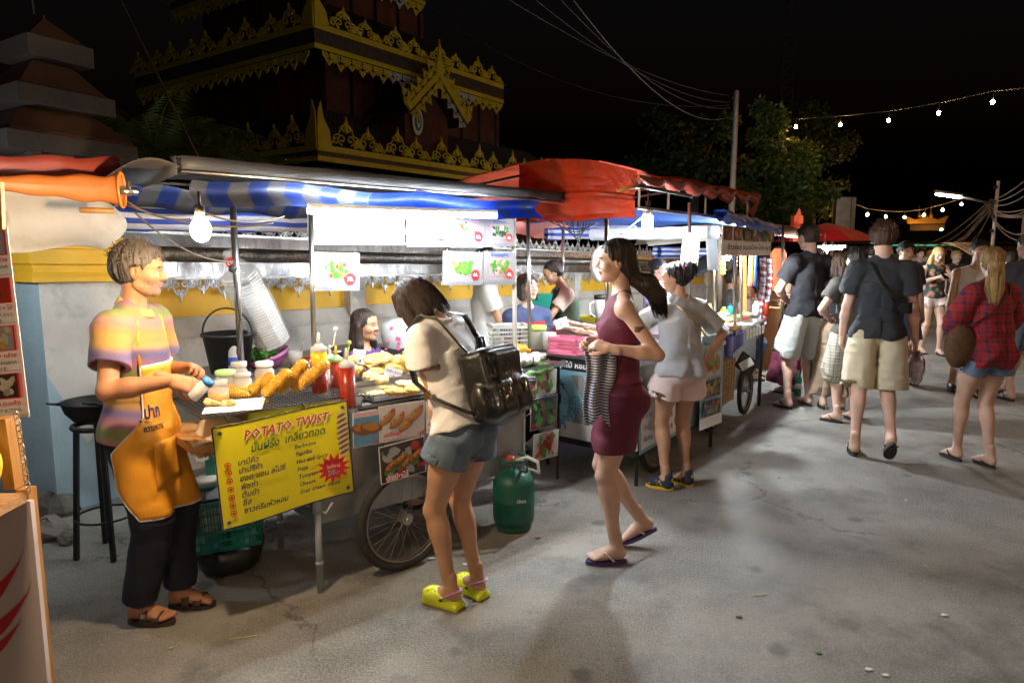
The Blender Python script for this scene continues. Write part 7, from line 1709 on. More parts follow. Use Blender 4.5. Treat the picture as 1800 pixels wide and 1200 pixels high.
def _col(a):
 a=round(a*30)/30
 if a not in _cache:
  col_=[];prev=0
  for i in range(41):
   z=1.235-.70*i/40;c0=p1_.w(V((.03,0,z*k)));d=(p1_.w(V((.03+math.cos(a),math.sin(a),z*k)))-c0).normalized();rr=.10
   for bv in _bv:
    h=bv.ray_cast(c0+d*.6,-d,.6)
    if h[0]is not None:rr=max(rr,(h[0]-c0).length)
   rr=min(rr,.215)+.010;prev=max(rr,prev-.0025);col_.append(prev)
  _cache[a]=col_
 return _cache[a]
def apf(a,v):
 z=1.235-.70*v;vv=min(max(v,0),1)*40;i=min(39,int(vv));f=vv-i;rs=[]
 for da in(-.12,0,.12):c_=_col(a+da);rs.append(c_[i]*(1-f)+c_[i+1]*f)
 r_=max(sum(rs)/3,rs[1])+.007*math.sin(a*6+v*6)*v
 return p1_.w(V((.03+r_*math.cos(a),r_*math.sin(a),z*k)))
def wide(v):return(1.12+.0*v)if v<.33 else min(1.80,1.12+(v-.33)*3.2)if v<.8 else 1.80-(v-.8)*2.2
m=MB('apron_orange');m.grid(lambda u,v:apf((u*2-1)*wide(v),v),30,34,True,.005);ap=m.build('apron',p1_.root)
m=MB('trim_white')
for s_ in(-1,1):m.tube([apf(s_*wide(v/24),v/24)for v in range(25)],.0065,6,False,.6)
m.tube([apf((u/12*2-1)*wide(1),1)for u in range(13)],.006,6,False);m.tube([apf((u/12*2-1)*wide(0),0)for u in range(13)],.006,6,False);m.build('piping',ap)
m=MB('apron_orange')
for s_ in(-1,1):m.tube([apf(s_*wide(0),0),p1_.w(p1_.S[s_]+p1_.Rs@V((.07*k,-s_*.075*k,.03*k))),p1_.w(p1_.N+p1_.Rs@V((-.045,s_*.045,.035)))],.011,6,True,.4)
m.build('strap',ap)
m=MB('ink_navy')
def wraptext(t,a0,v0,size,wd_,mt,sh=0.):
 vs,fs,w=text_geo(t,.03);m.mat(mt);out=[]
 for q in vs:x=q.x/w*wd_;out.append(apf(a0+x,v0-q.y*size-sh*x)+(apf(a0+x,v0)-p1_.w(V((0,0,apf(a0+x,v0).z)))).normalized()*.011)
 m.add(out,fs,False)
wraptext('ปาก',-1.12,.335,.11,.50,'ink_navy',.0);wraptext('ความหวาน',-1.15,.415,.055,.58,'ink_black',0)
m.tube([apf(-1.2+.6*i/8,.345+.02*math.sin(i*.4))+V((0,-.004,0))for i in range(9)],.004,4);m.build('lettering',ap)
m=MB('apron_orange');m.grid(lambda u,v:apf(-.95+1.3*u,.50+.3*v)+(apf(-.95+1.3*u,.5)-apf(-.95+1.3*u,.5).lerp(p1_.w(V((0,0,.8))),.03))+V((.006,-.006,0)),12,6,True,.003);m.build('pocket',ap)
sk_c=p1_.w(p1_.Wr[-1])+V((.115,.0,-.035));t=thing('seasoning_shaker','small clear shaker with blue cap held by the man in the apron','shaker',sk_c)
axs=V((.55,.1,.55)).normalized();m=MB('clear_jar');m.lathe([(.022,-.05),(.024,-.045),(.024,.03)],sk_c,14,axs);m.build('jar',t);m=MB('ink_blue');m.mats=[M('cap_blue',(.05,.22,.6),.4)];m.lathe([(.025,.03),(.025,.05),(0,.052)],sk_c,14,axs);m.build('cap',t)
pos=V((-.27,3.06,PZ));hd=R(146);F=lambda p:loc(pos,hd,p)
fa,fb_=F(G(792,1066)),F(G(838,1046))
p2_=Person(pos,hd,1.60,'girl with bobbed hair and black backpack bending over the cart in yellow clogs',True,'skin_tan',lean=.34,hp=(.82,.0),yaw=.12,px=-.06,hz=.92,footL=(fa.x-.0,fa.y,0,.1,0),footR=(fb_.x,fb_.y,0,-.18,0),handL=F(at(780,800,3.02)),handR=F(at(800,800,3.4)),eL=(-1,.35,0),eR=(-1,-.3,0),q=.0065,hq=.0035,kneeL=(1,.1,0))
p2_.body();p2_.hand(1,d=(.12,.0,-1),palm=(-.2,-1,0),curl=.22,thumb=.3);p2_.hand(-1,d=(.1,0,-1),curl=.3);p2_.head(nose=.8);p2_.finish()
p2_.hairmass([('e',(-.018,0,.040),(.112,.092,.098)),('e',(-.048,0,-.03),(.075,.088,.088)),('c',(.01,.074,.03),(.045,.080,-.100),.034,.026),('c',(.01,-.074,.03),(.045,-.080,-.100),.034,.026),('c',(-.06,.04,-.03),(-.05,.045,-.11),.045,.035),('c',(-.06,-.04,-.03),(-.05,-.045,-.11),.045,.035),('c',(.05,.045,.09),(.092,.05,.0),.022,.015),('c',(.05,-.045,.09),(.092,-.05,.0),.022,.015)],[('e',(.105,0,-.04),(.06,.052,.085))],'hair_dbrown',amp=.006)
L=[];r=random.Random(5)
for i in range(380):
 a=r.uniform(.55,5.75);x,y=math.cos(a),math.sin(a);p=V((-.018+x*.113*.8,y*.093*.8,.075+r.uniform(-.02,.02)));tgt=V((-.018+x*.112,y*.100,-.115+r.uniform(-.02,.015)));pts=[]
 for j in range(7):f=j/6;q=p.lerp(tgt,f)+V((x*.024,y*.022,0))*math.sin(f*2.6)*1.0;pts.append(p2_.hp_(*q)+V((0,0,-.02*f*f)))
 L.append(pts)
p2_.locks(L,'hair_dbrown',.0024)
p2_.top('blouse_cream',sleeve=.42,hem=-.11,ease=.026,loose=.03,puff=.022,name='blouse',amp=.013,open_neck=.012)
m=MB('blouse_cream')
for g in(1,-1):
 e=p2_.S[g].lerp(p2_.E[g],.41);d=(p2_.E[g]-p2_.S[g]).normalized();x=d.orthogonal().normalized();y=d.cross(x);m.tube([p2_.w(e+x*.062*math.cos(a/4)+y*.062*math.sin(a/4)+d*.006*math.sin(a*2.3))for a in range(26)],.009,6,False)
m.tube([p2_.w(p2_.N+p2_.Rs@V((.010+.066*math.cos(a/4),.066*math.sin(a/4),.012+.006*math.sin(a*2.9))))for a in range(26)],.011,6,False);m.build('frill',p2_.root)
p2_.shorts('denim',length=.30,ease=.020,flare=.022,name='denim_shorts',amp=.006);p2_.shoe('croc','croc_strap',None,'clog',True)
m=MB('black');wv_=p2_.Wr[1]+(p2_.E[1]-p2_.Wr[1]).normalized()*.02;d=(p2_.E[1]-p2_.Wr[1]).normalized();x=d.orthogonal().normalized();y=d.cross(x)
for j in range(2):m.tube([p2_.w(wv_+d*.012*j+x*.030*math.cos(a/3)+y*.030*math.sin(a/3))for a in range(20)],.0055,5,False)
m.build('bracelet',p2_.root)
bk=thing('backpack','shiny black leather backpack with flap and brass zips on the bending girl','backpack',p2_.w(p2_.C));bw_=lambda x,y,z:p2_.w(p2_.waist+p2_.Rs@V((x,y,z-(.05 if x<-.14 else 0))));Mb=p2_.wm(p2_.Rs)
S=SDF(.006);S.rbox(bw_(-.205,-.03,.10),(.045,.105,.12),Mb,.035,.02);S.ell(bw_(-.20,-.03,.00),(.085,.150,.09),Mb,.03);S.rbox(bw_(-.27,-.085,.03),(.012,.035,.05),Mb,.028,.012);S.rbox(bw_(-.27,.035,.03),(.012,.035,.05),Mb,.028,.012);S.ell(bw_(-.215,-.165,.03),(.05,.03,.075),Mb,.015);S.ell(bw_(-.215,.11,.03),(.05,.03,.075),Mb,.015)
npbuild('bag_body',[S.mesh(lambda p:vnoise(p*18)*.004)],bk,MATS['leather'])
S=SDF(.006);S.rbox(bw_(-.225,-.03,.205),(.050,.095,.010),Mb@RY(.0),.018,.02);S.rbox(bw_(-.285,-.03,.150),(.004,.085,.055),Mb@RY(-.15),.014,.03);S.ell(bw_(-.292,-.03,.085),(.014,.065,.03),Mb,.02);npbuild('flap',[S.mesh()],bk,MATS['leather'])
for nm2,pts,r_ in(('handle',[bw_(-.17,-.07,.22),bw_(-.19,-.055,.31),bw_(-.19,-.005,.31),bw_(-.17,.01,.22)],.011),):
 m=MB('leather');m.tube(pts,r_,8,True,.6);m.build(nm2,bk)
for g in(1,-1):
 m=MB('leather');y_=g*.098;m.tube([bw_(-.165,-.03+g*.03,.20),bw_(-.150,y_*.75,.30),bw_(-.09,y_,.385),bw_(-.01,y_*1.08,.425),bw_(.075,y_*1.12,.385),bw_(.122,y_*1.12,.28),bw_(.10,y_*1.40,.15),bw_(.0,g*.165,.06),bw_(-.12,g*.15,-.02),bw_(-.18,g*.09,-.03)],.019,8,True,.28)
 st_=m.build('strap',bk);m=MB('brass');m.box(bw_(.02,g*.172,.075),(.045,.008,.035),p2_.h+0,Euler((0,.5,0)));m.build('buckle',st_)
m=MB('brass')
for y_ in(-.085,.035):m.cyl(bw_(-.315,y_,.06),bw_(-.315,y_,.025),.008,seg=8);m.tube([bw_(-.312,y_-.02,.075),bw_(-.318,y_,.055),bw_(-.312,y_+.02,.075)],.004,5)
m.tube([bw_(-.24,-.18,-.04),bw_(-.28,-.12,-.075),bw_(-.29,-.05,-.08)],.003,5);m.build('zip_pull',bk)
pos=V((.57,3.50,PZ));hd=R(180);F=lambda p:loc(pos,hd,p)
rt=F(G(1128,952)+V((0,0,.0)))
p3_=Person(pos,hd,1.69,'woman in a wine red dress walking past with a ponytail and folded striped shirt',True,'skin_fair',lean=.04,hp=(.05,0),px=.0,hz=.935,footL=(.02,.05,0,.06,0),footR=(-.15,rt.y*.7,.065,0,.40),handL=F(at(1072,612,3.28)),handR=F(at(1052,600,3.55)),eL=(-.5,.3,-.8),eR=(-.5,-.3,-.8),kneeR=(1,0,.3),q=.0065,hq=.0035,build=.97)
p3_.body();p3_.hand(1,d=(.9,-.3,.25),palm=(0,-.6,-.6),curl=.8);p3_.hand(-1,d=(.9,.2,.1),palm=(0,.6,-.6),curl=.8);p3_.head(nose=.85,mouth=.3);p3_.finish()
p3_.hairmass([('e',(-.016,0,.042),(.104,.083,.092)),('e',(-.055,0,-.01),(.062,.075,.075)),('c',(.045,.05,.085),(.02,.072,.0),.022,.016),('c',(.045,-.05,.085),(.02,-.072,.0),.022,.016),('c',(-.08,0,-.05),(-.11,0,-.10),.058,.042),('c',(-.11,0,-.10),(-.17,.01,-.13),.042,.056),('c',(-.17,.01,-.13),(-.225,.02,-.20),.056,.050),('c',(-.225,.02,-.20),(-.24,.02,-.29),.048,.016)],[('e',(.088,0,-.035),(.078,.12,.105)),('e',(.02,.09,-.02),(.03,.035,.035)),('e',(.02,-.09,-.02),(.03,.035,.035))],'hair_dbrown',amp=.005)
L=[];r=random.Random(8)
for i in range(90):
 a=r.uniform(0,6.28);q=.03*r.random();q+=.022;L.append([p3_.hp_(-.11+q*math.cos(a),q*math.sin(a),-.09),p3_.hp_(-.17+q*1.1*math.cos(a),.01+q*1.1*math.sin(a),-.13),p3_.hp_(-.225+q*1.1*math.cos(a),.02+q*math.sin(a),-.21),p3_.hp_(-.245+q*.8*math.cos(a),.02+q*.8*math.sin(a),-.29-.04*r.random())])
p3_.locks(L,'hair_dbrown',.004)
p3_.top('dress_wine',sleeve=0,hem=-.05,ease=.012,name='dress_bodice',amp=.004,tank=True,open_neck=.004);p3_.skirt('dress_wine',.60,.128,.014,'dress_skirt',amp=.005,sides=1.18)
m=MB('ink_black');m.mats=[M('tattoo',(.10,.06,.05),.5)];c=p3_.S[1].lerp(p3_.E[1],.42);
m.grid(lambda u,v:p3_.w(c+V((.0405*math.sin(-.5+1.3*u),.0405*math.cos(-.5+1.3*u),-.03*v+.015))*p3_.k+V((0,0,0))),6,2,True);m.build('tattoo',p3_.root);p3_.flip('flip_purple','flip_white')
hc=(p3_.w(p3_.Wr[1])+p3_.w(p3_.Wr[-1]))/2+V((.0,0,-.02));m=MB('shirt_stripe')
for(dx,dy,w_,L_,ph)in((-.02,-.04,.17,.38,0),(.03,.08,.15,.34,2)):
 m.grid(lambda u,v:hc+V((dx+(u-.5)*w_*(1-.15*v)+.012*math.sin(v*6+ph),dy+.028*math.sin(u*14+ph)*(1-.3*v)+.02*math.sin(v*4),.03*math.sin(math.pi*u)-L_*v-.02*math.sin(u*9))),24,14,True,.006)
tag(m.build('striped_shirt'),'blue and white striped shirt hanging from the hands of the walking woman','shirt')
pos=V((1.15,4.62,PZ));hd=R(108);F=lambda p:loc(pos,hd,p)
p4_=Person(pos,hd,1.56,'girl in grey tee and pale pink shorts with hair bun and hand on hip',True,'skin_tan',lean=.06,hp=(.15,0),yaw=.85,footL=(-.01,.09,0,.7,0),footR=(.02,-.09,0,.6,0),handL=F(at(1085,590,5.02)),handR=(-.02,-.20,.87),eL=(.2,.6,-.8),eR=(-.15,-1,.15),q=.007,hq=.004)
p4_.body();p4_.hand(1,curl=.6,fine=False);p4_.hand(-1,d=(.3,.5,-.6),palm=(0,1,0),curl=.5,fine=False);p4_.head(nose=.75);p4_.finish()
p4_.hairmass([('e',(-.018,0,.042),(.104,.084,.092)),('e',(-.055,0,-.01),(.062,.076,.066)),('e',(-.125,0,.055),(.055,.062,.060)),('e',(-.10,.0,.01),(.045,.05,.05))],[('e',(.088,0,-.040),(.080,.12,.105)),('e',(.02,.09,-.02),(.03,.035,.035)),('e',(.02,-.09,-.02),(.03,.035,.035)),('h',(0,0,-.07),(0,0,-1))],'hair_black',amp=.007)
L=[]
for i in range(70):
 a=r.uniform(0,6.28);b=r.uniform(-1.4,1.4);n_=V((math.cos(a)*math.cos(b),math.sin(a)*math.cos(b),math.sin(b)));c=V((-.125,0,.055))+n_*.055;tg=n_.cross(V((1,.3,.2))).normalized();L.append([p4_.hp_(*(c-tg*.03)),p4_.hp_(*(c+n_*.008)),p4_.hp_(*(c+tg*.035+n_*.004)),p4_.hp_(*(c+tg*.06+n_*.012))])
p4_.locks(L,'hair_black',.004);m=MB('plastic_pink');m.tube([p4_.hp_(-.085+.0*a,.05*math.cos(a/3),.07+.045*math.sin(a/3))for a in range(20)],.011,6);m.build('hair_tie',p4_.root)
p4_.top('tee_grey',sleeve=.72,hem=-.16,ease=.024,loose=.05,name='tee_shirt',amp=.012);p4_.shorts('short_pink',length=.42,ease=.022,flare=.04,name='shorts',amp=.008);p4_.shoe('shoe_navy','shoe_yellow','shoe_yellow','sneaker')
m=MB('brass');m.tube([p4_.w(p4_.S[1]+p4_.Rs@V((-.01,-.05,.065))),p4_.w(p4_.C+p4_.Rs@V((-.128,.03,.10))),p4_.w(p4_.C+p4_.Rs@V((-.135,-.07,.0))),p4_.w(p4_.C+p4_.Rs@V((-.08,-.17,-.10))),p4_.w(p4_.P+V((.0,-.19,.06)))],.006,5);m.build('bag_strap',p4_.root)
def extra(label,x,y,H,head,Y=None,fem=False,skin='skin_fair',hair=('short','hair_dbrown'),top=None,bot=None,shoes='flip',sit=False,q=.010,**kw):
 if Y is None:g0=G(x,y);pos=V((g0.x,g0.y,PZ))
 else:pos=V((D(x,y,Y).x,Y,PZ))
 hd=R(head);hands=kw.pop('hands',None);bare=kw.pop('fine',False);cat=kw.pop('cat','person');nose=kw.pop('nose',.9);beard=kw.pop('beard',False);hc_=kw.pop('hcurl',.4)
 if sit:kw.setdefault('hz',.56);kw.setdefault('footL',(.30,.12,0,0,0));kw.setdefault('footR',(.30,-.12,0,0,0))
 p=Person(pos,hd,H,label,fem,skin,q=q,hq=kw.pop('hq',.0055),cat=cat,**kw)
 p.body();p.hand(1,curl=hc_,fine=False);p.hand(-1,curl=hc_,fine=False);p.head(nose=nose,beard=beard);p.finish()
 k,hm=hair
 if k=='short':p.short_hair(hm,.006,seed=int(x))
 elif k=='curly':p.short_hair(hm,.018,.006,seed=int(x))
 elif k=='bald':pass
 elif k=='bun':p.hairmass([('e',(-.018,0,.042),(.104,.083,.092)),('e',(-.055,0,-.01),(.060,.074,.062)),('e',(-.115,0,.05),(.042,.045,.042))],[('e',(.088,0,-.040),(.078,.12,.105)),('h',(0,0,-.06),(0,0,-1))],hm,amp=.005,fine=.007)
 elif k=='bob':p.hairmass([('e',(-.018,0,.042),(.108,.090,.095)),('e',(-.045,0,-.03),(.070,.088,.090)),('c',(.02,.078,.02),(.02,.078,-.09),.026,.022),('c',(.02,-.078,.02),(.02,-.078,-.09),.026,.022),('c',(.06,.03,.08),(.085,.04,.045),.018,.012),('c',(.06,-.03,.08),(.085,-.03,.045),.018,.012)],[('e',(.098,0,-.040),(.068,.056,.082))],hm,amp=.005,fine=.006)
 elif k in('long','pony'):
  A=[('e',(-.018,0,.042),(.106,.086,.094)),('e',(-.050,0,-.01),(.066,.078,.070))]
  if k=='long':A+=[('c',(-.02,.075,.02),(-.0,.095,-.14),.030,.030),('c',(-.02,-.075,.02),(-.0,-.095,-.14),.030,.030),('c',(-.07,0,-.05),(-.075,0,-.20),.062,.05),('c',(0,.095,-.14),(.01,.10,-.25),.030,.016),('c',(0,-.095,-.14),(.01,-.10,-.25),.030,.016)]
  else:A+=[('c',(-.105,0,.05),(-.14,.0,.02),.035,.035),('c',(-.14,0,.02),(-.15,.0,-.12),.038,.045),('c',(-.15,0,-.12),(-.13,0,-.28),.045,.018)]
  p.hairmass(A,[('e',(.092,0,-.035),(.078,.075,.100))]+([('e',(.02,.09,-.02),(.03,.03,.035)),('e',(.02,-.09,-.02),(.03,.03,.035))]if k=='pony' else[]),hm,amp=.006,fine=.007)
  L=[];rr=random.Random(int(x))
  for i in range(80):
   a=rr.uniform(1.2,5.1)if k=='long' else rr.uniform(0,6.28)
   if k=='long':b_=V((-.03+.07*math.cos(a),.09*math.sin(a),.02));e_=V((-.035+.085*math.cos(a),.12*math.sin(a),-.22-.08*rr.random()));L.append([p.hp_(*b_),p.hp_(*(b_.lerp(e_,.4)+V((.012*math.cos(a),.015*math.sin(a),0)))),p.hp_(*(b_.lerp(e_,.75)+V((rr.gauss(0,.01),rr.gauss(0,.01),0)))),p.hp_(*e_)])
   else:c_=.035;L.append([p.hp_(-.12,.02*math.sin(a),.04),p.hp_(-.155+c_*math.cos(a),c_*math.sin(a),-.03),p.hp_(-.15+c_*1.2*math.cos(a),c_*1.3*math.sin(a),-.14),p.hp_(-.13+c_*math.cos(a),c_*math.sin(a),-.29-.04*rr.random())])
  p.locks(L,hm,.006)
 if top:p.top(**top)
 if bot:
  b=dict(bot);f=b.pop('fn','shorts');getattr(p,f)(**b)
 if shoes=='flip':p.flip()
 elif shoes=='shoe':p.shoe('black',None,'black','shoe')
 return p
def PX(x,y,Y,px_,py_,head,Yp=None):
 pass
T=lambda m,**k:dict(mat=m,**k)
g0=G(1393,716);P13=extra('tall man in black tee and pale knee shorts standing at the stall, seen from behind',1408,716,1.90,104,hair=('short','hair_dbrown'),top=T('tee_black',sleeve=.62,hem=-.16,ease=.026,loose=.045,name='tee_shirt',amp=.012),bot=T('short_beige',length=.98,ease=.03,flare=.045,name='shorts',amp=.01),footL=(0,.17,0,.25,0),footR=(.06,-.13,0,-.15,0),handL=(.24,.08,1.10),handR=(.22,-.04,1.12),eL=(-.2,1,-.4),eR=(-.2,-1,-.4),yaw=.15,hp=(.12,0),q=.008,hq=.0045,build=.90)
P14=extra('man in brown tee and checked shorts with a round dark haircut, seen from behind',1487,742,1.66,95,hair=('short','hair_black'),top=T('tee_brown',sleeve=.6,hem=-.14,ease=.024,loose=.03,name='tee_shirt',amp=.01),bot=T('check_short',length=1.05,ease=.03,flare=.04,name='shorts',amp=.008),handL=(.15,.16,.98),handR=(.08,-.26,.85),eL=(-.5,1,-.4),footL=(0,.10,0,.7,0),footR=(.05,-.10,0,-.1,0),build=.95,q=.008)
g1=G(1505,800);h15=72;pos15=V((G(1528,790).x,5.52,PZ));F=lambda p:loc(pos15,R(h15),p)
fl=F(V((G(1500,797).x,G(1500,797).y,0)));fr_=F(V((G(1560,765).x,5.75,0)))
p5_=Person(pos15,R(h15),1.87,'tall man in slate tee and cream shorts walking away with a camera on his hip',False,'skin_fair',lean=.04,hp=(.12,0),yaw=-.15,footL=(fl.x-.03,fl.y,0,.0,0),footR=(-.32,-.08,.10,-.1,.75),px=.04,handL=F(at(1478,600,5.75)),handR=(.10,-.30,.82),eL=(-.6,.9,-.3),q=.007,hq=.0045,hz=.92,build=.90)
p5_.body();p5_.hand(1,curl=.6,fine=False);p5_.hand(-1,curl=.9,fine=False);p5_.head(nose=1.1);p5_.finish();p5_.short_hair('hair_brown',.014,.002,seed=15);p5_.top('tee_slate',sleeve=.62,hem=-.17,ease=.026,loose=.045,name='tee_shirt',amp=.012);p5_.shorts('short_cream',length=.98,ease=.028,flare=.035,name='shorts',amp=.01);p5_.flip()
cw=lambda x,y,z:p5_.w(p5_.C+p5_.Rs@V((x,y,z)));t=thing('camera','black camera on a neck strap against the back of the man in slate','camera',cw(-.15,-.13,-.16))
m=MB('black_gloss');c=cw(-.165,-.13,-.15);m.box(c,(.13,.06,.085),R(h15+90));m.box(c+V((0,0,.05)),(.05,.05,.03),R(h15+90));m.build('camera_body',t);m=MB('black_gloss');dv=RZ(R(h15))@V((-1,0,-.1));m.cyl(c+dv*.02,c+dv*.085,.034,seg=16);m.build('lens',t)
m=MB('black');m.tube([cw(.07,.10,.22),cw(.0,.095,.245),cw(-.09,.085,.19),cw(-.145,.04,.06),cw(-.16,-.04,-.05),cw(-.165,-.09,-.12)],.014,6,True,.25);m.build('strap',t)
M('foil',(.55,.50,.55),.2,.7,var=.5,scale=20,bump=1.,bscale=20);m=MB('foil');c=p5_.w(p5_.Wr[-1])+V((.02,-.02,-.24));m.sphere(c,.12,14,10,(.55,.5,1.15),None,.22);m.tube([c+V((0,0,.12)),p5_.w(p5_.Wr[-1])+V((0,0,-.08))],.014,6);tag(m.build('plastic_bag'),'crinkled glossy bag in the hand of the man in slate','bag')
pos19=V((G(1712,815).x,5.12,PZ));h19=98
p6_=Person(pos19,R(h19),1.66,'woman in a red plaid shirt and denim shorts with a long dark blonde ponytail',True,'skin_fair',lean=.05,hp=(.15,0),yaw=-.55,footL=(.14,.06,0,.05,0),footR=(-.06,-.05,0,-.05,0),handL=(.22,.05,1.05),handR=(.22,-.08,1.05),eL=(-.4,1,-.5),eR=(-.4,-1,-.5),q=.007,hq=.005,build=.96)
p6_.body();p6_.hand(1,curl=.5,fine=False);p6_.hand(-1,curl=.5,fine=False);p6_.head();p6_.finish()
p6_.hairmass([('e',(-.018,0,.042),(.108,.088,.096)),('e',(-.050,0,-.01),(.066,.080,.070)),('c',(-.100,0,.06),(-.135,.0,.035),.032,.036),('c',(-.135,0,.035),(-.155,.0,-.10),.042,.055),('c',(-.155,0,-.10),(-.15,0,-.24),.055,.035),('c',(-.15,0,-.24),(-.14,0,-.33),.032,.010)],[('e',(.092,0,-.035),(.078,.12,.105))],'hair_dkblond',amp=.007)
L=[]
for i in range(150):a=r.uniform(0,6.28);c_=.05;L.append([p6_.hp_(-.115,.02*math.sin(a),.055),p6_.hp_(-.150+c_*.8*math.cos(a),c_*math.sin(a),-.02),p6_.hp_(-.155+c_*math.cos(a)+r.gauss(0,.006),c_*1.25*math.sin(a),-.12),p6_.hp_(-.15+c_*.8*math.cos(a),c_*1.1*math.sin(a)+r.gauss(0,.01),-.24),p6_.hp_(-.14+c_*.4*math.cos(a),c_*.6*math.sin(a),-.32-.05*r.random())])
p6_.locks(L,'hair_blond',.0045);p6_.top('tartan',sleeve=1.45,hem=-.24,ease=.032,loose=.06,name='plaid_shirt',amp=.015);p6_.shorts('denim_blue',length=.34,ease=.02,flare=.03,name='denim_shorts');p6_.flip('flip_dark','flip_dark')
hb=thing('shoulder_bag','furry brown shoulder bag at the left hip of the woman in plaid','bag',p6_.w(p6_.P));m=MB('fur_brown');m.sphere(p6_.w(p6_.P+V((.0,.235,.05))),.13,16,12,(.55,.95,1.25),RZ(R(h19)),.12);m.build('bag_body',hb);m=MB('black');m.tube([p6_.w(p6_.P+V((0,.235,.17))),p6_.w(p6_.C+V((-.135,.09,.0))),p6_.w(p6_.C+V((-.14,-.02,.12))),p6_.w(p6_.S[-1]+V((-.03,.03,.085)))],.013,6,True,.3);m.build('strap',hb)
extra('grey haired man in steel blue tee at the right edge of the picture',1783,702,1.80,95,hair=('short','hair_grey'),top=T('tee_steel',sleeve=.6,hem=-.16,ease=.025,loose=.04,name='tee_shirt',amp=.01),bot=T('denim_blue',length=.9,ease=.025,flare=.035,name='shorts'),footL=(-.05,.1,0,0,0),footR=(.22,-.1,0,0,0),yaw=.2)
P17=extra('blonde woman in floral top and pink shorts looking down at her phone',1632,622,1.70,-97,fem=True,hair=('long','hair_blond'),top=T('floral',sleeve=0,hem=-.13,ease=.02,loose=.03,tank=True,name='floral_top',open_neck=.02),bot=T('short_pink',length=.32,ease=.02,flare=.03,name='shorts'),hp=(.35,0),handL=(.25,.06,1.20),handR=(.26,-.05,1.22),eL=(-.2,.8,-.6),eR=(-.2,-.8,-.6),footL=(.1,.1,0,.1,0),footR=(-.05,-.1,0,-.1,0))
m=MB('black_gloss');c=P17.w(V((.31,.0,1.24)));m.box(c,(.075,.14,.01),0,Euler((.7,0,0)));tag(m.build('phone'),'dark phone in the hands of the blonde woman','phone')
extra('bearded man in a white tank top leaning forward behind the plaid woman',1694,692,1.74,-112,skin='skin_tan',hair=('short','hair_black'),top=T('tank_white',sleeve=0,hem=-.1,ease=.02,loose=.02,tank=True,name='tank_top',open_neck=.025),bot=T('jeans_blue',length=1.0,ease=.03,flare=.04,name='shorts'),shoes='shoe',lean=.12,beard=True,yaw=.2,px=.05,footL=(.1,.1,0,0,0),footR=(-.15,-.1,0,0,0))
extra('short haired man in black tee facing the camera behind the man in slate',1572,670,1.74,-90,skin='skin_tan',hair=('short','hair_black'),top=T('tee_black',sleeve=.6,hem=-.15,ease=.024,loose=.03,name='tee_shirt'),bot=T('jeans_blue',length=.95,ease=.03,flare=.04,name='shorts'),hp=(.2,0),footL=(.15,.1,0,0,0),footR=(-.1,-.1,0,0,0))
extra('woman in a long tan skirt waiting beside the man in the brown tee',1462,718,1.62,80,fem=True,hair=('long','hair_brown'),top=T('tee_black',sleeve=.4,hem=-.05,ease=.02,name='top'),bot=dict(fn='skirt',mat='skirt_tan',z1=.16,r1=.20,ease=.02,amp=.012,flutes=9,sides=1.1),shoes='flip')
extra('woman in a black tank top and dark red patterned skirt at the lantern stall',1386,690,1.60,140,fem=True,skin='skin_tan',hair=('bun','hair_brown'),top=T('tee_black',sleeve=0,hem=-.1,ease=.014,tank=True,name='tank_top',open_neck=.02),bot=dict(fn='skirt',mat='skirt_print',z1=.12,r1=.18,ease=.02,amp=.01,flutes=7,sides=1.1),handR=(.22,-.05,1.02),handL=(.26,.05,1.02),eR=(-.4,-1,-.3))
extra('seated young woman in a purple blouse with hair tied back, looking right',640,600,1.58,-15,Y=4.45,fem=True,skin='skin_tan',hair=('long','hair_dbrown'),top=T('purple',sleeve=.5,hem=-.1,ease=.02,name='blouse',open_neck=.015,q=.009),bot=T('jeans_blue',length=1.8,name='trousers',q=None)if False else T('jeans_blue',length=1.8,name='trousers'),sit=True,hz=.56,yaw=-.1,q=.008,hq=.004,nose=.85,px=0,shoes='flip')
extra('man in white tee and dark apron whose head is hidden by the menu signs',853,600,1.64,10,Y=5.7,skin='skin_tan',hair=('short','hair_black'),top=T('white_tee',sleeve=.6,hem=-.14,ease=.024,loose=.03,name='tee_shirt'),bot=T('jeans_blue',length=1.9,name='trousers'),handR=(.3,-.1,1.0),handL=(.3,.1,1.0))
P7=extra('seated woman in blue with a bright red apron gazing up to the right',927,600,1.70,-62,Y=5.6,fem=True,skin='skin_fair',hair=('bob','hair_dbrown'),top=T('blue_dark',sleeve=.6,hem=-.1,ease=.024,loose=.03,name='shirt'),bot=T('tee_black',length=1.8,name='trousers'),sit=True,hz=.66,hp=(-.12,0),yaw=.15,q=.009,hq=.0045,nose=.7,footL=(.02,.1,0,0,0),footR=(.02,-.1,0,0,0))
m=MB('red_apron');m.grid(lambda u,v:P7.w(P7.C+P7.Rs@V((.138*math.cos((u-.5)*1.6),.15*math.sin((u-.5)*1.6),.10-.35*v))),12,6,True,.005);m.build('apron',P7.root)
P8=extra('woman with tied up fringe and dark green vest working behind the squid tray',1003,600,1.60,190,Y=6.3,fem=True,skin='skin_tan',hair=('bun','hair_dbrown'),top=T('pink_tee',sleeve=.6,hem=-.12,ease=.024,loose=.03,name='tee_shirt'),bot=T('jeans_blue',length=1.9,name='trousers'),lean=.22,hp=(.45,0),handL=(.45,.10,1.02),handR=(.40,-.1,1.0),eL=(0,.5,-.8),hz=.90,q=.009)
P8.top('green_vest',sleeve=0,hem=-.1,ease=.032,loose=.03,tank=True,name='vest',open_neck=.02)
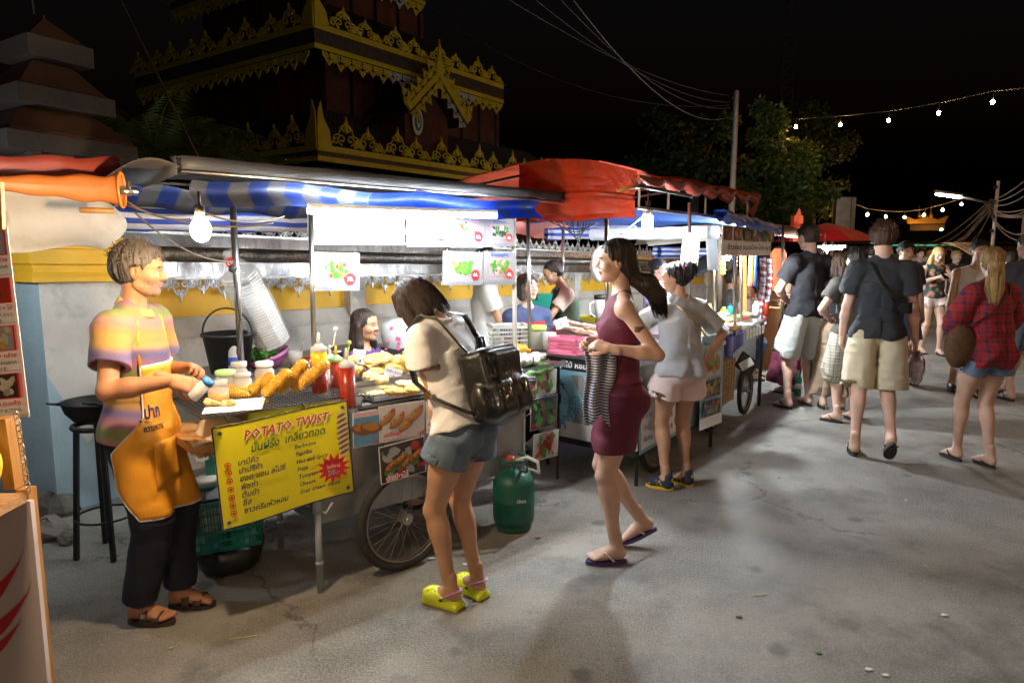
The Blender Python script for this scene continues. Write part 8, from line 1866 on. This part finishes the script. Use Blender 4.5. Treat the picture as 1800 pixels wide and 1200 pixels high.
extra('smiling woman in lavender with short dark hair behind the noodle heap',1150,600,1.60,-40,Y=6.9,fem=True,skin='skin_fair',hair=('bun','hair_black'),top=T('lav',sleeve=.5,hem=-.12,ease=.02,name='blouse'),bot=T('jeans_blue',length=1.9,name='trousers'),hp=(.15,0),handL=(.3,.1,1.0),handR=(.3,-.1,1.0),hz=.88)
extra('dark haired man in brown sitting at the back beside the steel poles',1283,600,1.62,-20,Y=8.8,skin='skin_brown',hair=('short','hair_black'),top=T('tee_brown',sleeve=.6,hem=-.12,ease=.024,name='tee_shirt'),bot=T('jeans_blue',length=1.8,name='trousers'),sit=True,hz=.66)
extra('little girl with a topknot peeping over the far end of the metal counter',1320,600,1.22,200,Y=8.6,fem=True,skin='skin_tan',hair=('bun','hair_black'),top=T('pink_tee',sleeve=.5,hem=-.1,ease=.02,name='tee_shirt'),bot=T('jeans_blue',length=.8,name='shorts'),hp=(.15,0),cat='child')
far=[(1605,14.5,1.66,'distant stroller with dark hair between the man in slate and the blonde woman','hair_black','tee_steel',-90),(1596,17,1.7,'distant man in pale shirt left of the blonde woman','hair_black','white_tee',95),(1668,13.5,1.62,'distant person in brown with a white cap right of the blonde woman','hair_blond','tee_brown',-80),(1712,16,1.7,'distant stroller behind the bearded man','hair_dbrown','blue_dark',100),(1433,11,1.65,'distant shopper between the tall man in black and the brown tee','hair_black','tee_black',120),(1522,13,1.7,'distant shopper right of the brown tee','hair_dbrown','red_apron',60),(1745,18,1.68,'distant stroller near the striped awning','hair_black','tee_brown',-95),(1620,20,1.7,'tiny far stroller in white under the golden roof','hair_black','white_tee',-90),(1655,22,1.65,'tiny far stroller in pink right of the blonde woman','hair_dbrown','pink_tee',90),(1730,14,1.66,'distant woman in lavender left of the plaid shirt shoulder','hair_black','lav',-100),(1550,15,1.72,'distant man in white behind the head of the man in slate','hair_black','white_tee',-80),(1762,10.5,1.6,'stroller in green between the plaid shirt and the grey haired man','hair_dbrown','green_vest',80)]
for(x,Y,H,lb,hm,tm,hd_)in far:
 extra(lb,x,600,H,hd_,Y=Y,hair=('short',hm),top=T(tm,sleeve=.6,hem=-.14,ease=.025,loose=.03,name='shirt'),bot=T('jeans_blue',length=.95,name='shorts'),q=.014,hq=.008,footL=(.12,.1,0,0,0),footR=(-.12,-.1,0,0,0),group=None)
m=MB('gas_green');m.mats=[M('bottle_green',(.03,.22,.10),.2,coat=.4)];c=G(1402,694);m.lathe([(.035,0),(.04,.02),(.04,.18),(.015,.25),(.015,.28),(0,.285)],c,12);m.mat('plastic_white');m.lathe([(.041,.08),(.041,.14)],c,12);tag(m.build('drink_bottle'),'green drink bottle with white label standing by the tall man in black','bottle')
M('bulb_fill',(1,.85,.6),.5,var=0,emit=(1.,.72,.45),estr=120)
M('bulb_near',(1,.85,.6),.5,var=0,emit=(1.,.70,.42),estr=330)
bulb('hanging_bulb',V((-1.5,.5,1.4)),.055,'added bare bulb out of view on the left, brightening the stall fronts','bulb_fill',None,.3)  # unseen bulb added near the camera to brighten the left foreground
M('bulb_cool',(1,1,1),.5,var=0,emit=(.85,.93,1.),estr=230)
bulb('hanging_bulb',V((-2.95,3.15,1.72)),.04,'added white bulb under the cream tarpaulin, out of view, brightening the pillar','bulb_cool',None,.1)  # unseen bulb added to brighten the pillar's left face
ls=thing('added_lamp_stand','added lamp stand behind the camera, lighting the fronts','lamp stand',(1.6,-2.6,0))  # stand, tube and bulb added behind the camera as fill light
m=MB('steel_paint');m.cyl((1.6,-2.6,0),(1.6,-2.6,2.7),.025,seg=8);m.bar((.4,-2.6,2.7),(2.8,-2.6,2.7),.03);m.build('stand',ls)
m=MB('tube_far');m.tube([V((.5,-2.6,2.64)),V((1.7,-2.6,2.64))],.014,8);m.build('tube',ls)
bulb('hanging_bulb',V((2.7,-2.6,2.45)),.04,'added bulb on the lamp stand behind the camera','bulb_near',None,.15)
ls=thing('added_lamp_stand','added lamp stand out of view on the right, lighting the street','lamp stand',(7.6,4.2,0))  # second unseen stand and bulb, added to light the street side
m=MB('steel_paint');m.cyl((7.6,4.2,0),(7.6,4.2,2.8),.025,seg=8);m.build('stand',ls)
bulb('hanging_bulb',V((7.5,4.2,2.5)),.04,'added bulb on the right hand lamp stand, out of view','bulb_near',None,.15)
r0=random.Random(9)
for i in range(16):
 c=G(r0.uniform(250,1750),r0.uniform(800,1190),.003);m=MB(r0.choice(['paper','bark','herb','p_cream']));a=r0.uniform(0,6);q=r0.uniform(.008,.02)
 m.extr([c+V((q*math.cos(a+t_)*(1+.4*(t_>3)),q*.7*math.sin(a+t_),0))for t_ in(0,1.3,2.6,3.9,5.2)],(0,0,.004));tag(m.build('scrap'),'tiny scrap of paper or leaf lying on the street','litter','scraps scattered on the street')
SC.view_settings.exposure=.9
